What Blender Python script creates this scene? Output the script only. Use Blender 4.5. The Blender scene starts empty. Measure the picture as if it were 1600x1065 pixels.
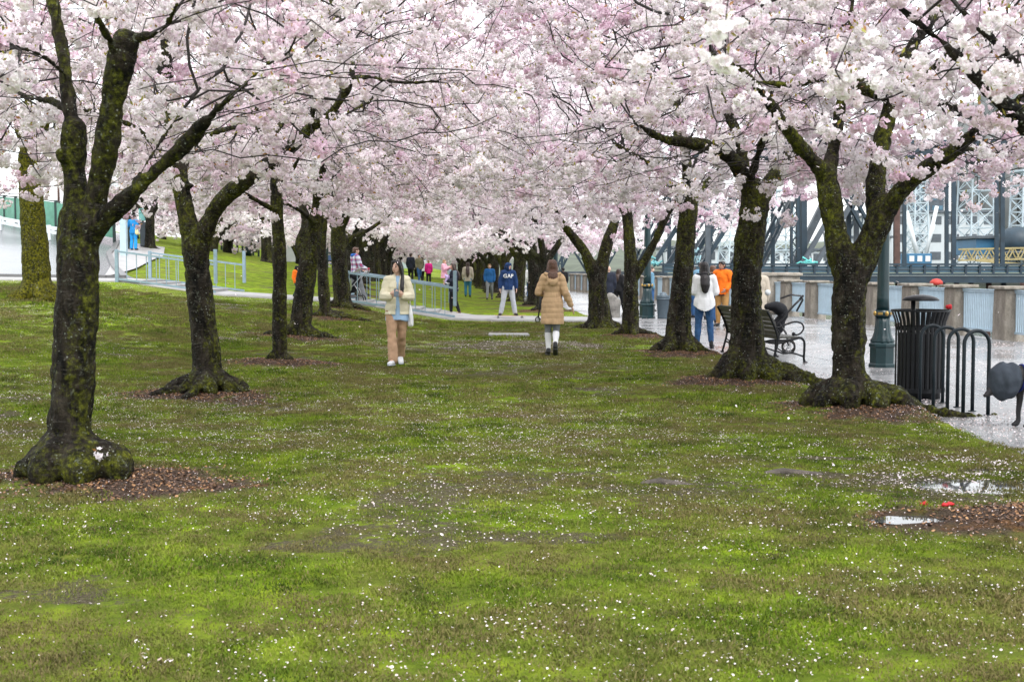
import bpy, bmesh, math, random
import numpy as np
from mathutils import Vector, Matrix, noise, kdtree, Quaternion

R = math.radians
random.seed(11)
rng = np.random.default_rng(11)
scene = bpy.context.scene
COL = scene.collection

# ------------------------------------------------------------------ camera
FPX, CX, CY, HY = 2000.0, 800.0, 532.5, 418.0      # focal length, centre and horizon in photo pixels
CAMZ = 1.6
PITCH = math.atan((CY - HY) / FPX)
cam_data = bpy.data.cameras.new('camera')
cam_data.sensor_width = 36.0
cam_data.lens = 36.0 * FPX / 1600.0
cam_data.clip_start = 0.1
cam_data.clip_end = 3000
cam_data.dof.use_dof = True
cam_data.dof.focus_distance = 19.0
cam_data.dof.aperture_fstop = 7.0
cam = bpy.data.objects.new('camera', cam_data)
cam.location = (0, 0, CAMZ)
cam.rotation_euler = (R(90) - PITCH, 0, 0)
COL.objects.link(cam)
scene.camera = cam

# ------------------------------------------------------------------ sky, sun, exposure (bright overcast)
SUN_EL, SUN_ROT = R(58), R(160)
w = bpy.data.worlds.new('World')
scene.world = w
w.use_nodes = True
nt = w.node_tree
bg = nt.nodes['Background']
sky = nt.nodes.new('ShaderNodeTexSky')
sky.sky_type = 'NISHITA'
sky.sun_disc = False
sky.sun_elevation = SUN_EL
sky.sun_rotation = SUN_ROT
sky.air_density = 1.2
sky.dust_density = 2.0
sky.ozone_density = 1.0
hs = nt.nodes.new('ShaderNodeHueSaturation')        # cloud cover greys the blue out
hs.inputs['Saturation'].default_value = 0.3
nt.links.new(sky.outputs[0], hs.inputs['Color'])
cl = nt.nodes.new('ShaderNodeMix'); cl.data_type = 'RGBA'      # even white cloud in front of most of the blue
cl.inputs[0].default_value = 0.7
cl.inputs[7].default_value = (7.4, 7.6, 7.9, 1)
nt.links.new(hs.outputs[0], cl.inputs[6])
nt.links.new(cl.outputs[2], bg.inputs['Color'])
bg.inputs['Strength'].default_value = 0.15
sun_d = bpy.data.lights.new('sun', 'SUN')
sun_d.energy = 1.5
sun_d.angle = R(24)
sun_d.color = (1.0, 0.97, 0.93)
sun = bpy.data.objects.new('sun', sun_d)
sdir = Vector((math.sin(SUN_ROT) * math.cos(SUN_EL), math.cos(SUN_ROT) * math.cos(SUN_EL), math.sin(SUN_EL)))
sun.rotation_euler = sdir.to_track_quat('Z', 'Y').to_euler()
COL.objects.link(sun)
vs = scene.view_settings
scene.display_settings.display_device = 'sRGB'
vs.view_transform = 'Standard'
vs.look = 'None'
vs.gamma = 1.0
vs.use_curve_mapping = False
vs.exposure = 1.05
cy = scene.cycles
cy.max_bounces = 6
cy.diffuse_bounces = 3
cy.glossy_bounces = 2
cy.transmission_bounces = 3
cy.transparent_max_bounces = 4
cy.use_denoising = True
cy.denoiser = 'OPENIMAGEDENOISE'
cy.denoising_input_passes = 'RGB_ALBEDO_NORMAL'
cy.denoising_prefilter = 'ACCURATE'
cy.sample_clamp_indirect = 6.0
scene.render.film_transparent = False

# ------------------------------------------------------------------ places: photo pixel -> point in the park
_f = Vector((0, math.cos(PITCH), -math.sin(PITCH)))
_u = Vector((0, math.sin(PITCH), math.cos(PITCH)))


def ray(px, py):
    return _f + Vector(((px - CX) / FPX, 0, 0)) - _u * ((py - CY) / FPX)


def at(px, py, Y):
    d = ray(px, py)
    return Vector((0, 0, CAMZ)) + d * (Y / d.y)


# ------------------------------------------------------------------ terrain
TX = [-80, -40, -28, -19, -15, -12.2, -9.2, -5, -1.8, 4, 400]
TY = [-10, 15, 28, 40, 60, 70, 110, 600]
TZ = [[.9, .8, .7, .6, .5, .4, .25, .03, 0, 0, 0],
      [1.0, .9, .8, .7, .62, .55, .35, .05, 0, 0, 0],
      [1.6, 1.4, 1.25, 1.15, 1.08, 1.0, .72, .2, 0, 0, 0],
      [1.9, 1.7, 1.4, 1.2, 1.15, 1.12, .70, .46, 0, 0, 0],
      [4.6, 3.7, 3.0, 2.3, 1.95, 1.5, 1.1, .6, .08, 0, 0],
      [6.0, 4.9, 3.9, 2.7, 2.1, 1.6, 1.15, .6, .08, 0, 0],
      [6.5, 5.2, 4.0, 2.2, 1.6, 1.0, .7, .4, .05, 0, 0],
      [6.5, 5.2, 4.0, 2.2, 1.6, 1.0, .7, .4, .05, 0, 0]]
TX = np.array(TX, float); TY = np.array(TY, float); TZ = np.array(TZ, float)


def vnoise(x, y, s, seed=0):
    """smooth value noise in [0,1], vectorised"""
    x = np.asarray(x, float) / s + 37.3 * seed; y = np.asarray(y, float) / s + 11.7 * seed
    xi = np.floor(x).astype(np.int64); yi = np.floor(y).astype(np.int64)
    fx = x - xi; fy = y - yi
    fx = fx * fx * (3 - 2 * fx); fy = fy * fy * (3 - 2 * fy)

    def h(a, b):
        n = (a * 374761393 + b * 668265263 + seed * 69069) & 0x7fffffff
        n = ((n ^ (n >> 13)) * 1274126177) & 0x7fffffff
        return ((n ^ (n >> 16)) & 0xffff) / 65535.0
    return (h(xi, yi) * (1 - fx) + h(xi + 1, yi) * fx) * (1 - fy) + (h(xi, yi + 1) * (1 - fx) + h(xi + 1, yi + 1) * fx) * fy


def fnoise(x, y, s, seed=0, oct=4):
    t = 0; a = 1; n = 0
    for k in range(oct):
        t = t + a * vnoise(x, y, s, seed + k); n += a; a *= .55; s *= .48
    return t / n


EDGE_Y = np.array([-20, 9, 10.9, 13.8, 17.4, 21, 24.6, 31.4, 36, 39, 41, 46, 51, 100, 200, 600.])
EDGE_X = np.array([5.6, 4.55, 4.4, 4.4, 4.05, 3.95, 3.75, 3.1, 2.7, 2.6, 2.6, 2.4, 2.0, -2.2, -10, -42.])


def edge_x(y):
    return np.interp(y, EDGE_Y, EDGE_X)


BOWLS = [(3.42, 9.12, .62, .36, .045), (3.62, 9.85, .45, .2, .035), (2.5, 7.85, .26, .14, .06)]      # shallow hollows where puddles stand (x, y, radii, depth)
MOUNDS = []          # (x, y, radius across, radius along, height) of the mulched soil round each tree


def base_z(x, y):
    x = np.asarray(x, float); y = np.asarray(y, float)
    j = np.clip(np.searchsorted(TY, y, side='right') - 1, 0, len(TY) - 2)
    t = np.clip((y - TY[j]) / (TY[j + 1] - TY[j]), 0, 1)
    t = t * t * (3 - 2 * t)
    rows = np.stack([np.interp(x, TX, TZ[k]) for k in range(len(TY))])
    jj = np.broadcast_to(j, x.shape)
    a = np.take_along_axis(rows, jj[None], 0)[0]; b = np.take_along_axis(rows, jj[None] + 1, 0)[0]
    return a * (1 - t) + b * t


def soil_w(x, y):
    s = np.zeros(np.broadcast(x, y).shape)
    for (mx, my, rx, ry, h) in MOUNDS:
        q = np.sqrt(((x - mx) / rx) ** 2 + ((y - my) / ry) ** 2)
        q = q + (vnoise(x, y, .8, 4) - .5) * .5 + (vnoise(x, y, .35, 5) - .5) * .5 + (vnoise(x, y, .11, 6) - .5) * .45
        s = np.maximum(s, np.clip((1.08 - q) / .42, 0, 1))
    return s


def tz(x, y):
    x = np.asarray(x, float); y = np.asarray(y, float)
    x, y = np.broadcast_arrays(x, y)
    shp = x.shape; x = np.atleast_1d(x); y = np.atleast_1d(y)
    z = base_z(x, y) + .035
    near = np.clip((34 - y) / 14, 0, 1)
    z = z + near * ((fnoise(x, y, 2.6, 21, 2) - .5) * .05 + (vnoise(x, y, .5, 24) - .5) * .018)
    for (mx, my, rx, ry, h) in MOUNDS:
        q = ((x - mx) / rx) ** 2 + ((y - my) / ry) ** 2
        z = z + h * np.clip(1 - q, 0, 1) ** 1.3
    e = x - edge_x(y) + (vnoise(x, y, .6, 8) - .5) * .16 + (vnoise(x, y, .17, 9) - .5) * .06
    for (bx, by, rx, ry, dp) in BOWLS:
        q = ((x - bx) / rx) ** 2 + ((y - by) / ry) ** 2
        z = z - dp * np.clip(1.15 - q, 0, 1) ** .6 * (.45 + 1.1 * fnoise(x, y, .22, 91, 3))
    z = z - np.clip((e + .10) / .2, 0, 1) * (.1 + np.maximum(z, 0))
    return z.reshape(shp) if shp else float(z[0])


def tzf(x, y):
    return float(tz(np.array([x]), np.array([y]))[0])


def ground(px, py):
    """the point of the ground seen at a photo pixel"""
    d = ray(px, py)
    Y = 3.5
    p = at(px, py, Y)
    while Y < 400:
        p = at(px, py, Y)
        if p.z <= max(tzf(p.x, p.y), 0.0):
            break
        Y += .05 + Y * .002
    return Vector((p.x, p.y, max(tzf(p.x, p.y), 0.0)))


# ------------------------------------------------------------------ mesh helpers
class MB:
    """collects shapes into one mesh"""

    def __init__(self):
        self.v = []; self.f = []; self.mi = []; self.sm = []

    def add(self, vs_, fs, smooth=False):
        o = len(self.v)
        self.v += [tuple(p) for p in vs_]
        self.f += [tuple(i + o for i in f) for f in fs]
        self.sm += [smooth] * len(fs)
        return self

    def box(self, c, s, rz=0, M=None, bev=0):
        sx, sy, sz = s[0] / 2, s[1] / 2, s[2] / 2
        if bev:
            b = min(bev, sx * .45, sy * .45, sz * .45)
            pts = []
            for z, k in ((-sz, b), (-sz + b, 0), (sz - b, 0), (sz, b)):
                for (ax, ay) in ((-1, -1), (1, -1), (1, 1), (-1, 1)):
                    ex, ey = sx - k, sy - k
                    q = b * .6 if k == 0 else b * .3
                    if ax * ay > 0:
                        pts += [(ax * (ex), ay * (ey - q), z), (ax * (ex - q), ay * (ey), z)]
                    else:
                        pts += [(ax * (ex - q), ay * (ey), z), (ax * (ex), ay * (ey - q), z)]
            n = 8
            # order ring counter-clockwise
            rings = []
            for r_ in range(4):
                ring = list(range(r_ * 8, r_ * 8 + 8))
                ring.sort(key=lambda i: math.atan2(pts[i][1] / max(sy, 1e-6), pts[i][0] / max(sx, 1e-6)))
                rings.append(ring)
            fs = []
            for r_ in range(3):
                for i in range(n):
                    fs.append((rings[r_][i], rings[r_][(i + 1) % n], rings[r_ + 1][(i + 1) % n], rings[r_ + 1][i]))
            fs.append(tuple(reversed(rings[0]))); fs.append(tuple(rings[3]))
        else:
            pts = [(-sx, -sy, -sz), (sx, -sy, -sz), (sx, sy, -sz), (-sx, sy, -sz), (-sx, -sy, sz), (sx, -sy, sz), (sx, sy, sz), (-sx, sy, sz)]
            fs = [(0, 3, 2, 1), (4, 5, 6, 7), (0, 1, 5, 4), (1, 2, 6, 5), (2, 3, 7, 6), (3, 0, 4, 7)]
        m = Matrix.Translation(Vector(c)) @ Matrix.Rotation(rz, 4, 'Z')
        if M is not None:
            m = M @ m
        return self.add([m @ Vector(p) for p in pts], fs)

    def tube(self, pts, rad, n=8, cap=True, smooth=True, flat=None):
        pts = [Vector(p) for p in pts]
        if not hasattr(rad, '__len__'):
            rad = [rad] * len(pts)
        vs_ = []; fs = []
        t = (pts[1] - pts[0]).normalized()
        a = t.orthogonal().normalized()
        if flat is not None:
            a = (Vector(flat) - t * t.dot(Vector(flat))).normalized()
        for i, p in enumerate(pts):
            if i == 0:
                t2 = (pts[1] - pts[0])
            elif i == len(pts) - 1:
                t2 = (pts[-1] - pts[-2])
            else:
                t2 = (pts[i + 1] - pts[i - 1])
            t2 = t2.normalized() if t2.length > 1e-9 else t
            a = (a - t2 * a.dot(t2))
            a = a.normalized() if a.length > 1e-6 else t2.orthogonal().normalized()
            b = t2.cross(a)
            r = rad[i]
            ra, rb = (r if not hasattr(r, '__len__') else r[0]), (r if not hasattr(r, '__len__') else r[1])
            for k in range(n):
                an = 2 * math.pi * k / n
                vs_.append(p + a * (math.cos(an) * ra) + b * (math.sin(an) * rb))
            t = t2
        for i in range(len(pts) - 1):
            for k in range(n):
                k2 = (k + 1) % n
                fs.append((i * n + k, i * n + k2, (i + 1) * n + k2, (i + 1) * n + k))
        if cap:
            fs.append(tuple(reversed(range(n)))); fs.append(tuple(range((len(pts) - 1) * n, len(pts) * n)))
        return self.add(vs_, fs, smooth)

    def bar(self, a, b, w_, h_=None, up=(0, 0, 1)):
        """square bar from a to b"""
        a = Vector(a); b = Vector(b); t = (b - a).normalized()
        h_ = h_ or w_
        u_ = Vector(up)
        if abs(t.dot(u_)) > .98:
            u_ = Vector((0, 1, 0))
        s = t.cross(u_).normalized() * (w_ / 2); u_ = s.normalized().cross(t) * (h_ / 2)
        pts = [a - s - u_, a + s - u_, a + s + u_, a - s + u_, b - s - u_, b + s - u_, b + s + u_, b - s + u_]
        fs = [(0, 3, 2, 1), (4, 5, 6, 7), (0, 1, 5, 4), (1, 2, 6, 5), (2, 3, 7, 6), (3, 0, 4, 7)]
        return self.add(pts, fs)

    def lathe(self, prof, c=(0, 0, 0), n=24, smooth=True, flute=0, nfl=12):
        vs_ = []; fs = []
        for (r, z) in prof:
            for k in range(n):
                an = 2 * math.pi * k / n
                rr = r * (1 - flute * (0.5 + .5 * math.cos(an * nfl))) if flute else r
                vs_.append((c[0] + rr * math.cos(an), c[1] + rr * math.sin(an), c[2] + z))
        for i in range(len(prof) - 1):
            for k in range(n):
                k2 = (k + 1) % n
                fs.append((i * n + k, i * n + k2, (i + 1) * n + k2, (i + 1) * n + k))
        fs.append(tuple(reversed(range(n)))); fs.append(tuple(range((len(prof) - 1) * n, len(prof) * n)))
        return self.add(vs_, fs, smooth)

    def ball(self, c, r, n=10, M=None):
        rx, ry, rz = (r, r, r) if not hasattr(r, '__len__') else r
        m = n // 2 + 1
        prof = [(math.sin(math.pi * i / m), -math.cos(math.pi * i / m)) for i in range(m + 1)]
        vs_ = []; fs = []
        for (a, z) in prof:
            a = max(a, .01)
            for k in range(n):
                an = 2 * math.pi * k / n
                p = Vector((rx * a * math.cos(an), ry * a * math.sin(an), rz * z))
                if M is not None:
                    p = M @ p
                vs_.append(Vector(c) + p)
        for i in range(m):
            for k in range(n):
                k2 = (k + 1) % n
                fs.append((i * n + k, i * n + k2, (i + 1) * n + k2, (i + 1) * n + k))
        fs.append(tuple(reversed(range(n)))); fs.append(tuple(range(m * n, (m + 1) * n)))
        return self.add(vs_, fs, True)

    def mesh(self, name, mat=None):
        me = bpy.data.meshes.new(name)
        me.from_pydata(self.v, [], self.f)
        me.polygons.foreach_set('use_smooth', self.sm)
        if mat:
            me.materials.append(mat)
        me.update()
        return me

    def build(self, name, mat, parent=None, loc=None, rz=0):
        return link(name, self.mesh(name, mat), parent, loc, rz)


def link(name, me, parent=None, loc=None, rz=0):
    o = bpy.data.objects.new(name, me)
    COL.objects.link(o)
    if parent is not None:
        o.parent = parent
    if loc is not None:
        o.location = loc
    o.rotation_euler = (0, 0, rz)
    return o


def tag(o, label=None, cat=None, group=None, kind=None):
    if label: o['label'] = label
    if cat: o['category'] = cat
    if group: o['group'] = group
    if kind: o['kind'] = kind
    return o


def empty(name, loc, rz=0, label=None, cat=None, group=None):
    o = bpy.data.objects.new(name, None)
    o.empty_display_size = .2
    COL.objects.link(o)
    o.location = loc
    o.rotation_euler = (0, 0, rz)
    return tag(o, label, cat, group)


def copy_tree(o, parent=None):
    c = o.copy(); COL.objects.link(c)
    if parent is not None:
        c.parent = parent
    for ch in [x for x in o.children]:
        copy_tree(ch, c)
    return c


def np_mesh(name, verts, faces, mat=None, smooth=False):
    """mesh from numpy verts (n,3) and faces (m,k)"""
    me = bpy.data.meshes.new(name)
    verts = np.asarray(verts, np.float32); faces = np.asarray(faces, np.int32)
    m, k = faces.shape
    me.vertices.add(len(verts)); me.vertices.foreach_set('co', verts.ravel())
    me.loops.add(m * k); me.loops.foreach_set('vertex_index', faces.ravel())
    me.polygons.add(m)
    me.polygons.foreach_set('loop_start', np.arange(m, dtype=np.int32) * k)
    me.polygons.foreach_set('use_smooth', np.full(m, smooth))
    if mat: me.materials.append(mat)
    me.update(calc_edges=True)
    return me


def vattr(me, name, vals, typ='FLOAT', dom='POINT'):
    a = me.attributes.new(name, typ, dom)
    if typ in ('FLOAT', 'INT'):
        a.data.foreach_set('value', np.asarray(vals, np.float32 if typ == 'FLOAT' else np.int32))
    elif typ == 'FLOAT_VECTOR':
        a.data.foreach_set('vector', np.asarray(vals, np.float32).ravel())
    else:
        a.data.foreach_set('color', np.asarray(vals, np.float32).ravel())
    return a


# ------------------------------------------------------------------ materials
class NT:
    def __init__(self, name):
        self.m = bpy.data.materials.new(name); self.m.use_nodes = True
        self.t = self.m.node_tree; self.n = self.t.nodes
        self.b = self.n['Principled BSDF']; self.out = self.n['Material Output']

    def node(self, typ, **kw):
        x = self.n.new(typ)
        for k, v in kw.items(): setattr(x, k, v)
        return x

    def l(self, a, b): self.t.links.new(a, b)

    def noise(self, scale, detail=4, rough=.55, vec=None, dist=0):
        x = self.node('ShaderNodeTexNoise'); x.inputs['Scale'].default_value = scale
        x.inputs['Detail'].default_value = detail; x.inputs['Roughness'].default_value = rough
        x.inputs['Distortion'].default_value = dist
        if vec is not None: self.l(vec, x.inputs['Vector'])
        return x.outputs['Fac']

    def ramp(self, fac, stops, interp='LINEAR'):
        x = self.node('ShaderNodeValToRGB'); cr = x.color_ramp; cr.interpolation = interp
        while len(cr.elements) < len(stops): cr.elements.new(.5)
        for e, (p, c) in zip(cr.elements, stops):
            e.position = p; e.color = (*c, 1) if hasattr(c, '__len__') else (c, c, c, 1)
        self.l(fac, x.inputs[0])
        return x.outputs[0]

    def mix(self, fac, a, b, blend='MIX'):
        x = self.node('ShaderNodeMix'); x.data_type = 'RGBA'; x.blend_type = blend
        for s, v in ((x.inputs[0], fac), (x.inputs[6], a), (x.inputs[7], b)):
            if hasattr(v, 'is_linked') or hasattr(v, 'node'): self.l(v, s)
            elif hasattr(v, '__len__'): s.default_value = (*v, 1)
            else: s.default_value = v
        return x.outputs[2]

    def math(self, op, a, b=0.0, clamp=False):
        x = self.node('ShaderNodeMath'); x.operation = op; x.use_clamp = clamp
        for s, v in ((x.inputs[0], a), (x.inputs[1], b)):
            if hasattr(v, 'node'): self.l(v, s)
            else: s.default_value = v
        return x.outputs[0]

    def attr(self, name):
        x = self.node('ShaderNodeAttribute'); x.attribute_name = name
        return x

    def coord(self, kind='Object', scale=None):
        x = self.node('ShaderNodeTexCoord').outputs[kind]
        if scale:
            mp = self.node('ShaderNodeMapping'); mp.inputs['Scale'].default_value = scale
            self.l(x, mp.inputs[0]); x = mp.outputs[0]
        return x

    def pos(self): return self.node('ShaderNodeNewGeometry').outputs['Position']

    def bump(self, h, strength=.4, dist=.02):
        x = self.node('ShaderNodeBump'); x.inputs['Strength'].default_value = strength
        x.inputs['Distance'].default_value = dist
        self.l(h, x.inputs['Height']); self.l(x.outputs[0], self.b.inputs['Normal'])

    def color(self, c):
        if hasattr(c, 'node'): self.l(c, self.b.inputs['Base Color'])
        else: self.b.inputs['Base Color'].default_value = (*c, 1)

    def rough(self, r):
        if hasattr(r, 'node'): self.l(r, self.b.inputs['Roughness'])
        else: self.b.inputs['Roughness'].default_value = r


def simple(name, c, rough=.6, var=.18, scale=14, bump=.15, metal=0, spec=.5, bdist=.01):
    """one-colour material with uneven tone and a little relief"""
    t = NT(name)
    co = t.coord('Object')
    n = t.noise(scale, 5, .6, co)
    lo = tuple(max(0, x * (1 - var)) for x in c); hi = tuple(min(1, x * (1 + var)) for x in c)
    t.color(t.ramp(n, [(.3, lo), (.7, hi)]))
    t.rough(rough)
    t.b.inputs['Metallic'].default_value = metal
    t.b.inputs['Specular IOR Level'].default_value = spec
    if bump: t.bump(t.noise(scale * 3, 4, .6, co), bump, bdist)
    return t.m


def fabric(name, c, var=.2, scale=9, fold=.35, rough=.85):
    t = NT(name)
    co = t.coord('Object')
    n = t.noise(scale, 4, .6, co)
    lo = tuple(x * (1 - var) for x in c); hi = tuple(min(1, x * (1 + var)) for x in c)
    t.color(t.ramp(n, [(.3, lo), (.7, hi)]))
    t.rough(rough); t.b.inputs['Specular IOR Level'].default_value = .25
    f1 = t.noise(7, 2, .5, t.coord('Object', (1, 1, .45)), 1.2)
    t.bump(f1, fold, .05)
    return t.m

# ------------------------------------------------------------------ solid skins: overlapping round pieces grown into one surface
tmp_scene = bpy.data.scenes.new('workbench')
_sv, _sf = None, None


def _unit_sphere():
    global _sv, _sf
    bm = bmesh.new(); bmesh.ops.create_icosphere(bm, subdivisions=2, radius=1)
    _sv = np.array([v.co[:] for v in bm.verts]); _sf = np.array([[v.index for v in f.verts] for f in bm.faces]); bm.free()


_unit_sphere()


def evaluated(me, mods):
    """mesh after the given modifiers, worked out in a scratch scene"""
    o = bpy.data.objects.new('scratch', me); tmp_scene.collection.objects.link(o)
    for typ, kw in mods:
        m = o.modifiers.new(typ, typ)
        for k, v in kw.items(): setattr(m, k, v)
    vl = tmp_scene.view_layers[0]; vl.update()
    dg = vl.depsgraph
    out = bpy.data.meshes.new_from_object(o.evaluated_get(dg), depsgraph=dg)
    bpy.data.objects.remove(o)
    return out


def skin(chains, voxel=.012, smooth=6, factor=.5, extra=None):
    """one closed smooth mesh from chains of (point, radius or (rx,ry,rz))"""
    V = []; F = []; off = 0
    for ch in chains:
        pts = [Vector(p) for p, r in ch]; rs = [np.array(r if hasattr(r, '__len__') else (r, r, r), float) for p, r in ch]
        seq = []
        if len(pts) == 1: seq = [(pts[0], rs[0])]
        for i in range(len(pts) - 1):
            L = (pts[i + 1] - pts[i]).length; st = max(.3 * min(rs[i].min(), rs[i + 1].min()), voxel * .8)
            n = max(1, int(L / st))
            for k in range(n + (i == len(pts) - 2)):
                t = k / n; seq.append((pts[i].lerp(pts[i + 1], t), rs[i] * (1 - t) + rs[i + 1] * t))
        for p, r in seq:
            V.append(_sv * r + np.array(p)); F.append(_sf + off); off += len(_sv)
    if extra:
        for ev, ef in extra:
            V.append(np.array(ev, float)); F.append(np.array(ef) + off); off += len(ev)
    me = np_mesh('skin', np.concatenate(V), np.concatenate(F))
    mods = [('REMESH', dict(mode='VOXEL', voxel_size=voxel, use_smooth_shade=True))]
    if smooth: mods.append(('SMOOTH', dict(factor=factor, iterations=smooth)))
    out = evaluated(me, mods)
    bpy.data.meshes.remove(me)
    out.polygons.foreach_set('use_smooth', np.ones(len(out.polygons), bool))
    return out


def co_of(me):
    a = np.empty(len(me.vertices) * 3, np.float32); me.vertices.foreach_get('co', a); return a.reshape(-1, 3)


def no_of(me):
    a = np.empty(len(me.vertices) * 3, np.float32); me.vertices.foreach_get('normal', a); return a.reshape(-1, 3)


def set_co(me, a):
    me.vertices.foreach_set('co', np.asarray(a, np.float32).ravel()); me.update()


def cut(me, keep, thick=.012):
    """keeps the faces whose centre passes keep(co array) and gives the shell thickness"""
    bm = bmesh.new(); bm.from_mesh(me)
    bm.faces.ensure_lookup_table()
    c = np.array([f.calc_center_median()[:] for f in bm.faces])
    k = keep(c)
    bmesh.ops.delete(bm, geom=[f for f, q in zip(bm.faces, k) if not q], context='FACES')
    bm.to_mesh(me); bm.free()
    if thick:
        out = evaluated(me, [('SOLIDIFY', dict(thickness=thick, offset=-1))])
        bpy.data.meshes.remove(me); me = out
    me.polygons.foreach_set('use_smooth', np.ones(len(me.polygons), bool))
    return me


def noise3(co, s, seed=0):
    o = Vector((seed * 7.31, seed * 3.17, seed * 1.93))
    return np.array([noise.noise(Vector(c) * s + o) for c in co.tolist()])


# ------------------------------------------------------------------ where the cherry trees stand (x, y) and their soil mounds
def foot(px, py): return ground(px, py)


TREES = {}
for nm, px, py, rx, ry, h in (('L1', 112, 752, 1.25, .85, .05), ('L2', 325, 618, 1.3, 1.25, .07), ('L3', 437, 568, 1.05, 1.0, .07),
                              ('L4', 470, 529, 1.1, 1.0, .08), ('L5', 508, 497, 1.0, .9, .06), ('L6', 535, 482, .9, .7, .05),
                              ('R1', 1330, 640, 1.25, 1.25, .08), ('R2', 1165, 596, 1.15, 1.1, .08), ('R3', 1062, 553, 1.1, 1.2, .08),
                              ('R4', 985, 526, 1.0, 1.0, .07), ('R5', 938, 513, 1.1, .8, .06), ('BIG', 60, 470, .8, .6, .03)):
    p = foot(px, py); TREES[nm] = p
MOUND_SPEC = dict(L1=(.25, -.1, 1.25, .8, .05), L2=(.0, -.15, 1.25, .95, .07), L3=(.05, 0, 1.0, .9, .07), L4=(0, 0, 1.25, .9, .08),
                  L5=(.2, 0, 1.2, .9, .06), L6=(.3, 0, 1.0, .7, .05), R1=(.25, -.15, 1.35, 1.15, .08), R2=(-.1, -.1, 1.15, 1.0, .08),
                  R3=(.0, 0, 1.15, 1.2, .08), R4=(.2, 0, 1.15, 1.1, .07), R5=(.2, .3, 1.0, .8, .06), BIG=(0, 0, .7, .5, .03))
TREES['R0'] = Vector((3.95, 7.9, .04))
MOUND_SPEC['R0'] = (-.45, -.05, 1.35, .62, .07)
for k, (dx, dy, rx, ry, h) in MOUND_SPEC.items():
    MOUNDS.append((TREES[k].x + dx, TREES[k].y + dy, rx, ry, h))
# rows beyond the cross path
FAR_R = []; FAR_L = []
y = 45.8
while y < 128:
    FAR_R.append((5.0 - .08 * y + rng.uniform(-.25, .25), y)); y += 5.9 + rng.uniform(-.5, .5)
y = 47.0
while y < 128:
    FAR_L.append((-2.7 - .07 * y + rng.uniform(-.25, .25), y)); y += 6.4 + rng.uniform(-.6, .6)
for (x, y) in FAR_R[:6] + FAR_L[:3]:
    MOUNDS.append((x, y, 1.3, 1.3, .05))


# ------------------------------------------------------------------ lawn
def steps(a, b, s0, s1):
    out = [a]
    while out[-1] < b:
        t = (out[-1] - a) / (b - a); out.append(out[-1] + s0 + (s1 - s0) * t)
    return out


def bare(x, y):
    """how bare and muddy the turf is, 0 to 1"""
    b = np.clip((fnoise(x, y, 1.7, 31, 4) - .61) / .1, 0, 1) * .55
    for (bx, by, rx, ry, s) in ((.05, 13.4, .8, .4, .55), (.15, 7.35, .7, .22, .6), (2.1, 9.6, .55, .16, .8), (.1, 25.5, 2.6, 3.0, .75),
                                (-.6, 30.5, 2.2, 2.2, .55), (.7, 20.2, 1.8, 1.5, .5), (-1.9, 24, 1.2, 2.0, .45), (2.6, 10.4, .5, .2, .7), (.6, 11.2, 1.2, .5, .3)):
        q = ((x - bx) / rx) ** 2 + ((y - by) / ry) ** 2 + (fnoise(x, y, .5, 41, 3) - .5) * 1.3
        b = np.maximum(b, s * np.clip((1.0 - q) / .7, 0, 1))
    return b


xs = [-400, -200, -120, -80, -60, -48, -40, -34, -29, -25, -22, -20] + steps(-18.5, -8, .7, .14) + steps(-7.9, 5.6, .085, .085) + [6.2, 7, 8, 9, 10.5, 12, 14, 17, 22, 30, 60, 120, 260]
ys = [-12, -6, 0, 2, 3.4] + steps(4.2, 20, .07, .16) + steps(20.2, 48, .17, .5) + steps(49, 130, .8, 6) + [150, 180, 230, 320, 600]
xs = np.unique(np.array(xs, float)); ys = np.unique(np.array(ys, float))
GX, GY = np.meshgrid(xs, ys)
WALL = lambda y: 14.4 - .1165 * y
GZ = tz(GX, GY)
GZ = np.where(GX > WALL(GY) + .4, -7.5, GZ)
nx, ny = len(xs), len(ys)
ii = np.arange(nx * ny).reshape(ny, nx)
F = np.stack([ii[:-1, :-1], ii[:-1, 1:], ii[1:, 1:], ii[1:, :-1]], -1).reshape(-1, 4)
soil = soil_w(GX, GY); brn = bare(GX, GY)
# desire-line strip of bare soil along the steps and the bank
t = NT('turf_and_soil')
P = t.pos()
g1 = t.noise(.55, 5, .6, P); g2 = t.noise(3.2, 5, .65, P); g3 = t.noise(38, 4, .7, P)
green = t.ramp(g2, [(.3, (.06, .10, .009)), (.5, (.15, .23, .014)), (.7, (.30, .40, .022))])
olive = t.ramp(g3, [(.3, (.06, .052, .02)), (.7, (.19, .16, .055))])
turf = t.mix(t.ramp(g1, [(.4, 0), (.62, .6)]), green, olive)
mud = t.ramp(t.noise(75, 5, .8, P), [(.32, (.02, .016, .012)), (.5, (.085, .068, .048)), (.68, (.22, .185, .14))])
ragged = t.math('ADD', t.attr('bare').outputs['Fac'], t.math('MULTIPLY', t.math('SUBTRACT', t.noise(16, 6, .75, P), .5), 1.5))
turf = t.mix(t.ramp(ragged, [(.32, 0), (.5, .9)]), turf, mud)
g4 = t.noise(5, 4, .6, P); g5 = t.noise(60, 3, .7, P)
mulch = t.mix(t.ramp(g4, [(.52, 0), (.66, .9)]), t.ramp(g5, [(.3, (.03, .021, .017)), (.7, (.13, .092, .07))]), t.ramp(g5, [(.3, (.055, .028, .013)), (.7, (.21, .11, .048))]))
t.color(t.mix(t.attr('soil').outputs['Fac'], turf, mulch))
t.rough(.95); t.b.inputs['Specular IOR Level'].default_value = .06
t.bump(t.noise(45, 5, .7, P), .9, .04)
M_TURF = t.m
me = np_mesh('lawn', np.stack([GX, GY, GZ], -1).reshape(-1, 3), F, M_TURF, True)
vattr(me, 'soil', soil.ravel()); vattr(me, 'bare', brn.ravel())
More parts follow.
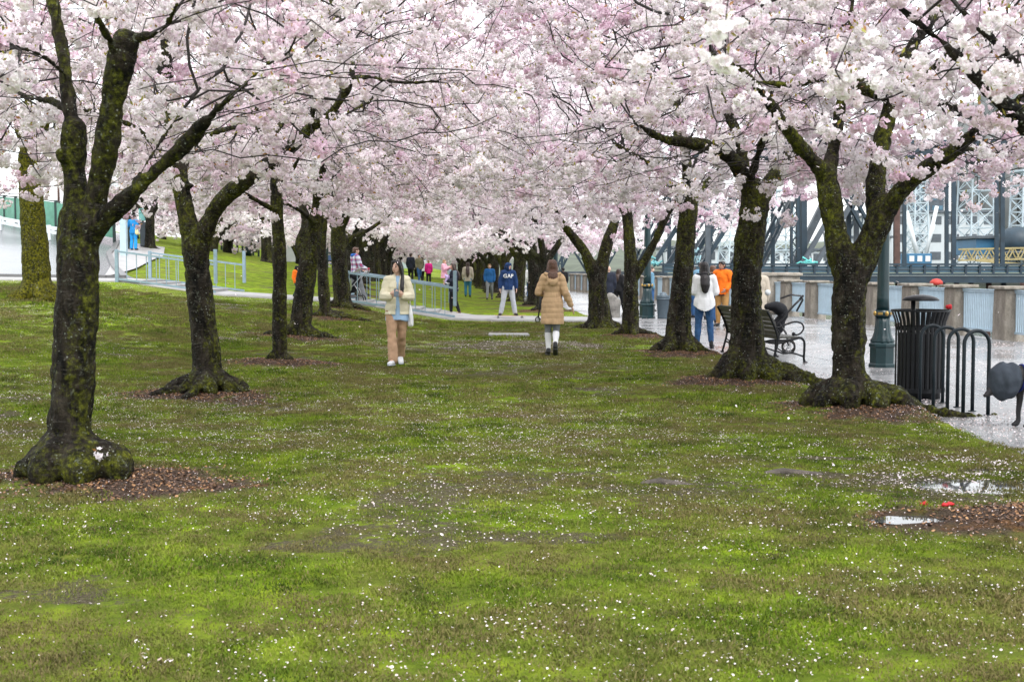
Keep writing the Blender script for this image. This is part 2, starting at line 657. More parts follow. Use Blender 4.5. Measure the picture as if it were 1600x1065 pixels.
lawn = tag(link('lawn', me), kind='structure')

# ------------------------------------------------------------------ instancing of tiny things (petals' clusters, grass tufts)
def scatter_nodes(name, protos):
    ng = bpy.data.node_groups.new(name, 'GeometryNodeTree')
    ng.interface.new_socket('Geometry', in_out='INPUT', socket_type='NodeSocketGeometry')
    ng.interface.new_socket('Geometry', in_out='OUTPUT', socket_type='NodeSocketGeometry')
    N = ng.nodes
    gi = N.new('NodeGroupInput'); go = N.new('NodeGroupOutput')
    join = N.new('GeometryNodeJoinGeometry')
    for p in protos:
        oi = N.new('GeometryNodeObjectInfo'); oi.inputs['Object'].default_value = p; oi.inputs['As Instance'].default_value = True
        ng.links.new(oi.outputs['Geometry'], join.inputs[0])
    iop = N.new('GeometryNodeInstanceOnPoints')
    iop.inputs['Pick Instance'].default_value = True
    ng.links.new(gi.outputs[0], iop.inputs['Points']); ng.links.new(join.outputs[0], iop.inputs['Instance'])
    for an, ty, sk in (('sort', 'INT', 'Instance Index'), ('turn', 'FLOAT_VECTOR', 'Rotation'), ('size', 'FLOAT', 'Scale')):
        na = N.new('GeometryNodeInputNamedAttribute'); na.data_type = ty; na.inputs['Name'].default_value = an
        src = na.outputs['Attribute']
        ng.links.new(src, iop.inputs[sk])
    ng.links.new(iop.outputs[0], go.inputs[0])
    return ng


def scatter_mesh(name, pts, sort, turn, size):
    me = bpy.data.meshes.new(name)
    pts = np.asarray(pts, np.float32)
    me.vertices.add(len(pts)); me.vertices.foreach_set('co', pts.ravel())
    vattr(me, 'sort', sort, 'INT'); vattr(me, 'turn', turn, 'FLOAT_VECTOR'); vattr(me, 'size', size)
    me.update()
    return me


# ------------------------------------------------------------------ grass
t = NT('grass_blade')
P = t.pos()
tone = t.attr('tone').outputs['Fac']
big = t.noise(.7, 6, .66, P); mid = t.noise(1.9, 8, .78, P)
c = t.ramp(mid, [(.37, (.034, .062, .009)), (.47, (.095, .150, .014)), (.57, (.19, .275, .020)), (.68, (.31, .40, .032))])
c = t.mix(t.ramp(big, [(.43, 0), (.56, .8)]), c, (.17, .135, .062))
c = t.mix(t.ramp(tone, [(.74, 0), (.9, .75)]), c, t.ramp(tone, [(.6, (.12, .09, .03)), (1, (.24, .19, .09))]))
t.color(c); t.rough(.75); t.b.inputs['Specular IOR Level'].default_value = .08
tr = t.node('ShaderNodeBsdfTranslucent'); t.l(c, tr.inputs['Color'])
mx = t.node('ShaderNodeMixShader'); mx.inputs[0].default_value = .25
t.l(t.b.outputs[0], mx.inputs[1]); t.l(tr.outputs[0], mx.inputs[2]); t.l(mx.outputs[0], t.out.inputs['Surface'])
M_GRASS = t.m
tufts = []
for q in range(5):
    n = 300; V = []; Fq = []; T = []
    for k in range(n):
        r_ = .17 * math.sqrt(random.random()); a = random.uniform(0, 6.283)
        x, y = r_ * math.cos(a), r_ * math.sin(a)
        h = random.uniform(.005, .016) * (1.4 if random.random() < .06 else 1); w_ = random.uniform(.0016, .0034)
        b = random.uniform(0, 6.283); lean = random.uniform(.3, 2.0) * h
        dx, dy = math.cos(b), math.sin(b)
        sx, sy = -dy * w_, dx * w_
        o = len(V)
        V += [(x - sx, y - sy, -.004), (x + sx, y + sy, -.004), (x + dx * lean * .35 + sx * .8, y + dy * lean * .35 + sy * .8, h * .62),
              (x + dx * lean * .35 - sx * .8, y + dy * lean * .35 - sy * .8, h * .62), (x + dx * lean, y + dy * lean, h)]
        Fq += [(o, o + 1, o + 2), (o, o + 2, o + 3), (o + 3, o + 2, o + 4)]
        T += [random.random()] * 5
    gm = np_mesh('tuft', V, Fq, M_GRASS); vattr(gm, 'tone', T)
    tufts.append(bpy.data.objects.new('grass_tuft', gm))
pts = []; siz = []
for (y0, y1, st, s0) in ((3.8, 13, .15, 1.0), (13, 24, .24, 1.45), (24, 41, .42, 2.3)):
    yy = np.arange(y0, y1, st)
    for yv in yy:
        hw = yv * .41 + 2.4
        xv = np.arange(-hw, min(hw, 5.4), st); xv = xv + rng.uniform(-st * .6, st * .6, len(xv))
        yr = yv + rng.uniform(-st * .6, st * .6, len(xv))
        pts.append(np.stack([xv, yr], -1)); siz.append(np.full(len(xv), s0))
pts = np.concatenate(pts); siz = np.concatenate(siz)
e = pts[:, 0] - edge_x(pts[:, 1])
so = soil_w(pts[:, 0], pts[:, 1]); br = bare(pts[:, 0], pts[:, 1])
lush = fnoise(pts[:, 0], pts[:, 1], .9, 71, 3)
keep = (e < -.12) & (rng.random(len(pts)) > so * 1.15) & (rng.random(len(pts)) > br * .8) & ~((pts[:, 1] > 36.2) & (pts[:, 1] < 41.5))
pts, siz, lush, br = pts[keep], siz[keep], lush[keep], br[keep]
sz = siz * (.62 + .75 * lush) * (1 - .45 * br) * rng.uniform(.8, 1.2, len(pts))
P3 = np.stack([pts[:, 0], pts[:, 1], tz(pts[:, 0], pts[:, 1])], -1)
turn = np.stack([rng.uniform(-.12, .12, len(pts)), rng.uniform(-.12, .12, len(pts)), rng.uniform(0, 6.28, len(pts))], -1)
go_ = link('grass', scatter_mesh('grass', P3, rng.integers(0, 5, len(pts)), turn, sz))
m = go_.modifiers.new('tufts', 'NODES'); m.node_group = scatter_nodes('grass_scatter', tufts)
tag(go_, kind='stuff')
print('grass tufts', len(pts))

# ------------------------------------------------------------------ fallen petals on the ground
t = NT('fallen_petal')
tone = t.attr('tone').outputs['Fac']
t.color(t.ramp(tone, [(0, (.38, .29, .25)), (.35, (.62, .53, .52)), (.8, (.78, .70, .72)), (1, (.87, .82, .83))]))
t.rough(.6); t.b.inputs['Specular IOR Level'].default_value = .3
M_PETAL = t.m


def petal_mesh(name, P, size, tone, flat=.35):
    n = len(P)
    a = rng.uniform(0, 2 * np.pi, n); tilt = rng.uniform(-flat, flat, (n, 2))
    loc = np.array([(-.5, -.28), (0, -.5), (.5, -.25), (.45, .3), (0, .5), (-.45, .3)])
    V = np.zeros((n, 6, 3))
    for k, (u, v) in enumerate(loc):
        u2 = u * size; v2 = v * size * rng.uniform(.6, 1, n)
        V[:, k, 0] = P[:, 0] + u2 * np.cos(a) - v2 * np.sin(a)
        V[:, k, 1] = P[:, 1] + u2 * np.sin(a) + v2 * np.cos(a)
        V[:, k, 2] = P[:, 2] + u2 * tilt[:, 0] + v2 * tilt[:, 1] + rng.uniform(-.1, .12, n) * size
    idx = np.arange(n)[:, None] * 6
    Fq = np.concatenate([idx + np.array([[0, 1, 2, 5]]), idx + np.array([[5, 2, 3, 4]])])
    pm = np_mesh(name, V.reshape(-1, 3), Fq, M_PETAL)
    vattr(pm, 'tone', np.repeat(tone, 6))
    return pm


def sprinkle(n, y0, y1, side=1.0):
    u = rng.random(n)
    yv = np.sqrt(y0 * y0 + u * (y1 * y1 - y0 * y0)); xv = rng.uniform(-1, 1, n) * (yv * .41 + .6)
    return xv, yv


PX, PY, PS = [], [], []
for n, y0, y1, smin, smax in ((42000, 4.7, 15, .004, .0125), (74000, 10, 27, .006, .0155), (40000, 24, 42, .009, .02)):
    xv, yv = sprinkle(n, y0, y1)
    dens = .12 + 2.2 * np.clip(fnoise(xv, yv, 1.6, 51, 3) - .32, 0, 1) * 1.6
    k = rng.random(n) < dens
    PX.append(xv[k]); PY.append(yv[k]); PS.append(rng.uniform(smin, smax, k.sum()))
# small huddles of petals
for c in range(300):
    yv = math.sqrt(random.uniform(4.8 ** 2, 22 ** 2)); xv = random.uniform(-1, 1) * (yv * .41 + .4); n = random.randint(4, 10)
    PX.append(rng.normal(xv, .07, n)); PY.append(rng.normal(yv, .07, n)); PS.append(rng.uniform(.008, .02, n))
# drift on the promenade by the kerb, thick round the bike rack and the bin
for (cx_, cy_, sx, sy, n) in ((4.7, 15, .2, 1.4, 1500), (4.5, 17, .25, 1.2, 900), (4.35, 20, .3, 2.2, 800), (4.9, 13, .35, .9, 500), (5.5, 15, 1.2, 3, 350),
                              (3.3, 9.3, .45, .4, 900), (3.75, 9.9, .5, .35, 800), (0, 26.5, 2.0, 2.5, 2200)):
    PX.append(rng.normal(cx_, sx, n)); PY.append(rng.normal(cy_, sy, n)); PS.append(rng.uniform(.009, .022, n))
PX = np.concatenate(PX); PY = np.concatenate(PY); PS = np.concatenate(PS)
PZ = np.maximum(tz(PX, PY), .004)
onl = PX < edge_x(PY)
PZ = PZ + np.where(onl, rng.uniform(.002, .02, len(PX)), .004)
sw = soil_w(PX, PY); PZ = np.where(sw > .6, PZ - .008, PZ)
MX, MY = [], []
for (mx, my, rx, ry, h) in MOUNDS[:14]:
    n = int(3600 * rx * ry); MX.append(mx + rng.normal(0, .5, n) * rx); MY.append(my + rng.normal(0, .5, n) * ry)
MX = np.concatenate(MX); MY = np.concatenate(MY); k = rng.random(len(MX)) < soil_w(MX, MY) * .9 + .18; MX, MY = MX[k], MY[k]
t = NT('mulch_and_dead_leaf')
t.color(t.ramp(t.attr('tone').outputs['Fac'], [(0, (.04, .023, .016)), (.45, (.14, .078, .05)), (.8, (.28, .14, .06)), (1, (.40, .23, .11))]))
t.rough(.75)
mul = petal_mesh('mulch', np.stack([MX, MY, tz(MX, MY) + .006], -1), rng.uniform(.008, .026, len(MX)), rng.random(len(MX)), .6); mul.materials.clear(); mul.materials.append(t.m)
tag(link('mulch', mul), kind='stuff')
pet = link('fallen_petals', petal_mesh('fallen_petals', np.stack([PX, PY, PZ], -1), PS, rng.random(len(PX)), .5))
tag(pet, kind='stuff')
print('petals', len(PX))

# ------------------------------------------------------------------ bark, twigs, blossom
def bark_material(name, moss_amount, moss_hi, dark=1.0):
    t = NT(name)
    co = t.coord('Object')
    n1 = t.noise(9, 6, .65, t.coord('Object', (1, 1, .35)), .6)
    n2 = t.noise(34, 5, .7, t.coord('Object', (1, 1, .5)))
    bark = t.ramp(n1, [(.38, (.003 * dark, .003 * dark, .0025 * dark)), (.53, (.021 * dark, .0165 * dark, .0115 * dark)), (.68, (.058 * dark, .048 * dark, .035 * dark))])
    n3 = t.noise(11, 4, .6, t.coord('Object', (1, 1, 5.5)), .8)          # level bands of lenticels, as cherry bark has
    bark = t.mix(t.ramp(n3, [(.55, 0), (.62, .7)]), bark, t.ramp(n2, [(.35, (.012, .011, .009)), (.65, (.10, .09, .075))]))
    # moss: grows in patches, thicker on one side
    m1 = t.noise(1.9, 6, .7, t.coord('Object', (1, 1, .5)), .5); m2 = t.noise(22, 4, .7, co)
    mossc = t.ramp(m2, [(.36, (.012, .016, .004)), (.52, tuple(x * .5 for x in moss_hi)), (.66, moss_hi)])
    mk = t.ramp(t.math('ADD', t.math('MULTIPLY', m1, .7), t.math('MULTIPLY', m2, .3)), [(.58 - moss_amount * .3, 0), (.72 - moss_amount * .3, .95)])
    c = t.mix(mk, bark, mossc)
    # grey-green crust of lichen
    v = t.noise(17, 5, .75, co, 1.0); v2 = t.noise(3.1, 3, .5, co)
    lk = t.math('MULTIPLY', t.ramp(v, [(.58, 0), (.66, 1)]), t.ramp(v2, [(.42, 0), (.6, .85)]))
    vo = t.node('ShaderNodeTexVoronoi'); vo.inputs['Scale'].default_value = 26; t.l(co, vo.inputs['Vector'])
    spk = t.math('MULTIPLY', t.math('LESS_THAN', vo.outputs['Distance'], .17), t.ramp(t.noise(5, 3, .6, co), [(.48, 0), (.56, .8)]))
    c = t.mix(spk, c, (.30, .32, .27))
    c = t.mix(lk, c, t.ramp(m2, [(.3, (.10, .12, .09)), (.7, (.27, .29, .23))]))
    t.color(c); t.rough(t.ramp(n2, [(.3, .55), (.7, .9)])); t.b.inputs['Specular IOR Level'].default_value = .12
    t.bump(t.math('ADD', t.math('MULTIPLY', n1, 1.0), t.math('MULTIPLY', n2, .6)), 1.0, .075)
    return t.m


M_BARK = bark_material('mossy_cherry_bark', .36, (.16, .175, .016))
M_BARK_DARK = bark_material('dark_wet_cherry_bark', .26, (.08, .10, .014), .8)
M_BARK_MOSS = bark_material('very_mossy_bark', .80, (.20, .19, .012))
M_TWIG = simple('wet_twig_bark', (.014, .010, .009), .7, .4, 20, .4)

t = NT('cherry_petal')
tone = t.attr('tone').outputs['Fac']
oi = t.attr('tint'); oi.attribute_type = 'INSTANCER'
base = t.ramp(tone, [(0, (.66, .40, .50)), (.18, (.86, .74, .80)), (.5, (.945, .89, .915)), (1, (.97, .95, .955))])
pink = t.ramp(oi.outputs['Fac'], [(.0, (1, 1, 1)), (.35, (1, .985, .985)), (.7, (.97, .90, .945)), (1, (.93, .78, .87))])
c = t.mix(1.0, base, pink, 'MULTIPLY')
t.color(c); t.rough(.6); t.b.inputs['Specular IOR Level'].default_value = .2
tr = t.node('ShaderNodeBsdfTranslucent'); t.l(c, tr.inputs['Color'])
mx = t.node('ShaderNodeMixShader'); mx.inputs[0].default_value = .44
t.l(t.b.outputs[0], mx.inputs[1]); t.l(tr.outputs[0], mx.inputs[2]); t.l(mx.outputs[0], t.out.inputs['Surface'])
M_BLOSSOM = t.m
t = NT('young_leaf')
t.color(t.ramp(t.attr('tone').outputs['Fac'], [(0, (.20, .20, .02)), (.6, (.33, .27, .03)), (.85, (.28, .10, .03)), (1, (.42, .06, .08))]))
t.rough(.5)
M_LEAF = t.m


def pompom(nfl, npet, leaves, rad=.045, ps=.021, n5=5):
    """a ball of double flowers: every petal a bent blade of its own"""
    V = []; Fq = []; T = []; mi = []
    for f in range(nfl):
        while True:
            d = Vector((random.gauss(0, 1), random.gauss(0, 1), random.gauss(-.25, .8))).normalized()
            break
        c = d * rad * random.uniform(.45, .8)
        q = d.to_track_quat('Z', 'Y')
        for p in range(npet):
            a = 2 * math.pi * p / npet * 1.0 + random.uniform(-.4, .4)
            up = random.uniform(-.1, .95)
            o = q @ Vector((math.cos(a), math.sin(a), up)).normalized()
            side = o.cross(d + Vector((.01, .02, 0))).normalized()
            nrm = side.cross(o).normalized()
            L = ps * random.uniform(.8, 1.25); W = ps * random.uniform(.42, .62)
            b = c
            mid = b + o * L * .55 + nrm * L * random.uniform(-.1, .25)
            tip = b + o * L + nrm * L * random.uniform(-.25, .3)
            i = len(V)
            V += [b, mid - side * W, tip - side * W * .4, tip + side * W * .4, mid + side * W]
            Fq += [(i, i + 1, i + 4), (i + 1, i + 2, i + 3, i + 4)]
            tn = min(1, max(0, random.gauss(.72, .22)))
            T += [tn * .55, tn, tn, tn, tn]; mi += [0, 0]
    for k in range(leaves):
        d = Vector((random.gauss(0, 1), random.gauss(0, 1), random.gauss(.8, .6))).normalized()
        s = d.orthogonal().normalized(); L = random.uniform(.025, .045); b = d * rad * .6
        i = len(V); tn = random.random()
        V += [b, b + d * L * .5 + s * L * .22, b + d * L, b + d * L * .5 - s * L * .22]
        Fq += [(i, i + 1, i + 2, i + 3)]; T += [tn] * 4; mi += [1]
    mb = MB(); mb.v = [tuple(v) for v in V]; mb.f = Fq; mb.sm = [False] * len(Fq)
    me = mb.mesh('pompom'); me.materials.append(M_BLOSSOM); me.materials.append(M_LEAF)
    me.polygons.foreach_set('material_index', np.array(mi, np.int32)); vattr(me, 'tone', T); me.update()
    return bpy.data.objects.new('blossom_cluster', me)


POM_NEAR = [pompom(11, 7, 0, .052, .0195), pompom(10, 8, 2, .05, .0195), pompom(12, 7, 0, .055, .019), pompom(9, 8, 3, .048, .0195), pompom(6, 7, 1, .038, .0195), pompom(12, 7, 1, .056, .02)]
POM_FAR = [pompom(6, 5, 0, .05, .028), pompom(5, 5, 1, .045, .028), pompom(6, 4, 0, .052, .03)]
NG_NEAR = scatter_nodes('blossom_near', POM_NEAR)
NG_FAR = scatter_nodes('blossom_far', POM_FAR)


def catmull(pts, step):
    """resample [(Vector, r)] smoothly at about step metres"""
    out = []
    n = len(pts)
    for i in range(n - 1):
        p0 = pts[max(i - 1, 0)]; p1 = pts[i]; p2 = pts[i + 1]; p3 = pts[min(i + 2, n - 1)]
        m = max(1, int((p2[0] - p1[0]).length / step))
        for k in range(m + (i == n - 2)):
            t = k / m; t2 = t * t; t3 = t2 * t
            q = .5 * ((2 * p1[0]) + (p2[0] - p0[0]) * t + (2 * p0[0] - 5 * p1[0] + 4 * p2[0] - p3[0]) * t2 + (3 * p1[0] - p0[0] - 3 * p2[0] + p3[0]) * t3)
            out.append((q, p1[1] * (1 - t) + p2[1] * t))
    return out


class Tree:
    def __init__(self, seed):
        self.rg = random.Random(seed); self.nr = np.random.default_rng(seed)
        self.P = []; self.par = []; self.rad = []; self.expl = []

    def limb(self, pts, step=.14):
        """explicit limb [(Vector, radius)], joined to the nearest node already there"""
        pts = catmull(pts, step)
        par = -1
        if self.P:
            d = [(Vector(p) - pts[0][0]).length for p in self.P]; par = int(np.argmin(d))
        for (p, r) in pts:
            self.P.append(Vector(p)); self.par.append(par); self.rad.append(r); self.expl.append(True); par = len(self.P) - 1

    def grow(self, attr, D=.22, infl=1.6, kill=.38, iters=60, zmin=None):
        A = [Vector(a) for a in attr]
        alive = list(range(len(A)))
        self.start = len(self.P)
        root_ok = [i for i in range(len(self.P)) if self.rad[i] < .17]
        nodes = [(self.P[i], i) for i in root_ok]
        for it in range(iters):
            if not alive: break
            kd = kdtree.KDTree(len(nodes))
            for p, i in nodes: kd.insert(p, i)
            kd.balance()
            pull = {}
            nxt = []
            for a in alive:
                co, i, d = kd.find(A[a])
                if d < kill: continue
                nxt.append(a)
                if d < infl + max(0, 3 - it) * 1.0:
                    v = (A[a] - co) / d
                    if i in pull: pull[i] += v
                    else: pull[i] = v.copy()
            if not pull: break
            alive = nxt
            for i, v in pull.items():
                j = Vector((self.rg.gauss(0, .18), self.rg.gauss(0, .18), self.rg.gauss(0, .18)))
                if v.length < 1e-3: continue
                p = self.P[i] + (v.normalized() + j).normalized() * D
                if any((self.P[c] - p).length < .05 for c in self.kids.get(i, ())): continue
                self.P.append(p); self.par.append(i); self.rad.append(0); self.expl.append(False)
                self.kids.setdefault(i, []).append(len(self.P) - 1)
                nodes.append((p, len(self.P) - 1))

    def radii(self, tip=.0048, e=2.2):
        n = len(self.P); acc = [0.0] * n
        for i in range(n - 1, -1, -1):
            if not self.expl[i]:
                r = max(tip, acc[i] ** (1 / e)); self.rad[i] = r
                p = self.par[i]
                if p >= 0:
                    if self.expl[p]: self.rad[i] = min(r, self.rad[p] * .8)
                    acc[p] += r ** e

    kids = None

    def build(self, attr):
        self.kids = {}
        self.grow(attr)
        self.radii()

    def branch_mesh(self, name):
        ch = {}
        for i in range(len(self.P)):
            if not self.expl[i]: ch.setdefault(self.par[i], []).append(i)
        starts = [(i, self.par[i]) for i in range(len(self.P)) if not self.expl[i] and (self.par[i] < 0 or self.expl[self.par[i]])]
        V = []; Fq = []
        while starts:
            i, p = starts.pop()
            seq = []
            if p >= 0: seq.append((self.P[p], self.rad[i]))
            while True:
                seq.append((self.P[i], self.rad[i]))
                k = ch.get(i, [])
                if not k: break
                k = sorted(k, key=lambda q: -self.rad[q])
                for o in k[1:]: starts.append((o, i))
                i = k[0]
            rmax = seq[1][1] if len(seq) > 1 else seq[0][1]
            if len(seq) < 2: continue
            n = 8 if rmax > .04 else 6 if rmax > .02 else 4 if rmax > .009 else 3
            off = len(V)
            t = (seq[1][0] - seq[0][0]).normalized(); a = t.orthogonal().normalized()
            for q, (pp, r) in enumerate(seq):
                t2 = (seq[min(q + 1, len(seq) - 1)][0] - seq[max(q - 1, 0)][0])
                t2 = t2.normalized() if t2.length > 1e-6 else t
                a = a - t2 * a.dot(t2); a = a.normalized() if a.length > 1e-5 else t2.orthogonal().normalized()
                b = t2.cross(a)
                if q == len(seq) - 1: r = r * .5
                for k in range(n):
                    an = 6.28318 * k / n
                    V.append(pp + a * (math.cos(an) * r) + b * (math.sin(an) * r))
                t = t2
            for q in range(len(seq) - 1):
                for k in range(n):
                    k2 = (k + 1) % n
                    Fq.append((off + q * n + k, off + q * n + k2, off + (q + 1) * n + k2, off + (q + 1) * n + k))
        return V, Fq

    def bloom(self, per, spread=.10, twig=.6, rmax=.013, test=None):
        """twiglets, and the flower balls bunched along them; bare old wood keeps clear of flowers"""
        pts = []; tint = []; V = []; Fq = []
        rg = self.rg
        thick = [(self.P[i], self.rad[i]) for i in range(len(self.P)) if self.expl[i] and self.rad[i] > .03]
        kd = kdtree.KDTree(max(1, len(thick)))
        for k, (p, r) in enumerate(thick): kd.insert(p, k)
        kd.balance()
        for i in range(len(self.P)):
            if self.expl[i] or self.rad[i] > rmax: continue
            p = self.P[i]
            if test and not test(p): continue
            if thick:
                d = kd.find(p)[2]
                if d < .45 and rg.random() < .92: continue
            c = p
            if rg.random() < twig:
                d = Vector((rg.gauss(0, 1), rg.gauss(0, 1), rg.gauss(-.1, .8))).normalized(); L = rg.uniform(.14, .42)
                e = p + d * L + Vector((0, 0, -.12 * L))
                s = d.orthogonal().normalized() * .0042; s2 = d.cross(s)
                o = len(V); V += [p + s, p - s * .5 + s2, p - s * .5 - s2, e]; Fq += [(o, o + 1, o + 3), (o + 1, o + 2, o + 3), (o + 2, o, o + 3)]
                c = p.lerp(e, rg.uniform(.45, 1.0))
            if rg.random() > .72: continue
            n = per * 1.5 * rg.uniform(.5, 1.5)
            tn = min(1, max(0, .45 + .6 * noise.noise(p * .55) + rg.gauss(0, .24)))
            ax = Vector((rg.gauss(0, 1), rg.gauss(0, 1), rg.gauss(0, .5))).normalized() * spread * .8
            for k in range(int(n) + (rg.random() < n - int(n))):
                q = c + ax * rg.gauss(0, 1) + Vector((rg.gauss(0, spread * .5), rg.gauss(0, spread * .5), rg.gauss(-.01, spread * .45)))
                pts.append(q); tint.append(tn)
        return pts, tint, V, Fq


def trunk_mesh(limbs, roots, voxel, seed, rough_amp=.012, name='trunk'):
    """trunk, main limbs and root flare as one surface with bark ridges and knobs"""
    ch = [[(p, r) for p, r in catmull(l, .1)] for l in limbs]
    for r_ in roots: ch.append(catmull(r_, .06))
    me = skin(ch, voxel, 3, .5)
    co = co_of(me); no = no_of(me)
    n1 = noise3(co * np.array([1, 1, .45]), 9, seed); n2 = noise3(co * np.array([1, 1, .6]), 26, seed + 1); n3 = noise3(co, 3.2, seed + 2)
    ridge = -np.abs(n1) * 1.4 + .3
    n4 = noise3(co, 15, seed + 3)
    n5 = noise3(co, 6.5, seed + 4)
    low = 1 + 1.6 * np.exp(-np.maximum(co[:, 2], 0) / .22)
    d = rough_amp * (ridge + .55 * n2 + .7 * n4) * (.6 + .4 * low) + rough_amp * 1.6 * low * np.clip(n3, -.4, 1) - rough_amp * 1.3 * (low - 1) * np.abs(n1) + rough_amp * 1.5 * (low - 1) * n5
    set_co(me, co + no * d[:, None])
    return me


def envelope(c, r, n, nr, low=None, clump=.0):
    """places inside an egg-shaped crown for twigs to reach; denser toward its outside"""
    out = []
    while len(out) < n:
        u = nr.normal(size=3); u /= np.linalg.norm(u)
        k = nr.random() ** .42
        p = np.array(c) + u * k * np.array(r)
        if low is not None and p[2] < low + .55 * noise.noise(Vector((p[0] * .8, p[1] * .8, 3.1))) + .12 * nr.normal(): continue
        if clump and noise.noise(Vector(p.tolist()) * .9) < -clump: continue
        out.append(p)
    return out


def px_limb(D, pts):
    """limb traced as (px, py, width px, metres nearer(-)/farther(+)) at the tree's own distance"""
    return [(at(px, py, D + o), w_ * (D + o) / FPX / 2 * .9) for (px, py, w_, o) in pts]


def mean_dir(p): return p


def make_tree(name, foot_, limbs, roots, crown, label, cat, group, bark, near=True, per=4.0, natt=1250, voxel=.022, seed=1, scale=1.0, low=2.2, amp=.012, tip=.0042, clump=.25, test=None):
    """a cherry: Empty at the foot > trunk, branches, crown"""
    T = Tree(seed)
    loc = [[(p - foot_, r) for p, r in l] for l in limbs]
    rts = [[(p - foot_, r) for p, r in l] for l in roots]
    for l in loc: T.limb(l)
    att = envelope(np.array(crown[0]) - np.array(foot_), crown[1], natt, T.nr, low, clump)
    if near or low > 2:
        c_ = np.array(crown[0]) - np.array(foot_); k_ = int(natt * .22)
        an = T.nr.uniform(0, 6.2832, k_); rr = np.sqrt(T.nr.uniform(.12, 1.0, k_))
        att += list(np.stack([c_[0] + rr * np.cos(an) * crown[1][0], c_[1] + rr * np.sin(an) * crown[1][1], low - foot_.z * 0 + T.nr.uniform(-.1, .75, k_)], -1))
    T.build(att)
    root = empty(name, foot_, 0, label, cat, group)
    tm = trunk_mesh(loc, rts, voxel, seed, amp); tm.materials.clear(); tm.materials.append(bark)
    link('trunk', tm, root)
    bv, bf = T.branch_mesh('branches')
    pts, tint, tv, tf = T.bloom(per, .082 if near else .12, test=test)
    mb = MB(); mb.add(bv, bf, True); mb.add(tv, tf, False)
    bo = link('branches', mb.mesh('branches', M_TWIG), root)
    n = len(pts)
    nr = T.nr
    sc = nr.uniform(.8, 1.35, n) * scale * (1.1 if near else 1.0)
    turn = np.stack([nr.uniform(-.6, .6, n), nr.uniform(-.6, .6, n), nr.uniform(0, 6.28, n)], -1)
    cm = scatter_mesh('crown', np.array([p[:] for p in pts]), nr.integers(0, len(POM_NEAR) if near else len(POM_FAR), n), turn, sc)
    vattr(cm, 'tint', tint)
    co_ = link('crown', cm, root); tag(co_, kind='stuff')
    m = co_.modifiers.new('blossom', 'NODES'); m.node_group = NG_NEAR if near else NG_FAR
    print(name, label[:30], 'nodes', len(T.P), 'pompoms', n, 'trunk faces', len(tm.polygons))
    return root

# ------------------------------------------------------------------ the two rows of cherries nearest the camera
def roots_of(foot_, r, spec, flare=1.0, bulb=False):
    """spec: (angle deg, reach m, thickness m); angle 0 = right, -90 = toward the camera"""
    out = []
    for (a, L, th) in spec:
        d = Vector((math.cos(R(a)), math.sin(R(a)), 0)); s = Vector((-d.y, d.x, 0))
        def g(k, up, wob=0):
            p = foot_ + d * k + s * wob; z = max(tzf(p.x, p.y), 0); return Vector((p.x, p.y, z + up))
        w1 = random.uniform(-.12, .12) * L; w2 = random.uniform(-.2, .2) * L
        if bulb and L < .6:
            out.append([(foot_ + d * r * .4 + Vector((0, 0, .26)), r * .6), (g(r * .9, .13), th * 1.25), (g(r + L * .6, th * .75, w1), th * 1.1), (g(r + L, th * .25, w2), th * .75)])
            continue
        out.append([(foot_ + d * r * .35 + Vector((0, 0, .34 * flare)), r * .62), (g(r * .85, .12 * flare), th * 1.25), (g(r + L * .35, th * .25, w1 * .5), th), (g(r + L * .7, 0, w1), th * .7), (g(r + L, -th * .7, w2), th * .4)])
    return out


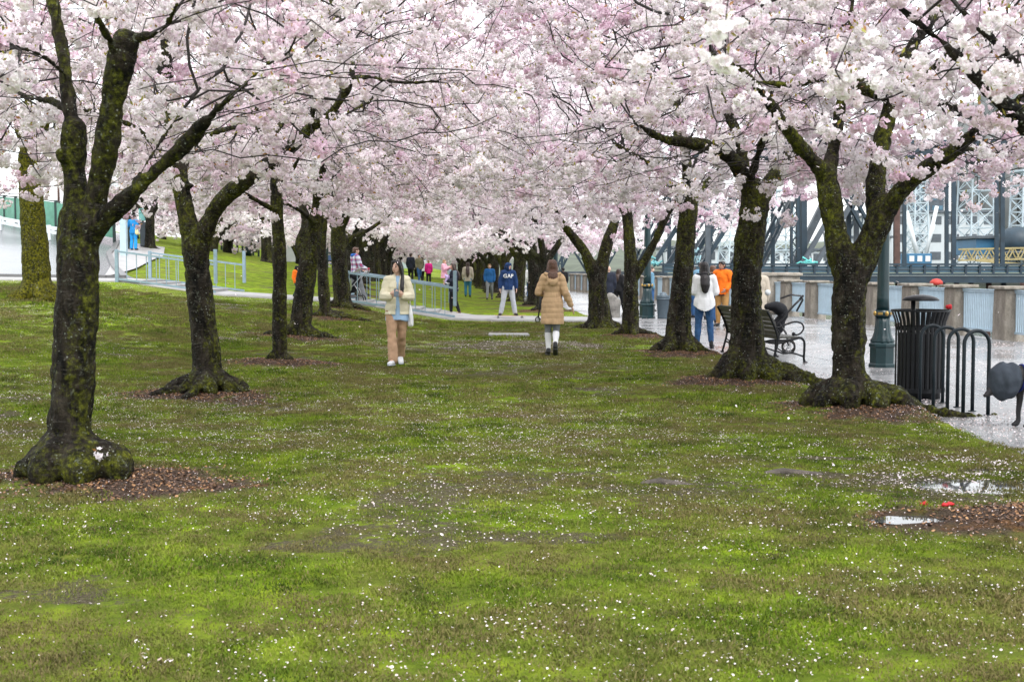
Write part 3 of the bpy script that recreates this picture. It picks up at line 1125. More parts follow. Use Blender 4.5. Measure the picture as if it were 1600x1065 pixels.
HG = 'cherry trees in two rows along the lawn'
f = TREES['L1']; D = f.y
make_tree('cherry_tree', f,
          [px_limb(D, [(110, 765, 92, 0), (108, 715, 84, 0), (112, 640, 76, 0), (116, 560, 75, 0), (120, 470, 76, 0), (122, 400, 72, 0), (124, 345, 72, 0)]),
           px_limb(D, [(124, 370, 60, 0), (120, 320, 46, 0), (116, 260, 42, .02), (116, 200, 40, .03)]),
           px_limb(D, [(116, 215, 26, .03), (109, 170, 25, .05), (102, 110, 25, .1), (90, 40, 23, .2), (74, -40, 18, .4), (50, -130, 12, .7)]),
           px_limb(D, [(134, 372, 52, 0), (150, 312, 42, -.05), (163, 245, 41, -.12), (177, 155, 42, -.2), (190, 95, 44, -.24), (196, 66, 47, -.25)]),
           px_limb(D, [(194, 78, 22, -.25), (207, 62, 17, -.25), (225, 57, 14, -.3), (252, 48, 11, -.5), (275, 10, 8, -.9), (290, -60, 6, -1.4)]),
           px_limb(D, [(188, 85, 18, -.25), (170, 60, 12, -.4), (150, 20, 9, -.8), (140, -50, 7, -1.2)]),
           px_limb(D, [(140, 368, 50, 0), (168, 338, 38, -.1), (205, 305, 30, -.2), (240, 270, 26, -.3), (275, 240, 25, -.4), (305, 208, 23, -.5), (332, 178, 14, -.7), (372, 140, 9, -1.0), (420, 100, 6, -1.4)]),
           px_limb(D, [(205, 305, 16, -.2), (226, 260, 9, .4), (262, 205, 8, 1.0), (300, 150, 6, 1.6)]),
           px_limb(D, [(100, 250, 20, -.02), (97, 243, 24, -.06), (96, 238, 16, -.08)]),
           px_limb(D, [(113, 180, 14, .05), (80, 158, 11, .4), (40, 150, 9, 1.0), (-20, 120, 7, 1.6)]),
           px_limb(D, [(104, 120, 12, .1), (70, 90, 9, -.6), (20, 70, 7, -1.2)])],
          roots_of(f, .22, [(205, .1, .10), (172, .1, .09), (250, .10, .12), (300, .12, .12), (-18, .20, .13), (20, .16, .1), (95, .2, .09)], .75, True),
          ((f.x - .1, f.y + .5, 4.9), (3.7, 3.7, 2.7)), 'tall mossy cherry tree nearest the camera on the left, trunk splitting into two upright stems', 'tree', HG, M_BARK,
          per=4.6, natt=1300, voxel=.018, seed=101, scale=.86, low=2.5, amp=.013, test=lambda p: not (p.x > .3 and p.z < 3.0) or random.random() < .22)

f = TREES['L2']; D = f.y
make_tree('cherry_tree', f,
          [px_limb(D, [(326, 628, 66, 0), (325, 590, 54, 0), (320, 530, 48, 0), (314, 470, 46, 0), (308, 415, 46, 0), (304, 380, 48, 0)]),
           px_limb(D, [(302, 395, 40, 0), (292, 340, 32, 0), (284, 300, 32, .05), (277, 262, 34, .1)]),
           px_limb(D, [(275, 272, 26, .1), (268, 225, 22, .2), (263, 170, 20, .3), (262, 110, 18, .4), (258, 50, 17, .6), (262, -20, 14, .9), (270, -100, 10, 1.3)]),
           px_limb(D, [(270, 268, 16, .1), (252, 238, 13, -.1), (230, 212, 12, -.3), (192, 190, 10, -.6), (150, 175, 8, -1.0), (90, 172, 6, -1.5)]),
           px_limb(D, [(286, 268, 16, .1), (296, 240, 12, .3), (312, 218, 11, .5), (345, 204, 10, .8), (378, 194, 9, 1.2), (410, 160, 7, 1.8)]),
           px_limb(D, [(308, 395, 40, 0), (322, 355, 30, -.1), (346, 315, 28, -.2), (380, 285, 27, -.4), (420, 256, 26, -.6), (455, 231, 24, -.9), (486, 200, 20, -1.1), (510, 184, 16, -1.2)]),
           px_limb(D, [(505, 188, 16, -1.2), (530, 160, 14, -1.3), (545, 130, 13, -1.4), (552, 100, 10, -1.3), (545, 60, 9, -1.0), (520, 10, 8, -.8), (500, -60, 6, -.6)]),
           px_limb(D, [(546, 124, 10, -1.4), (575, 120, 9, -1.5), (615, 128, 8, -1.6), (655, 129, 7, -1.8), (688, 127, 6, -2.0)]),
           px_limb(D, [(440, 240, 14, -.8), (470, 215, 9, .2), (530, 185, 8, 1.2), (590, 150, 6, 2.2)]),
           px_limb(D, [(262, 120, 12, .4), (225, 90, 9, 1.2), (180, 60, 7, 2.0)]),
           px_limb(D, [(486, 200, 12, -1.1), (492, 150, 9, -2.0), (500, 98, 8, -2.6), (492, 60, 7, -3.0)]),
           px_limb(D, [(300, 290, 9, .1), (270, 288, 7, -.6), (240, 285, 5, -1.1)])],
          roots_of(f, .2, [(185, .3, .08), (215, .7, .055), (240, .2, .09), (285, .2, .1), (330, .22, .09), (-8, .3, .09), (60, .3, .09), (120, .3, .09), (262, .55, .05)], .8, True),
          ((f.x + .3, f.y + .2, 5.0), (4.1, 3.9, 2.75)), 'mossy cherry tree second in the left row, long low limb sweeping right over the lawn', 'tree', HG, M_BARK,
          per=4.3, natt=1350, voxel=.02, seed=102, scale=.9, low=2.45)

f = TREES['L3']; D = f.y
make_tree('cherry_tree', f,
          [px_limb(D, [(437, 578, 30, 0), (437, 545, 26, 0), (437, 480, 26, 0), (437, 410, 25, 0), (434, 350, 23, 0), (431, 300, 20, 0), (430, 255, 18, .1), (424, 200, 16, .2), (428, 140, 13, .4), (440, 80, 10, .6)]),
           px_limb(D, [(434, 330, 14, 0), (418, 322, 10, -.3), (402, 314, 8, -.5), (380, 300, 7, -.8), (350, 268, 6, -1.2), (310, 230, 5, -1.8)]),
           px_limb(D, [(431, 292, 12, 0), (446, 276, 8, -.2), (462, 258, 7, -.4), (480, 215, 6, -.8), (510, 160, 5, -1.4)]),
           px_limb(D, [(430, 250, 12, 0), (410, 215, 9, 1.2), (390, 170, 7, 2.4)]),
           px_limb(D, [(427, 210, 12, .2), (460, 170, 9, 1.0), (510, 130, 7, 2.0)])],
          roots_of(f, .13, [(200, .12, .05), (330, .12, .05), (90, .1, .05)], .5),
          ((f.x, f.y, 5.2), (3.9, 3.6, 2.8)), 'slender straight cherry tree third in the left row, its trunk flecked with lichen', 'tree', HG, M_BARK,
          per=3.6, natt=1200, voxel=.018, seed=103, scale=.95, low=2.6, amp=.009)

f = TREES['L4']; D = f.y
make_tree('cherry_tree', f,
          [px_limb(D, [(469, 537, 48, 0), (470, 510, 40, 0), (474, 470, 36, 0), (480, 420, 34, 0), (488, 375, 32, 0), (496, 335, 26, 0)]),
           px_limb(D, [(484, 400, 26, 0), (470, 385, 22, .1), (478, 345, 16, .3), (465, 300, 12, .6), (450, 250, 9, 1.2), (430, 190, 7, 2)]),
           px_limb(D, [(494, 345, 22, 0), (497, 300, 17, -.3), (505, 262, 13, -.8), (495, 220, 10, -1.6), (500, 170, 8, -2.4)]),
           px_limb(D, [(497, 330, 18, 0), (520, 300, 13, .3), (560, 270, 10, .6), (610, 240, 8, 1.0)]),
           px_limb(D, [(492, 350, 12, 0), (470, 330, 8, -1.0), (430, 310, 7, -2.0)])],
          roots_of(f, .25, [(190, .6, .09), (215, .3, .1), (330, .3, .1), (0, .5, .09), (90, .3, .1)], .7),
          ((f.x + .3, f.y, 5.4), (4.2, 3.7, 3.1)), 'thick leaning cherry tree fourth in the left row, close behind the slender one', 'tree', HG, M_BARK,
          per=3.4, natt=1100, voxel=.024, seed=104, scale=1.05, low=2.6)

f = TREES['L5']; D = f.y
make_tree('cherry_tree', f,
          [px_limb(D, [(509, 504, 26, 0), (508, 480, 21, 0), (505, 435, 20, 0), (502, 390, 19, 0), (505, 345, 17, 0), (512, 300, 13, .2), (520, 250, 10, .4)]),
           px_limb(D, [(504, 365, 12, 0), (485, 330, 9, .3), (460, 300, 7, .6)]),
           px_limb(D, [(505, 345, 13, 0), (530, 310, 9, .6), (575, 275, 7, 1.2)])],
          roots_of(f, .16, [(-5, 1.5, .1), (-30, .5, .07), (200, .3, .07), (90, .3, .07)], .6),
          ((f.x + .3, f.y, 5.6), (4.3, 3.7, 3.3)), 'cherry tree fifth in the left row, a long surface root running right', 'tree', HG, M_BARK,
          per=3.3, natt=1000, voxel=.024, seed=105, scale=1.1, low=2.6, near=False)

f = TREES['L6']; D = f.y
make_tree('cherry_tree', f,
          [px_limb(D, [(536, 488, 40, 0), (535, 465, 32, 0), (531, 420, 29, 0), (528, 375, 28, 0), (530, 350, 24, 0)]),
           px_limb(D, [(529, 372, 22, 0), (520, 340, 16, .3), (505, 305, 11, .8), (480, 265, 8, 1.5)]),
           px_limb(D, [(530, 360, 20, 0), (545, 325, 15, -.3), (555, 290, 11, -.8), (570, 245, 8, -1.2)]),
           px_limb(D, [(536, 385, 12, 0), (552, 370, 10, .2), (578, 358, 7, .4), (610, 335, 5, .6)])],
          roots_of(f, .25, [(-10, .8, .1), (-45, .4, .09), (200, .4, .09), (90, .3, .09)], .7),
          ((f.x + .3, f.y, 6.2), (4.5, 3.9, 3.7)), 'dark stout cherry tree at the end of the left row beside the footpath', 'tree', HG, M_BARK,
          per=3.3, natt=1000, voxel=.03, seed=106, scale=1.1, low=2.75, near=False)

f = TREES['R1']; D = f.y
make_tree('cherry_tree', f,
          [px_limb(D, [(1329, 655, 84, 0), (1329, 620, 66, 0), (1327, 560, 58, 0), (1326, 500, 58, 0), (1328, 450, 62, 0), (1330, 415, 64, 0)]),
           px_limb(D, [(1322, 430, 50, 0), (1308, 375, 44, 0), (1298, 320, 41, 0), (1290, 272, 40, .05)]),
           px_limb(D, [(1290, 280, 32, .05), (1270, 250, 27, -.1), (1247, 225, 26, -.3), (1222, 192, 22, -.5), (1195, 150, 16, -.9), (1160, 110, 11, -1.3), (1110, 85, 8, -1.8)]),
           px_limb(D, [(1294, 280, 30, .05), (1302, 235, 25, .2), (1310, 190, 23, .3), (1318, 140, 20, .4), (1328, 90, 15, .6), (1330, 20, 11, .9), (1345, -60, 8, 1.3)]),
           px_limb(D, [(1340, 430, 50, 0), (1356, 385, 48, -.05), (1374, 345, 46, -.1), (1386, 318, 42, -.1)]),
           px_limb(D, [(1370, 350, 36, -.1), (1368, 290, 33, .1), (1374, 240, 32, .2), (1388, 180, 31, .3), (1402, 140, 30, .35)]),
           px_limb(D, [(1398, 152, 28, .35), (1372, 146, 25, .2), (1345, 132, 23, .1), (1315, 120, 19, 0), (1285, 122, 14, -.1), (1240, 132, 10, -.2), (1180, 128, 7, -.4)]),
           px_limb(D, [(1402, 142, 30, .35), (1412, 100, 25, .5), (1440, 50, 21, .8), (1470, 10, 17, 1.2), (1490, -60, 12, 1.6)]),
           px_limb(D, [(1405, 148, 24, .35), (1440, 158, 21, .1), (1480, 166, 19, -.2), (1512, 182, 14, -.5), (1555, 195, 9, -.8)]),
           px_limb(D, [(1430, 155, 18, .1), (1442, 125, 18, -.1), (1470, 98, 18, -.3), (1505, 78, 18, -.5), (1528, 70, 16, -.6)]),
           px_limb(D, [(1528, 70, 12, -.6), (1555, 50, 8, -.9), (1590, 40, 6, -1.3)]),
           px_limb(D, [(1380, 335, 38, -.1), (1402, 305, 33, -.3), (1432, 276, 31, -.5), (1466, 252, 29, -.8), (1498, 230, 26, -1.0), (1532, 200, 20, -1.3), (1568, 172, 14, -1.7), (1600, 150, 10, -2.2)]),
           px_limb(D, [(1498, 230, 12, -1), (1535, 235, 8, -.4), (1590, 240, 6, .4)])],
          roots_of(f, .24, [(180, .28, .12), (215, .26, .12), (255, .26, .13), (292, .28, .13), (325, .35, .11), (-12, 1.3, .085), (5, .5, .1), (-30, .9, .06), (95, .3, .11), (140, .25, .1)], .85, True),
          ((f.x + .1, f.y, 5.0), (4.1, 3.9, 2.75)), 'big cherry tree with wide V-shaped fork and gnarled roots before the teal lamp post', 'tree', HG, M_BARK,
          per=4.4, natt=1400, voxel=.02, seed=111, scale=.95, low=2.45, amp=.014, test=lambda p: not (p.x < -.7 and p.z < 3.15))

f = TREES['R2']; D = f.y
make_tree('cherry_tree', f,
          [px_limb(D, [(1168, 606, 96, 0), (1168, 570, 76, 0), (1167, 520, 62, 0), (1166, 450, 54, 0), (1170, 390, 51, 0), (1178, 335, 52, 0), (1180, 300, 50, 0)]),
           px_limb(D, [(1174, 310, 34, 0), (1162, 272, 29, -.2), (1140, 245, 27, -.5), (1110, 230, 26, -.8), (1075, 222, 24, -1.0), (1052, 220, 18, -1.1), (1025, 212, 12, -1.3), (990, 190, 8, -1.8)]),
           px_limb(D, [(1172, 300, 26, 0), (1162, 250, 19, .2), (1150, 205, 17, .3), (1132, 165, 15, .5), (1118, 110, 11, .8), (1110, 40, 8, 1.2)]),
           px_limb(D, [(1186, 312, 36, 0), (1204, 285, 31, .1), (1222, 262, 30, .3), (1236, 240, 26, .6), (1250, 205, 18, 1.0), (1262, 160, 13, 1.5), (1290, 90, 9, 2.2)]),
           px_limb(D, [(1055, 221, 12, -1.1), (1060, 190, 8, -.4), (1050, 150, 7, .4), (1030, 90, 6, 1.2)]),
           px_limb(D, [(1170, 290, 16, 0), (1185, 240, 12, -1.0), (1200, 190, 9, -2.0), (1205, 140, 7, -3.0)])],
          roots_of(f, .3, [(-12, .95, .16), (-30, .5, .13), (195, .3, .13), (225, .25, .13), (265, .25, .14), (310, .25, .13), (60, .3, .13), (130, .3, .13)], 1.0),
          ((f.x, f.y, 5.1), (4.0, 3.8, 2.75)), 'stout straight cherry tree with a thick mossy limb reaching left, in front of the bench', 'tree', HG, M_BARK,
          per=4.0, natt=1250, voxel=.022, seed=112, scale=.98, low=2.6, amp=.015)

f = TREES['R3']; D = f.y
make_tree('cherry_tree', f,
          [px_limb(D, [(1059, 562, 66, 0), (1060, 535, 52, 0), (1062, 480, 40, 0), (1068, 420, 36, 0), (1073, 360, 34, 0), (1076, 318, 33, 0)]),
           px_limb(D, [(1072, 325, 22, 0), (1058, 298, 15, -.3), (1035, 272, 12, -.7), (1005, 250, 9, -1.2), (960, 225, 7, -1.8)]),
           px_limb(D, [(1076, 320, 26, 0), (1074, 275, 20, .3), (1070, 230, 16, .6), (1060, 170, 12, 1.0), (1055, 100, 8, 1.5)]),
           px_limb(D, [(1080, 320, 20, 0), (1098, 292, 13, .2), (1120, 270, 10, .6), (1160, 235, 8, 1.2)]),
           px_limb(D, [(1076, 300, 14, 0), (1070, 260, 10, -1.5), (1062, 215, 8, -2.6)])],
          roots_of(f, .24, [(190, .4, .1), (230, .3, .1), (300, .3, .1), (340, .35, .1), (60, .3, .1), (120, .3, .1)], 1.0),
          ((f.x - .3, f.y, 5.5), (4.2, 3.8, 3.1)), 'dark cherry tree with flared foot just left of the woman in the white shirt', 'tree', HG, M_BARK,
          per=3.6, natt=1150, voxel=.024, seed=113, scale=1.02, low=2.75)

f = TREES['R4']; D = f.y
make_tree('cherry_tree', f,
          [px_limb(D, [(985, 533, 38, 0), (985, 510, 31, 0), (986, 450, 27, 0), (985, 400, 23, 0), (981, 350, 19, 0), (977, 305, 15, .1), (972, 250, 11, .3)]),
           px_limb(D, [(992, 430, 20, 0), (1008, 405, 15, -.1), (1024, 375, 14, -.3), (1040, 340, 13, -.5), (1056, 310, 11, -.8), (1080, 270, 8, -1.2)]),
           px_limb(D, [(980, 340, 12, 0), (960, 310, 9, .5), (930, 285, 7, 1.0)])],
          roots_of(f, .2, [(185, .3, .08), (-10, .8, .06), (280, .25, .08), (90, .3, .08)], .7),
          ((f.x - .3, f.y, 5.8), (4.3, 3.8, 3.3)), 'slim forked cherry tree with one limb slanting right beside the second green lamp post', 'tree', HG, M_BARK,
          per=3.4, natt=1050, voxel=.026, seed=114, scale=1.06, low=2.8, near=False)

f = TREES['R5']; D = f.y
make_tree('cherry_tree', f,
          [px_limb(D, [(937, 521, 60, 0), (937, 495, 44, 0), (934, 455, 33, 0), (932, 425, 32, 0)]),
           px_limb(D, [(928, 430, 26, 0), (914, 395, 18, 0), (897, 372, 16, -.1), (880, 350, 12, -.4), (860, 315, 8, -.9)]),
           px_limb(D, [(938, 430, 26, 0), (946, 390, 22, 0), (956, 360, 20, .2), (965, 330, 15, .5), (975, 285, 10, 1.0)])],
          roots_of(f, .25, [(190, .5, .1), (-8, .7, .1), (230, .3, .1), (310, .3, .1), (90, .3, .1)], .9),
          ((f.x - .3, f.y, 6.2), (4.5, 3.9, 3.7)), 'mossy Y-forked cherry tree by the footpath, beside the grey boulder', 'tree', HG, M_BARK,
          per=3.4, natt=1000, voxel=.03, seed=115, scale=1.1, low=2.5, near=False)

f = TREES['R0']
make_tree('cherry_tree', f,
          [[(f + Vector((.1, 0, -.1)), .27), (f + Vector((.05, 0, .3)), .24), (f + Vector((.12, .05, 1.0)), .2), (f + Vector((.18, .1, 1.7)), .2)],
           [(f + Vector((.15, .1, 1.5)), .16), (f + Vector((-.35, .1, 2.2)), .10), (f + Vector((-.72, .1, 2.42)), .07), (f + Vector((-.95, .1, 2.62)), .045), (f + Vector((-1.3, .2, 3.0)), .03), (f + Vector((-1.9, .3, 3.5)), .02)],
           [(f + Vector((.18, .1, 1.6)), .16), (f + Vector((.4, .5, 2.4)), .11), (f + Vector((.2, 1.2, 3.2)), .08), (f + Vector((-.2, 1.9, 4.2)), .05)],
           [(f + Vector((.18, .1, 1.6)), .15), (f + Vector((.9, -.3, 2.4)), .1), (f + Vector((1.6, -.5, 3.3)), .06)],
           [(f + Vector((-.5, .1, 2.3)), .05), (f + Vector((-.6, .5, 2.8)), .035), (f + Vector((-.9, .9, 3.3)), .025)]],
          roots_of(f, .24, [(180, .4, .1), (200, .3, .1), (270, .3, .1), (-20, .3, .1), (90, .3, .1)], .9),
          ((f.x - .1, f.y + .3, 4.7), (3.5, 3.1, 2.5)), 'cherry tree at the right edge, only overhanging blossom limbs and soil mound showing', 'tree', HG, M_BARK_DARK,
          per=4.2, natt=1150, voxel=.022, seed=110, scale=.86, low=2.45, test=lambda p: not (p.y + f.y < 6.2 and p.x + f.x < 1.2))

f = TREES['BIG']; D = f.y
make_tree('cherry_tree', f,
          [px_limb(D, [(60, 482, 64, 0), (59, 462, 56, 0), (57, 430, 50, 0), (54, 380, 46, 0), (50, 320, 42, 0), (47, 270, 40, 0), (46, 245, 38, 0)]),
           px_limb(D, [(44, 258, 24, 0), (36, 225, 16, .3), (20, 180, 12, .6), (-20, 130, 9, 1.0)]),
           px_limb(D, [(50, 258, 24, 0), (62, 215, 16, -.3), (85, 160, 12, -.6), (100, 90, 9, -1)]),
           px_limb(D, [(46, 250, 20, 0), (48, 200, 14, .8), (40, 130, 10, 1.8)])],
          roots_of(f, .4, [(190, .3, .13), (-10, .25, .13), (240, .2, .13), (300, .2, .13), (90, .3, .13)], .8),
          ((f.x, f.y, 6.6), (4.2, 3.9, 2.7)), 'thick yellow-green mossy tree trunk by the wet road at the far left', 'tree', 'trees on the bank by the road', M_BARK_MOSS,
          per=3.4, natt=1000, voxel=.03, seed=120, scale=1.1, low=3.6, near=False)

# ------------------------------------------------------------------ trees further off: five grown, the rest copies of those
ORD = ['first', 'second', 'third', 'fourth', 'fifth', 'sixth', 'seventh', 'eighth', 'ninth', 'tenth', 'eleventh', 'twelfth', 'thirteenth', 'fourteenth', 'fifteenth', 'sixteenth', 'seventeenth', 'eighteenth']


def generic_limbs(f, seed, h=1.75, lean=.12, nl=4, r=.2):
    q = random.Random(seed)
    lx, ly = q.uniform(-lean, lean), q.uniform(-lean, lean)
    top = f + Vector((lx, ly, h))
    out = [[(f + Vector((0, 0, -.12)), r * 1.5), (f + Vector((0, 0, .15)), r * 1.15), (f + Vector((lx * .3, ly * .3, h * .5)), r), (top, r * .95)]]
    a0 = q.uniform(0, 6.28)
    for k in range(nl):
        a = a0 + k * 6.283 / nl + q.uniform(-.4, .4); d = Vector((math.cos(a), math.sin(a), 0))
        rise = q.uniform(.8, 1.5)
        p = top - Vector((0, 0, .15)); L = q.uniform(.75, 1.15)
        out.append([(p, r * .62), (p + d * .35 * L + Vector((0, 0, .45 * rise)), r * .5), (p + d * 1.0 * L + Vector((0, 0, 1.0 * rise)), r * .36), (p + d * 1.9 * L + Vector((0, 0, 1.5 * rise)), r * .2)])
    return out


protos = []
FG = 'cherry trees beyond the cross path'
spots = [(p, 'right') for p in FAR_R] + [(p, 'left') for p in FAR_L]
labels = []
for k in range(len(FAR_R)):
    labels.append(f'{ORD[k]} cherry tree past the cross path in the promenade-side row')
for k in range(len(FAR_L)):
    labels.append(f'{ORD[k]} cherry tree past the cross path in the bank-side row')
BK = [M_BARK_DARK, M_BARK_DARK, M_BARK, M_BARK, M_BARK_DARK]
for i, ((x, y), sd) in enumerate(spots):
    f = Vector((x, y, tzf(x, y)))
    j = [0, 1, 3, 2, 4][i % 5]
    if i < 5:
        r_ = make_tree('cherry_tree', f, generic_limbs(f, 300 + i, 1.65 + .1 * (i % 3), r=.25 + .03 * (i % 3)), roots_of(f, .28, [(a, .35, .09) for a in (10, 80, 150, 215, 290)], .8),
                       ((f.x, f.y, 6.0), (4.5, 4.1, 3.7)), labels[i], 'tree', FG, BK[j], near=False, per=2.6, natt=1050, voxel=.04, seed=200 + i, scale=1.35, low=2.25 - .0 * y, clump=.32, tip=.006)
        protos.append(r_)
    else:
        r_ = copy_tree(protos[(i * 3 + (i // 5)) % 5]); r_.location = f; r_.rotation_euler.z = rng.uniform(0, 6.28); r_['label'] = labels[i]
        s = rng.uniform(.92, 1.08); r_.scale = (s, s, s)
# blossom trees on and behind the grassy bank, left of the rows
HGRP = 'blossom trees behind the grassy bank'
for i, (px, Y, s, lb) in enumerate(((236, 66, 1.0, 'dark-trunked cherry tree beside the person in blue at the top of the bank'),
                                    (418, 72, 1.0, 'small forked cherry tree behind the crest of the grassy bank'),
                                    (300, 84, 1.2, 'blossom tree behind the bank, left of the pale banner'),
                                    (355, 90, 1.25, 'blossom tree over the dark fence behind the bank'),
                                    (470, 86, 1.2, 'blossom tree behind the bank seen past the leaning trunk'),
                                    (255, 100, 1.5, 'tall white blossom crown behind the person in blue'),
                                    (395, 112, 1.5, 'tall white blossom crown above the far fence'),
                                    (560, 104, 1.3, 'white blossom tree above the stroller, far behind'),
                                    (615, 118, 1.35, 'white blossom tree far behind the woman with the phone'),
                                    (655, 124, 1.3, 'far small blossom tree above the distant dark-clothed pair'),
                                    (505, 128, 1.5, 'far white blossom tree over the end of the bank'),
                                    (332, 79, 1.1, 'blossom tree just behind the crest, right of the second left trunk'),
                                    (448, 98, 1.3, 'blossom tree behind the slender left trunk, beyond the bank'),
                                    (212, 88, 1.3, 'blossom tree behind the pale blue sign post'))):
    x = (px - 800) * Y / 2000
    r_ = copy_tree(protos[(i * 2) % 5]); r_.location = (x, Y, tzf(x, Y) - (.03 if Y < 78 else 1.6)); r_.rotation_euler.z = rng.uniform(0, 6.28); r_.scale = (s, s, s)
    r_['label'] = lb; r_['group'] = HGRP

# ------------------------------------------------------------------ promenade, river, far bank
t = NT('wet_concrete')
P = t.pos()
n1 = t.noise(.5, 5, .6, P); n2 = t.noise(7, 5, .65, P); n3 = t.noise(90, 3, .7, P)
c = t.mix(.5, t.ramp(n2, [(.3, (.13, .132, .137)), (.7, (.24, .24, .243))]), t.ramp(n3, [(.3, (.11, .11, .114)), (.7, (.27, .268, .265))]))
t.color(c); t.rough(t.ramp(t.math('ADD', t.math('MULTIPLY', n1, .7), t.math('MULTIPLY', n2, .3)), [(.42, .12), (.6, .42)]))
t.b.inputs['Specular IOR Level'].default_value = .6
t.bump(t.math('ADD', n3, t.math('MULTIPLY', n2, .6)), .25, .006)
M_CONC = t.m
t = NT('weathered_concrete')
co = t.coord('Object')
n1 = t.noise(2.2, 6, .7, t.coord('Object', (1, 1, .4))); n2 = t.noise(30, 4, .7, co)
c = t.ramp(n1, [(.3, (.13, .115, .09)), (.5, (.27, .24, .20)), (.72, (.44, .41, .36))])
c = t.mix(t.ramp(n2, [(.5, 0), (.68, .5)]), c, (.11, .085, .05))
t.color(c); t.rough(.85); t.bump(n2, .6, .02)
M_POST = t.m
M_PALE = simple('pale_blue_paint', (.42, .54, .62), .45, .1, 6, .1)
M_STEEL_PALE = simple('galvanised_blue_grey', (.24, .33, .39), .45, .15, 8, .15, metal=.2)
M_BLACK = simple('black_cast_iron', (.008, .009, .011), .4, .3, 20, .2, spec=.25)
M_TEAL = simple('dark_teal_enamel', (.004, .024, .028), .3, .25, 5, .08)
M_GOLD = simple('old_gilding', (.42, .27, .08), .35, .2, 30, .2, metal=.6)
M_BRIDGE = simple('dark_bridge_steel', (.014, .032, .048), .55, .3, 1.2, .2)
M_BRIDGE2 = simple('grey_blue_bridge_steel', (.07, .085, .10), .55, .3, 1.2, .2)
M_RUST = simple('rusty_brown_steel', (.085, .045, .035), .7, .4, 1.5, .2)
M_WHITE = simple('white_paint', (.60, .64, .66), .5, .08, 4, .05)
M_ASPHALT = simple('wet_asphalt', (.12, .125, .13), .25, .2, 1.2, .15, spec=.6)
M_STONE = simple('grey_boulder', (.20, .19, .175), .85, .35, 5, .8, bdist=.03)

base_pts = []
yy = [4, 10, 20, 30, 40, 60, 80, 110, 140, 200]
me = np_mesh('promenade', [(edge_x(y) - 1.6, y, -.035) for y in yy] + [(WALL(y) + .3, y, -.035) for y in yy],
             [(i, i + len(yy), i + 1 + len(yy), i + 1) for i in range(len(yy) - 1)], M_CONC)
prom = tag(link('promenade', me), kind='structure')
sh = -.1165
SW, SL = 3.05, 3.0


def slab_mesh(w_, l_):
    mb = MB(); g = .008; b = .006
    def p(u, v, z): return (u + sh * v, v, z)
    lo = [p(g, g, -.034), p(w_ - g, g, -.034), p(w_ - g, l_ - g, -.034), p(g, l_ - g, -.034)]
    m1 = [p(g, g, -b), p(w_ - g, g, -b), p(w_ - g, l_ - g, -b), p(g, l_ - g, -b)]
    hi = [p(g + b, g + b, 0), p(w_ - g - b, g + b, 0), p(w_ - g - b, l_ - g - b, 0), p(g + b, l_ - g - b, 0)]
    fs = []
    for o in (0, 4):
        for i in range(4): fs.append((o + i, o + (i + 1) % 4, o + 4 + (i + 1) % 4, o + 4 + i))
    fs.append((8, 9, 10, 11))
    mb.add(lo + m1 + hi, fs)
    return mb.mesh('paving_slab', M_CONC)


sm = slab_mesh(SW, SL)
for r_ in range(24):
    y = 4 + r_ * SL
    for c_ in range(3):
        x = WALL(y) - .25 - (c_ + 1) * SW
        if x + SW < edge_x(y) - .6: continue
        link('paving_slab', sm, prom, (x, y, rng.uniform(-.0015, .0015)))
me = np_mesh('paving', [(WALL(y) - .25 - 7, y, .0) for y in (76, 110, 200)] + [(WALL(y) - .25, y, .0) for y in (76, 110, 200)], [(0, 3, 4, 1), (1, 4, 5, 2)], M_CONC)
link('far_paving', me, prom)

t = NT('grey_green_water')
t.color((.05, .07, .075)); t.rough(.12); t.bump(t.noise(1.6, 4, .6, t.pos()), .35, .2)
tag(link('river', np_mesh('river', [(-20, -12, -4.5), (900, -12, -4.5), (900, 165, -4.5), (-20, 165, -4.5)], [(0, 1, 2, 3)], t.m)), kind='structure')
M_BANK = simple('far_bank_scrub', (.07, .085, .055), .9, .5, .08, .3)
gx = np.linspace(-60, 900, 80); gyv = np.array([150, 158, 170, 200, 260, 400, 700.])
BX, BY = np.meshgrid(gx, gyv)
BZ = np.interp(BY, [150, 158, 170, 200, 260, 400, 700], [-5, -1.5, .2, 1.0, 2.0, 6, 14]) + (fnoise(BX, BY, 30, 88, 3) - .5) * np.interp(BY, [150, 200, 400, 700], [.5, 1.5, 8, 16])
BZ = np.where(BX < WALL(BY) + 12, np.minimum(BZ, -6 + 0 * BZ), BZ)
ib = np.arange(BX.size).reshape(BX.shape)
tag(link('far_bank', np_mesh('far_bank', np.stack([BX, BY, BZ], -1).reshape(-1, 3), np.stack([ib[:-1, :-1], ib[:-1, 1:], ib[1:, 1:], ib[1:, :-1]], -1).reshape(-1, 4), M_BANK, True)), kind='structure')
# wooded hills closing the view
hx = np.linspace(-900, 900, 160); rows_ = []
for k, (yv, zz) in enumerate(((560, -4), (600, 2), (680, 7), (760, 11), (900, 18))):
    rows_.append(np.stack([hx, np.full_like(hx, yv), zz * (.5 + fnoise(hx, np.full_like(hx, yv), 130, 60, 4))], -1))
HV = np.concatenate(rows_); ih = np.arange(len(HV)).reshape(5, -1)
tag(link('hills', np_mesh('hills', HV, np.stack([ih[:-1, :-1], ih[:-1, 1:], ih[1:, 1:], ih[1:, :-1]], -1).reshape(-1, 4), simple('hazy_wooded_hill', (.20, .23, .22), .95, .25, .05, .2), True)), kind='structure')

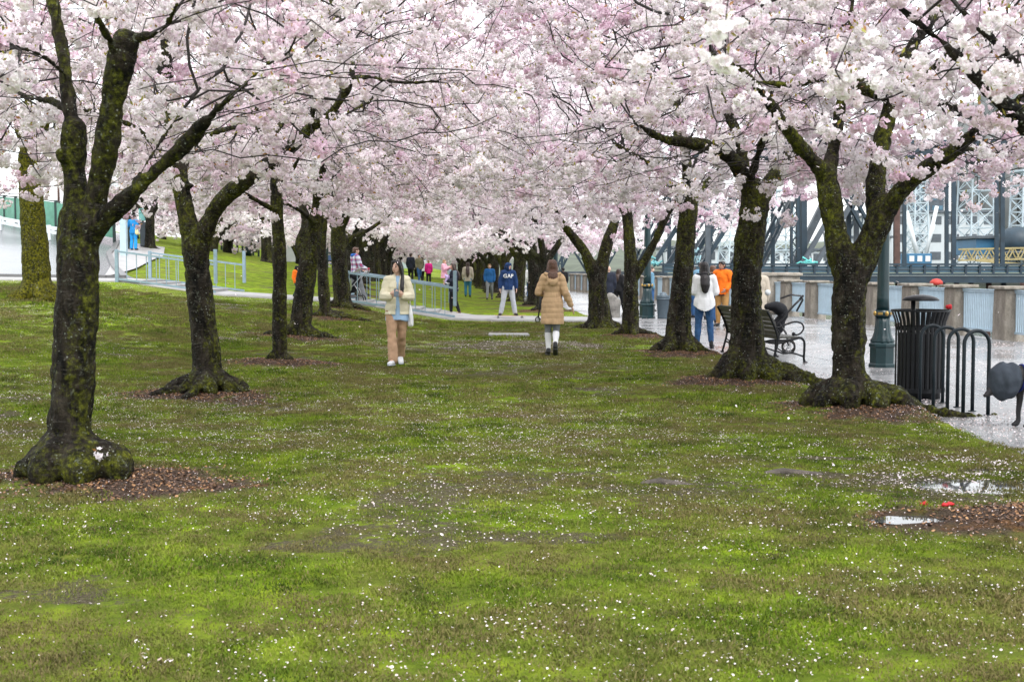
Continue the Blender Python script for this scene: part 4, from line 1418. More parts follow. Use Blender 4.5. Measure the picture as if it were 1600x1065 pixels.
# ------------------------------------------------------------------ sea wall: concrete posts with caps, pale blue picket panels
PG = 'concrete posts of the sea wall'; NG_ = 'pale blue railing panels between the posts'
post_y = [28.5 + 2.45 * k for k in range(-1, 25)]
ORDP = ORD
pm = MB()
pm.add(*(lambda v: (v, [(0, 3, 2, 1), (0, 1, 5, 4), (1, 2, 6, 5), (2, 3, 7, 6), (3, 0, 4, 7), (4, 5, 6, 7)]))([(-.27, -.3, -1), (.27, -.3, -1), (.27, .3, -1), (-.27, .3, -1), (-.245, -.28, 1.12), (.245, -.28, 1.12), (.245, .28, 1.12), (-.245, .28, 1.12)]))
post_me = pm.mesh('shaft', M_POST)
post_me = evaluated(post_me, [('BEVEL', dict(width=.03, segments=2)), ('SUBSURF', dict(levels=3, subdivision_type='SIMPLE'))])
co = co_of(post_me); set_co(post_me, co + no_of(post_me) * (noise3(co, 7, 3) * .012)[:, None]); post_me.materials.clear(); post_me.materials.append(M_POST)
cap_me = MB().box((0, 0, 1.155), (.66, .74, .075), bev=.03).mesh('cap', M_POST)


def panel_meshes(L, slats):
    a = MB(); a.box((L / 2, 0, 1.06), (L, .07, .055)); a.box((L / 2, 0, 1.095), (L, .11, .018))
    b = MB(); b.box((L / 2, 0, .16), (L, .06, .05))
    n = int(L / .085); s = MB()
    for k in range(n):
        s.box(((k + .5) * L / n, 0, .61), (.045, .022, .85))
    return a.mesh('top_rail', M_PALE), b.mesh('bottom_rail', M_PALE), s.mesh('pickets', M_PALE)


PL = 2.45 * math.hypot(1, .1165) - .52
pan = panel_meshes(PL, 1)
ang = math.atan2(1, sh)
prev = None
WHERE = []
for k, y in enumerate(post_y):
    r_ = empty('concrete_post', (WALL(y), y, 0), 0)
    r_.rotation_euler.z = ang - R(90) + rng.uniform(-.02, .02)
    link('shaft', post_me, r_); link('cap', cap_me, r_)
    px = 800 + 2000 * WALL(y) / y
    vis = {1: 'right of the bike rack, at the edge of the picture', 2: 'just right of the trash receptacle, above the bike rack', 3: 'directly behind the black trash receptacle',
 4: 'just left of the green lamp post', 6: 'right of the bench, left of the wide-forked tree', 7: 'nearest to the big concrete pier, behind the stroller'}
    if k in vis: tag(r_, 'weathered concrete sea wall post ' + vis[k], 'post', PG)
    else: tag(r_, ORD[k - 9] + ' weathered concrete sea wall post beyond the wide concrete pier' if k > 8 else 'weathered concrete sea wall post, ' + {0: 'nearest the camera, just outside the right edge', 5: 'hidden behind the wide-forked tree', 8: 'built against the far side of the wide pier'}[k], 'post', PG)
    if k + 1 < len(post_y):
        d = Vector((sh, 1, 0)).normalized(); p = Vector((WALL(y), y, 0)) + d * .26
        q = empty('railing_panel', p, ang)
        link('top_rail', pan[0], q); link('bottom_rail', pan[1], q); tag(link('pickets', pan[2], q), kind='stuff')
        vp = {1: 'at the right, behind the bike rack hoops', 2: 'behind the right side of the black trash receptacle', 3: 'between lamp post and trash receptacle', 6: 'between two posts left of the wide-forked tree', 7: 'right beside the big concrete pier'}
        tag(q, 'pale blue picket railing panel ' + (vp[k] if k in vp else ORD[k - 8] + ' of those beyond the wide concrete pier' if k > 7 else {0: 'outside the right edge of the picture', 4: 'just left of the teal lamp post', 5: 'between the wide-forked tree and the bench'}[k]), 'railing', NG_)
# the wide pier that carries the end of the bridge approach
pr = MB(); pr.box((0, 0, .66), (1.35, 1.0, 1.32), bev=.05); pr.box((0, 0, 1.36), (1.5, 1.15, .12), bev=.04)
me = evaluated(pr.mesh('pier', M_POST), [('SUBSURF', dict(levels=4, subdivision_type='SIMPLE'))])
co = co_of(me); set_co(me, co + no_of(me) * (noise3(co, 4, 8) * .03)[:, None]); me.materials.clear(); me.materials.append(M_POST)
q = link('concrete_pier', me, None, (WALL(45.5) + .25, 45.2, 0), ang - R(90))
tag(q, 'wide weathered concrete pier of the sea wall behind the bench and stroller', 'pier')

# ------------------------------------------------------------------ cross path, steps and handrails
PATH = [(3.4, 37.4), (1.5, 38.2), (-.2, 38.8), (-1.8, 39.6), (-3.4, 40.6), (-5.2, 41.0), (-7.2, 41.1), (-9.2, 41.2), (-12.2, 41.3), (-14.5, 41.6), (-20, 42.0), (-30, 42.2)]
HWID = 1.35


def strip(name, line, hw, lift, mat, n=6):
    """a paved strip that follows the ground along a centre line"""
    pts = []
    for i in range(len(line) - 1):
        a = Vector((*line[i], 0)); b = Vector((*line[i + 1], 0)); m_ = max(1, int((b - a).length / .5))
        for k in range(m_ + (i == len(line) - 2)): pts.append(a.lerp(b, k / m_))
    V = []; Fq = []
    for i, p in enumerate(pts):
        t_ = (pts[min(i + 1, len(pts) - 1)] - pts[max(i - 1, 0)]).normalized(); s = Vector((-t_.y, t_.x, 0))
        zc = float(base_z(p.x, p.y)) + .035
        for k in range(n + 1):
            q = p + s * hw * (2 * k / n - 1)
            z = max(tzf(q.x, q.y), zc - .02 if abs(q.x) < 40 else 0)
            V.append((q.x, q.y, max(z, 0) + lift))
    for i in range(len(pts) - 1):
        for k in range(n):
            Fq.append((i * (n + 1) + k, i * (n + 1) + k + 1, (i + 1) * (n + 1) + k + 1, (i + 1) * (n + 1) + k))
    me = np_mesh(name, V, Fq, mat, True)
    me = evaluated(me, [('SOLIDIFY', dict(thickness=.12, offset=0))])
    me.materials.clear(); me.materials.append(mat)
    return me


M_PATH = simple('pale_path_concrete', (.34, .335, .33), .5, .18, 2.5, .25)
tag(link('footpath', strip('footpath', PATH, HWID, .0, M_PATH)), kind='structure')

GSP = 'blue-grey handrails beside the path steps'


def handrail(x0, x1, yv, label, dz=0, bottom=.10):
    """steel handrail from x0 to x1 with square end posts, two rails and thin balusters"""
    y0 = yv[0]; y1 = yv[1]
    p0 = Vector((x0, y0, max(tzf(x0, y0), 0) - .05)); p1 = Vector((x1, y1, max(tzf(x1, y1), 0) - .05))
    q = empty('handrail', (p0.x, p0.y, p0.z), 0, label, 'handrail', GSP)
    A = Vector((0, 0, 0)); B = p1 - p0
    for e in (A, B):
        MB().box((e.x, e.y, .53), (.10, .10, 1.06), bev=.008).build('post', M_STEEL_PALE, q)
    MB().bar(A + Vector((0, 0, 1.0)), B + Vector((0, 0, 1.0)), .07, .06).build('top_rail', M_STEEL_PALE, q)
    MB().bar(A + Vector((0, 0, bottom + .05)), B + Vector((0, 0, bottom + .05)), .05, .06).build('bottom_rail', M_STEEL_PALE, q)
    n = int(B.length / .30)
    bm_ = MB().box((0, 0, .43), (.022, .022, .86)).mesh('baluster', M_STEEL_PALE)
    for k in range(1, n):
        link('baluster', bm_, q, A.lerp(B, k / n) + Vector((0, 0, bottom + .06)))
    return q


handrail(-12.3, -9.25, (39.9, 40.0), 'blue-grey handrail on the near side of the upper path steps, behind the second left tree')
handrail(-12.0, -8.9, (42.5, 42.6), 'blue-grey handrail on the far side of the upper path steps')
handrail(-5.05, -1.72, (39.4, 38.5), 'blue-grey handrail on the near side of the lower steps, behind the cream jacket')
handrail(-5.25, -2.0, (42.2, 41.4), 'blue-grey handrail on the far side of the lower path steps')
M_STEP = simple('step_concrete', (.30, .30, .295), .6, .15, 5, .3)
for lo, hi, yc, lab in ((-12.0, -9.4, 41.25, 'upper flight of shallow concrete steps on the path by the road'), (-5.0, -2.3, 40.7, 'lower flight of shallow concrete steps on the path, right of the woman with the phone')):
    q = empty('stair', (hi, yc, 0), 0, lab, 'stairs', 'flights of path steps')
    n = 5
    for k in range(n):
        xa = hi + (lo - hi) * k / n; xb = hi + (lo - hi) * (k + 1) / n
        zt = max(float(base_z(xb, yc)) + .12, .05)
        MB().box(((xa + xb) / 2 - hi, -.05, zt - .25), (abs(xb - xa), 2.5, .5), bev=.012).build('step', M_STEP, q)
# flat concrete inspection cover in the worn grass
p = ground(795, 525)
tag(MB().box((0, 0, .02), (.92, .62, .07), bev=.012).build('inspection_cover', M_STEP, None, (p.x, p.y, p.z), .05), 'flat concrete inspection cover set in the worn grass near the footpath', 'cover')
# two lumps of old root breaking the turf at right
for (px, py, sx, sy, sz, rz, lb) in ((1238, 740, .2, .06, .022, .1, 'low grey root lump breaking the turf left of the big puddle'), (1042, 758, .17, .05, .02, -.1, 'low grey root lump in the middle of the lawn')):
    p = ground(px, py)
    me = skin([[((-sx, 0, 0), (sy * .5, sy, sz)), ((-sx * .3, .03, .01), (sy, sy, sz * 1.4)), ((sx, -.02, -.01), (sy * .6, sy * .8, sz))]], .012, 3)
    me.materials.append(simple('old_root_wood', (.095, .08, .065), .9, .5, 14, .8, bdist=.03)); tag(link('exposed_root', me, None, p, rz), lb, 'root', 'root lumps in the lawn')

# ------------------------------------------------------------------ puddles
def MOUND_AT(x, y):
    return float(tz(np.array([x]), np.array([y]))[0]) - float(base_z(x, y)) - .035 + next((dp * .9 for (bx, by, rx, ry, dp) in BOWLS if abs(bx - x) < .01), 0)


t = NT('puddle_water')
t.color((.05, .05, .048)); t.rough(.03); t.b.inputs['Specular IOR Level'].default_value = .8
t.bump(t.noise(9, 3, .5, t.pos()), .015, .01)
M_PUD = t.m


for (bx, by, rx, ry, dp) in BOWLS:                 # still water lying level in the hollows; the turf round it makes its edge
    zl = float(base_z(bx, by)) + .035 + MOUND_AT(bx, by) - dp * .40
    n = 40; V = [(bx, by, zl)] + [(bx + rx * 1.1 * math.cos(6.2832 * k / n), by + ry * 1.1 * math.sin(6.2832 * k / n), zl) for k in range(n)]
    tag(link('puddle', np_mesh('puddle', V, [(0, 1 + k, 1 + (k + 1) % n) for k in range(n)], M_PUD)), kind='structure')

# ------------------------------------------------------------------ road, kerb and fences on the left bank
def road_z(x, y): return float(base_z(x, y))


V = []; Fq = []; nA = 40; nB = 16
for i in range(nA):
    yv = 42.6 + (100 - 42.6) * (i / (nA - 1)) ** 1.3
    xr = float(np.interp(yv, [42.6, 47, 55, 66, 100], [-12.4, -14.2, -17.2, -20.2, -29])); xl = xr - 26
    for k in range(nB):
        x = xl + (xr - xl) * k / (nB - 1); V.append((x, yv, road_z(x, yv) + .06))
for i in range(nA - 1):
    for k in range(nB - 1): Fq.append((i * nB + k, i * nB + k + 1, (i + 1) * nB + k + 1, (i + 1) * nB + k))
tag(link('road', np_mesh('road', V, Fq, M_ASPHALT, True)), kind='structure')


def along(pts, n):
    pts = [Vector(p) for p in pts]; L = [0]
    for a, b in zip(pts, pts[1:]): L.append(L[-1] + (b - a).length)
    out = []
    for k in range(n):
        s = L[-1] * k / (n - 1); i = max(j for j in range(len(L) - 1) if L[j] <= s + 1e-6); out.append(pts[i].lerp(pts[i + 1], (s - L[i]) / (L[i + 1] - L[i])))
    return out


kb = along([(-30, 41.9, 0), (-14.6, 42.3, 0), (-13.0, 42.9, 0), (-13.6, 44.8, 0), (-15.2, 49, 0), (-17.6, 56, 0), (-20.6, 67, 0)], 60)
mb = MB()
for a, b in zip(kb, kb[1:]):
    za = road_z(a.x, a.y) + .09; zb = road_z(b.x, b.y) + .09
    mb.bar((a.x, a.y, za), (b.x, b.y, zb), .22, .2)
tag(mb.build('kerb', simple('dark_wet_kerb', (.13, .13, .13), .4, .2, 3, .2), None), kind='structure')
# pavement between kerb and fence at the top of the bank
V = []; Fq = []
pv = along([(-14.0, 43.6, 0), (-15.6, 49.5, 0), (-17.9, 56.5, 0), (-20.9, 68, 0)], 24)
for a in pv:
    for k in range(4):
        x = a.x + .1 + k * .8 * min(1, (a.y - 43.6) / 14); V.append((x, a.y, road_z(x, a.y) + .11))
for i in range(23):
    for k in range(3): Fq.append((i * 4 + k, i * 4 + k + 1, i * 4 + k + 5, i * 4 + k + 4))
tag(link('pavement', np_mesh('pavement', V, Fq, M_PATH, True)), kind='structure')

M_GREEN = simple('green_fence_panel', (.11, .30, .21), .5, .2, 3, .1)
M_DKGREEN = simple('dark_green_fence_post', (.012, .03, .026), .5, .2, 3, .1)


def fence(name, pts, n, h, label, pm, sm, cat='fence', panel=True, low=.25):
    P = along(pts, n)
    q = empty(name, P[0], 0, label, cat)
    post = MB().box((0, 0, h / 2), (.13, .13, h)).mesh('post', pm)
    for p in P: link('post', post, q, p - P[0])
    for a, b in zip(P, P[1:]):
        d = b - a; mb = MB()
        if panel:
            u = Vector((0, 0, 1)); s = Vector((-d.y, d.x, 0)).normalized() * .015
            for sgn in (1, -1):
                pass
            lo, hi = low, h - .12
            pts8 = [a - P[0] + u * lo - s, b - P[0] + u * lo - s, b - P[0] + u * lo + s, a - P[0] + u * lo + s, a - P[0] + u * hi - s, b - P[0] + u * hi - s, b - P[0] + u * hi + s, a - P[0] + u * hi + s]
            mb.add(pts8, [(0, 3, 2, 1), (4, 5, 6, 7), (0, 1, 5, 4), (1, 2, 6, 5), (2, 3, 7, 6), (3, 0, 4, 7)])
            mb.build('panel', sm, q)
            m2 = MB().bar(a - P[0] + u * (h - .06), b - P[0] + u * (h - .06), .06, .06); m2.build('rail', pm, q)
        else:
            for zz in (h - .12, h * .55): mb.bar(a - P[0] + Vector((0, 0, zz)), b - P[0] + Vector((0, 0, zz)), .07, .16)
            mb.build('rail', sm, q)
    return q


def bank(px, py, Y, dz=0):
    p = at(px, py, Y); return Vector((p.x, p.y, tzf(p.x, p.y) + dz))


fence('panel_fence', [(-20.6, 66.5, road_z(-20.6, 66.5) + .1), (-25.5, 70, road_z(-25.5, 70) + .1), (-31, 76, road_z(-31, 76) + .1), (-38, 84, road_z(-38, 84) + .1)], 16, 1.7, 'green panel fence with dark posts along the wet road at the far left', M_DKGREEN, M_GREEN)
fence('guard_rail', [(-21.6, 63.5, road_z(-21.6, 63.5) + .06), (-26.5, 66.5, road_z(-26.5, 66.5) + .06), (-33, 72, road_z(-33, 72) + .06), (-40, 80, road_z(-40, 80) + .06)], 14, .75, 'low white guard rail in front of the green fence on the left road', M_WHITE, M_WHITE, 'guard rail', panel=False)
fence('panel_fence', [(-19.0, 63.5, road_z(-19, 63.5) + .1), (-20.0, 67, road_z(-20, 67) + .1), (-21.6, 71, road_z(-21.6, 71) + .1)], 7, 1.5, 'short green panel fence beside the pale blue sign post', M_DKGREEN, M_GREEN)
fence('dark_fence', [bank(330, 410, 98), bank(440, 425, 98), bank(520, 432, 98)], 24, 2.2, 'tall dark see-through fence behind the grassy bank', M_DKGREEN, M_BRIDGE2, panel=False)

# pale blue post with the black and white sign at the top of the bank
p = bank(194, 410, 56); s = empty('sign_post', p, 0, 'tall pale blue square post carrying a white sign with black curved arrow', 'sign')
MB().box((0, 0, 1.15), (.27, .27, 2.5), bev=.02).build('post', M_PALE, s)
MB().box((0, 0, 2.43), (.33, .33, .08), bev=.02).build('cap', M_PALE, s)
MB().bar((-.05, 0, 2.4), (-.3, -.05, 3.2), .05).build('sign_arm', M_STEEL_PALE, s)
MB().box((-.28, -.1, 3.05), (.95, .03, .85), bev=.01).build('sign_plate', M_WHITE, s)
a = MB()
arc = [(-.28 + .27 * math.cos(R(k)), -.122, 3.06 + .2 * math.sin(R(k))) for k in range(20, 171, 15)]
a.tube(arc, [(.006, .05)] * len(arc), 6, flat=(0, 1, 0)); a.box((-.55, -.122, 2.98), (.2, .008, .1), 0); a.box((-.1, -.122, 2.86), (.12, .008, .16), 0)
a.build('sign_mark', M_BLACK, s)
p = bank(224, 395, 66); s = empty('meter_post', p, 0, 'small turquoise sign on a post beside the person in blue', 'sign')
MB().bar((0, 0, 0), (0, 0, 1.5), .07).build('post', M_BLACK, s)
MB().box((.02, -.04, 1.72), (.42, .05, .62), bev=.1).build('sign_plate', simple('turquoise_sign', (.22, .52, .50), .5, .1, 5, 0), s)
MB().box((.1, .1, .72), (.5, .3, 1.25), bev=.03).build('bin_cabinet', M_BRIDGE2, s)
# red pole by the road
p = bank(92, 330, 74); s = empty('road_pole', p, 0, 'thin dark red pole by the road in front of the green fence', 'pole')
MB().tube([(0, 0, 0), (0, 0, 4.6)], [.09, .06], 8).build('shaft', M_RUST, s); MB().box((0, 0, .15), (.3, .3, .3), bev=.03).build('foot', M_BLACK, s)
# pale banner column and teal pole behind the bank
p = bank(448, 436, 92); s = empty('banner', p, 0, 'pale tapered banner standing behind the grassy bank', 'banner')
MB().add([(-.65, 0, 0), (.65, 0, 0), (.35, 0, 4.2), (-.5, 0, 4.2), (-.65, .06, 0), (.65, .06, 0), (.35, .06, 4.2), (-.5, .06, 4.2)], [(0, 1, 2, 3), (5, 4, 7, 6), (4, 0, 3, 7), (1, 5, 6, 2), (3, 2, 6, 7)]).build('cloth', M_WHITE, s)
MB().tube([(-.68, .03, 0), (-.55, .03, 4.4)], .03, 6).build('pole', M_STEEL_PALE, s)
p = bank(388, 430, 90); s = empty('park_lamp', p, 0, 'teal lamp column behind the grassy bank by the dark fence', 'lamp post')
MB().lathe([(.28, 0), (.28, .5), (.16, .7), (.14, 3.2)], n=12).build('column', M_TEAL, s); MB().ball((0, 0, 3.5), .28, 12).build('lantern', M_WHITE, s)

# low pale sheds and a van far off under the trees, past the end of the lawn
for (px, py, Y, w_, h, d_, colr, lb, nm) in ((610, 436, 150, 9, 2.6, 5, (.30, .36, .38), 'long low grey shed far behind the woman with the phone', 'shed'), (535, 437, 120, 2.2, 1.9, 4.5, (.05, .09, .2), 'dark blue van parked far behind the left row', 'van'), (480, 437, 120, 4.6, 2.0, 2.2, (.04, .12, .12), 'dark green kiosk far behind the leaning trunk', 'kiosk')):
    x = (px - 800) * Y / 2000; g = empty('park_' + nm, (x, Y, tzf(x, Y)), 0, lb, nm)
    cm = simple(nm + '_paint', colr, .5, .12, 2, .05)
    MB().box((0, 0, h / 2), (w_, d_, h), bev=.12 if nm == 'van' else .03).build('body' if nm == 'van' else 'wall', cm, g)
    if nm == 'van':
        MB().box((0, -d_ / 2 - .004, h * .68), (w_ * .8, .02, h * .3), bev=.005).build('windscreen', M_BLACK, g)
        for sx in (-1, 1): MB().tube([(sx * w_ * .5 - .1 * sx, -1.4, .3), (sx * w_ * .5 + .02 * sx, -1.4, .3)], .3, 12).build('wheel', M_BLACK, g)
        MB().box((0, -d_ / 2 - .03, .4), (w_ * .9, .08, .2), bev=.02).build('bumper', M_BLACK, g)
    else:
        MB().box((0, -.1, h + .08), (w_ + .5, d_ + .6, .16), bev=.03).build('roof', M_WHITE if nm == 'shed' else M_BRIDGE, g)
        for k in range(3): MB().box(((k - 1) * w_ * .3, -d_ / 2 - .006, h * .55), (w_ * .2, .03, h * .4), bev=.006).build('window', M_BRIDGE2, g)

# ------------------------------------------------------------------ steel bridge and the works across the river
BD = 104.0


def B(px, py, D=BD): return at(px, py, D)


bridge = empty('steel_bridge', B(1400, 430) * 1.0, 0, 'dark steel truss bridge with slanting struts and columns across the river at right', 'bridge')
O = bridge.location.copy()


def strut(name, a, b, wpx, mat, D=BD, D2=None, lace=True):
    p = B(*a, D) - O; q = B(*b, D2 or D) - O; w_ = wpx * D / FPX
    t = (q - p).normalized(); side = t.cross(Vector((0, 1, 0))).normalized()
    mb = MB()
    if lace:
        for s in (-1, 1): mb.bar(p + side * s * w_ * .38, q + side * s * w_ * .38, w_ * .26, .5, up=side.cross(t))
        n = max(3, int((q - p).length / (w_ * .75)))
        for k in range(n):
            s = 1 if k % 2 else -1
            mb.bar(p.lerp(q, k / n) + side * s * w_ * .3 + Vector((0, -.2, 0)), p.lerp(q, (k + 1) / n) - side * s * w_ * .3 + Vector((0, -.2, 0)), .09, .05, up=(0, 1, 0))
    else:
        mb.bar(p, q, w_, w_ * .8)
    mb.build(name, mat, bridge)
    return p, q


for a, b, w_, m_, D in (((1002, 412), (1052, 318), 15, M_BRIDGE, 112), ((1030, 416), (1108, 295), 26, M_BRIDGE, 104), ((1060, 416), (1130, 310), 14, M_BRIDGE2, 116), ((1085, 416), (1160, 300), 24, M_BRIDGE, 104),
                        ((1182, 414), (1232, 310), 15, M_BRIDGE, 108), ((1262, 416), (1332, 296), 25, M_BRIDGE2, 102), ((1312, 280), (1356, 360), 16, M_BRIDGE, 102), ((1160, 300), (1190, 360), 12, M_BRIDGE, 118),
                        ((812, 380), (834, 430), 11, M_BRIDGE2, 120), ((846, 386), (872, 432), 9, M_BRIDGE, 120), ((898, 370), (868, 430), 11, M_BRIDGE, 120), ((888, 370), (926, 432), 11, M_BRIDGE, 120), ((966, 375), (938, 426), 12, M_BRIDGE, 118), ((985, 380), (1012, 425), 8, M_BRIDGE2, 122)):
    strut('diagonal_strut', a, b, w_, m_, D)
for x, y0, y1, w_, m_ in ((1241, 300, 416, 15, M_BRIDGE), (1256, 300, 416, 11, M_BRIDGE), (1066, 300, 416, 9, M_BRIDGE2), (1326, 330, 416, 9, M_BRIDGE), (1338, 330, 416, 9, M_BRIDGE2), (1365, 250, 416, 9, M_BRIDGE), (1401, 250, 416, 11, M_RUST), (1413, 240, 416, 7, M_BRIDGE),
                          (1479, 230, 416, 7, M_BRIDGE), (1490, 230, 416, 8, M_BRIDGE), (1557, 230, 416, 7, M_BRIDGE), (1566, 230, 416, 8, M_BRIDGE), (1640, 230, 416, 8, M_BRIDGE), (1650, 230, 416, 8, M_BRIDGE), (878, 370, 430, 5, M_BRIDGE), (1106, 300, 416, 10, M_BRIDGE2)):
    strut('column', (x, y0), (x, y1), w_ * .8, m_, BD - 1, lace=w_ > 13)
# the far truss of the bridge seen between the near members
for k in range(7):
    x = 985 + k * 52 + rng.uniform(-8, 8)
    strut('diagonal_strut', (x, 416), (x + 62, 290), 13, M_BRIDGE2 if k % 3 else M_BRIDGE, 122, lace=k % 2 == 0)
    strut('column', (x + 64, 270), (x + 64, 416), 6, M_BRIDGE, 121, lace=False)
# upper deck, lower deck with its lattice parapet, fascia girder and piles
def span(name, y0, y1, x0, x1, dep, mat, D):
    a = B(x0, (y0 + y1) / 2, D) - O; b = B(x1, (y0 + y1) / 2, D) - O
    MB().bar(a, b, dep, abs(y1 - y0) * D / FPX).build(name, mat, bridge)


span('upper_deck', 225, 252, 980, 1760, 7, M_BRIDGE, BD + 3)
span('lower_deck', 431, 441, 1030, 1760, 6, M_BRIDGE, BD - 2)
span('far_deck', 424, 432, 800, 1040, 3, M_BRIDGE2, 118)
span('handrail', 411.5, 414.5, 1030, 1760, .25, M_BRIDGE, BD - 5)
span('bottom_rail', 427, 430, 1030, 1760, .2, M_BRIDGE, BD - 5)
span('mid_rail', 420, 421, 1030, 1760, .12, M_BRIDGE2, BD - 5)
par = MB().bar(Vector((0, 0, -.02)), Vector((0, 0, .80)), .16).mesh('parapet_post', M_BRIDGE)
for k in range(34):
    p = B(1036 + k * 21.5, 428, BD - 5) - O; link('parapet_post', par, bridge, p)
M_GLASSY = simple('blue_grey_mesh_panel', (.06, .13, .18), .4, .25, 1, 0)
pmesh = MB().box((0, 0, 0), (.92, .03, .5)).mesh('mesh_panel', M_GLASSY)
for k in range(33):
    link('mesh_panel', pmesh, bridge, B(1046.5 + k * 21.5, 420.5, BD - 4.9) - O)
for k in range(24):
    x = 1185 + k * 24 + rng.uniform(-5, 5)
    p = B(x, 438, BD - 1 + rng.uniform(-2, 3)) - O
    mb = MB().tube([p, p + Vector((0, 0, -6))], .22, 8)
    if k % 3 == 1: mb.bar(p + Vector((0, 0, -.2)), p + Vector((.9, 0, -2.6)), .22)
    mb.build('pile', M_RUST if k % 4 else M_BRIDGE2, bridge)
# painted tags on the strut feet
for px, py, w_, h, cc in ((1252, 409, 2.0, .8, (.10, .42, .40)), (1085, 400, 1.0, 1.3, (.22, .36, .40)), (1022, 408, 1.2, .8, (.12, .34, .36))):
    gq = random.Random(int(px)); gb = MB()
    for s_ in range(7):
        x0 = gq.uniform(-.5, .3) * w_; z0 = gq.uniform(-.4, .3) * h; pts_ = [Vector((x0 + k * .12 * w_, 0, z0 + gq.uniform(-.25, .35) * h)) for k in range(4)]
        gb.tube(pts_, [(.012, gq.uniform(.05, .11))] * 4, 4, flat=(0, 1, 0))
    gb.build('graffiti', simple('graffiti_paint', cc, .6, .5, 4, 0), bridge, B(px, py, BD - 3.5) - O)


M_TOWER = simple('pale_grey_blue_tower_paint', (.44, .52, .56), .5, .15, 2, .05)


def lattice_tower(px, py0, py1, w0, w1, D, label, mat=M_TOWER, lean=0):
    """four-legged lattice tower with cross bracing"""
    b = at(px, py0, D); s = D / FPX; h = (py0 - py1) * s; a0 = w0 * s / 2; a1 = w1 * s / 2
    q = empty('lattice_tower', b, .25, label, 'tower', 'white lattice towers across the river')
    n = max(5, int(h / (a0 * 1.15))); th = .12
    legs = MB(); br = MB()
    def cor(k, t):
        a = a0 + (a1 - a0) * t; sx, sy = ((-1, -1), (1, -1), (1, 1), (-1, 1))[k]; return Vector((sx * a, sy * a, h * t))
    for k in range(4): MB().bar(cor(k, 0), cor(k, 1), th * 1.4).build('leg', mat, q)
    for i in range(n):
        for k in range(4):
            k2 = (k + 1) % 4
            br.bar(cor(k, i / n), cor(k2, (i + 1) / n), th * .8); br.bar(cor(k2, i / n), cor(k, (i + 1) / n), th * .8); br.bar(cor(k, (i + 1) / n), cor(k2, (i + 1) / n), th)
    tag(br.build('bracing', mat, q), kind='stuff')
    MB().box((0, 0, h + .1), (a1 * 2.6, a1 * 2.6, .25)).build('platform', mat, q)
    return q


for i, (px, y0, y1, w0, w1, D, lb) in enumerate(((1150, 414, 300, 44, 24, 172, 'white lattice tower left of the stout trunk across the river'), (1219, 414, 300, 40, 26, 176, 'white lattice tower between the stout trunk and the wide-forked tree'),
                                                 (1522, 414, 270, 42, 36, 170, 'white lattice tower behind the paired dark columns at right'), (1600, 414, 270, 34, 30, 165, 'white lattice tower at the right edge in front of the silos'),
                                                 (1432, 414, 270, 26, 20, 180, 'slim white lattice tower left of the pale warehouse'))):
    lattice_tower(px, y0, y1, w0, w1, D, lb)
# white inclined pipes
g = empty('conveyor_legs', at(1440, 414, 168), 0, 'pair of white inclined pipes forming a V in front of the pale warehouse', 'conveyor')
for (a, b, w_) in (((1437, 414), (1416, 330), .62), ((1443, 414), (1464, 322), .5), ((1452, 380), (1460, 350), .3)):
    MB().tube([at(*a, 168) - g.location, at(*b, 168) - g.location], w_ / 2, 10).build('pipe', M_WHITE, g)


def block(name, px0, px1, py0, py1, D, dep, mat, label, cat, roof=True, win=None):
    a = at(px0, py1, D); b = at(px1, py0, D); w_ = b.x - a.x; h = b.z - a.z
    g = empty(name, (a.x + w_ / 2, D + dep / 2, a.z), 0, label, cat)
    MB().box((0, 0, h / 2), (w_, dep, h), bev=.05).build('wall', mat, g)
    if roof: MB().box((0, 0, h + .2), (w_ + .8, dep + .8, .4), bev=.05).build('roof', M_BRIDGE2, g)
    if win:
        nx_, nz_, wm = win
        for i in range(nx_):
            for k in range(nz_):
                f_ = MB().box(((i + .5) / nx_ * w_ - w_ / 2, -dep / 2 - .03, h * (k + .6) / nz_), (w_ / nx_ * .6, .1, h / nz_ * .45)).build('window', wm, g)
    return g


M_WARE = simple('pale_warehouse_cladding', (.45, .49, .51), .6, .08, .5, .05)
M_BLUE = simple('blue_shed_cladding', (.03, .13, .24), .5, .15, .5, .05)
M_SILO = simple('silo_concrete', (.20, .21, .21), .8, .25, .25, .1)
block('warehouse', 1392, 1560, 333, 416, 225, 30, M_WARE, 'pale grey warehouse across the river behind the dark columns', 'warehouse', win=(6, 3, M_BRIDGE2))
block('glazed_tower', 1424, 1476, 272, 334, 240, 14, M_BRIDGE2, 'blue-grey glazed block rising behind the pale warehouse', 'building', win=(5, 4, M_GLASSY))
block('blue_shed', 1525, 1680, 373, 398, 160, 8, M_BLUE, 'low blue shed below the grain silos', 'shed')
block('blue_container', 1418, 1456, 396, 416, 160, 3, M_BLUE, 'blue container with white panels behind the bridge parapet', 'container', roof=False, win=(3, 1, M_WHITE))
block('pale_building', 1330, 1392, 372, 416, 210, 16, M_WARE, 'pale low building seen through the wide-forked tree', 'building', win=(4, 2, M_BRIDGE2))
block('pale_building', 1190, 1330, 392, 416, 200, 14, M_WHITE, 'long white building behind the bridge struts, left of the wide-forked tree', 'building', win=(9, 1, M_BRIDGE2))
block('pale_building', 1040, 1185, 388, 416, 215, 14, M_WARE, 'long pale building behind the bridge struts beyond the white-shirted woman', 'building', win=(9, 1, M_BRIDGE2))
g = empty('grain_silos', at(1590, 414, 245), 0, 'row of tall grey grain silos at the right edge across the river', 'silos')
for k in range(9):
    r_ = 1.9; x = (k - 2.6) * 3.85
    MB().lathe([(r_, 0), (r_, 30), (r_ * .9, 30.6)], (x, 0, 0), 18).build('silo', M_SILO, g)
MB().box((15, 0, 32), (44, 7, 3.2)).build('headhouse', M_SILO, g)
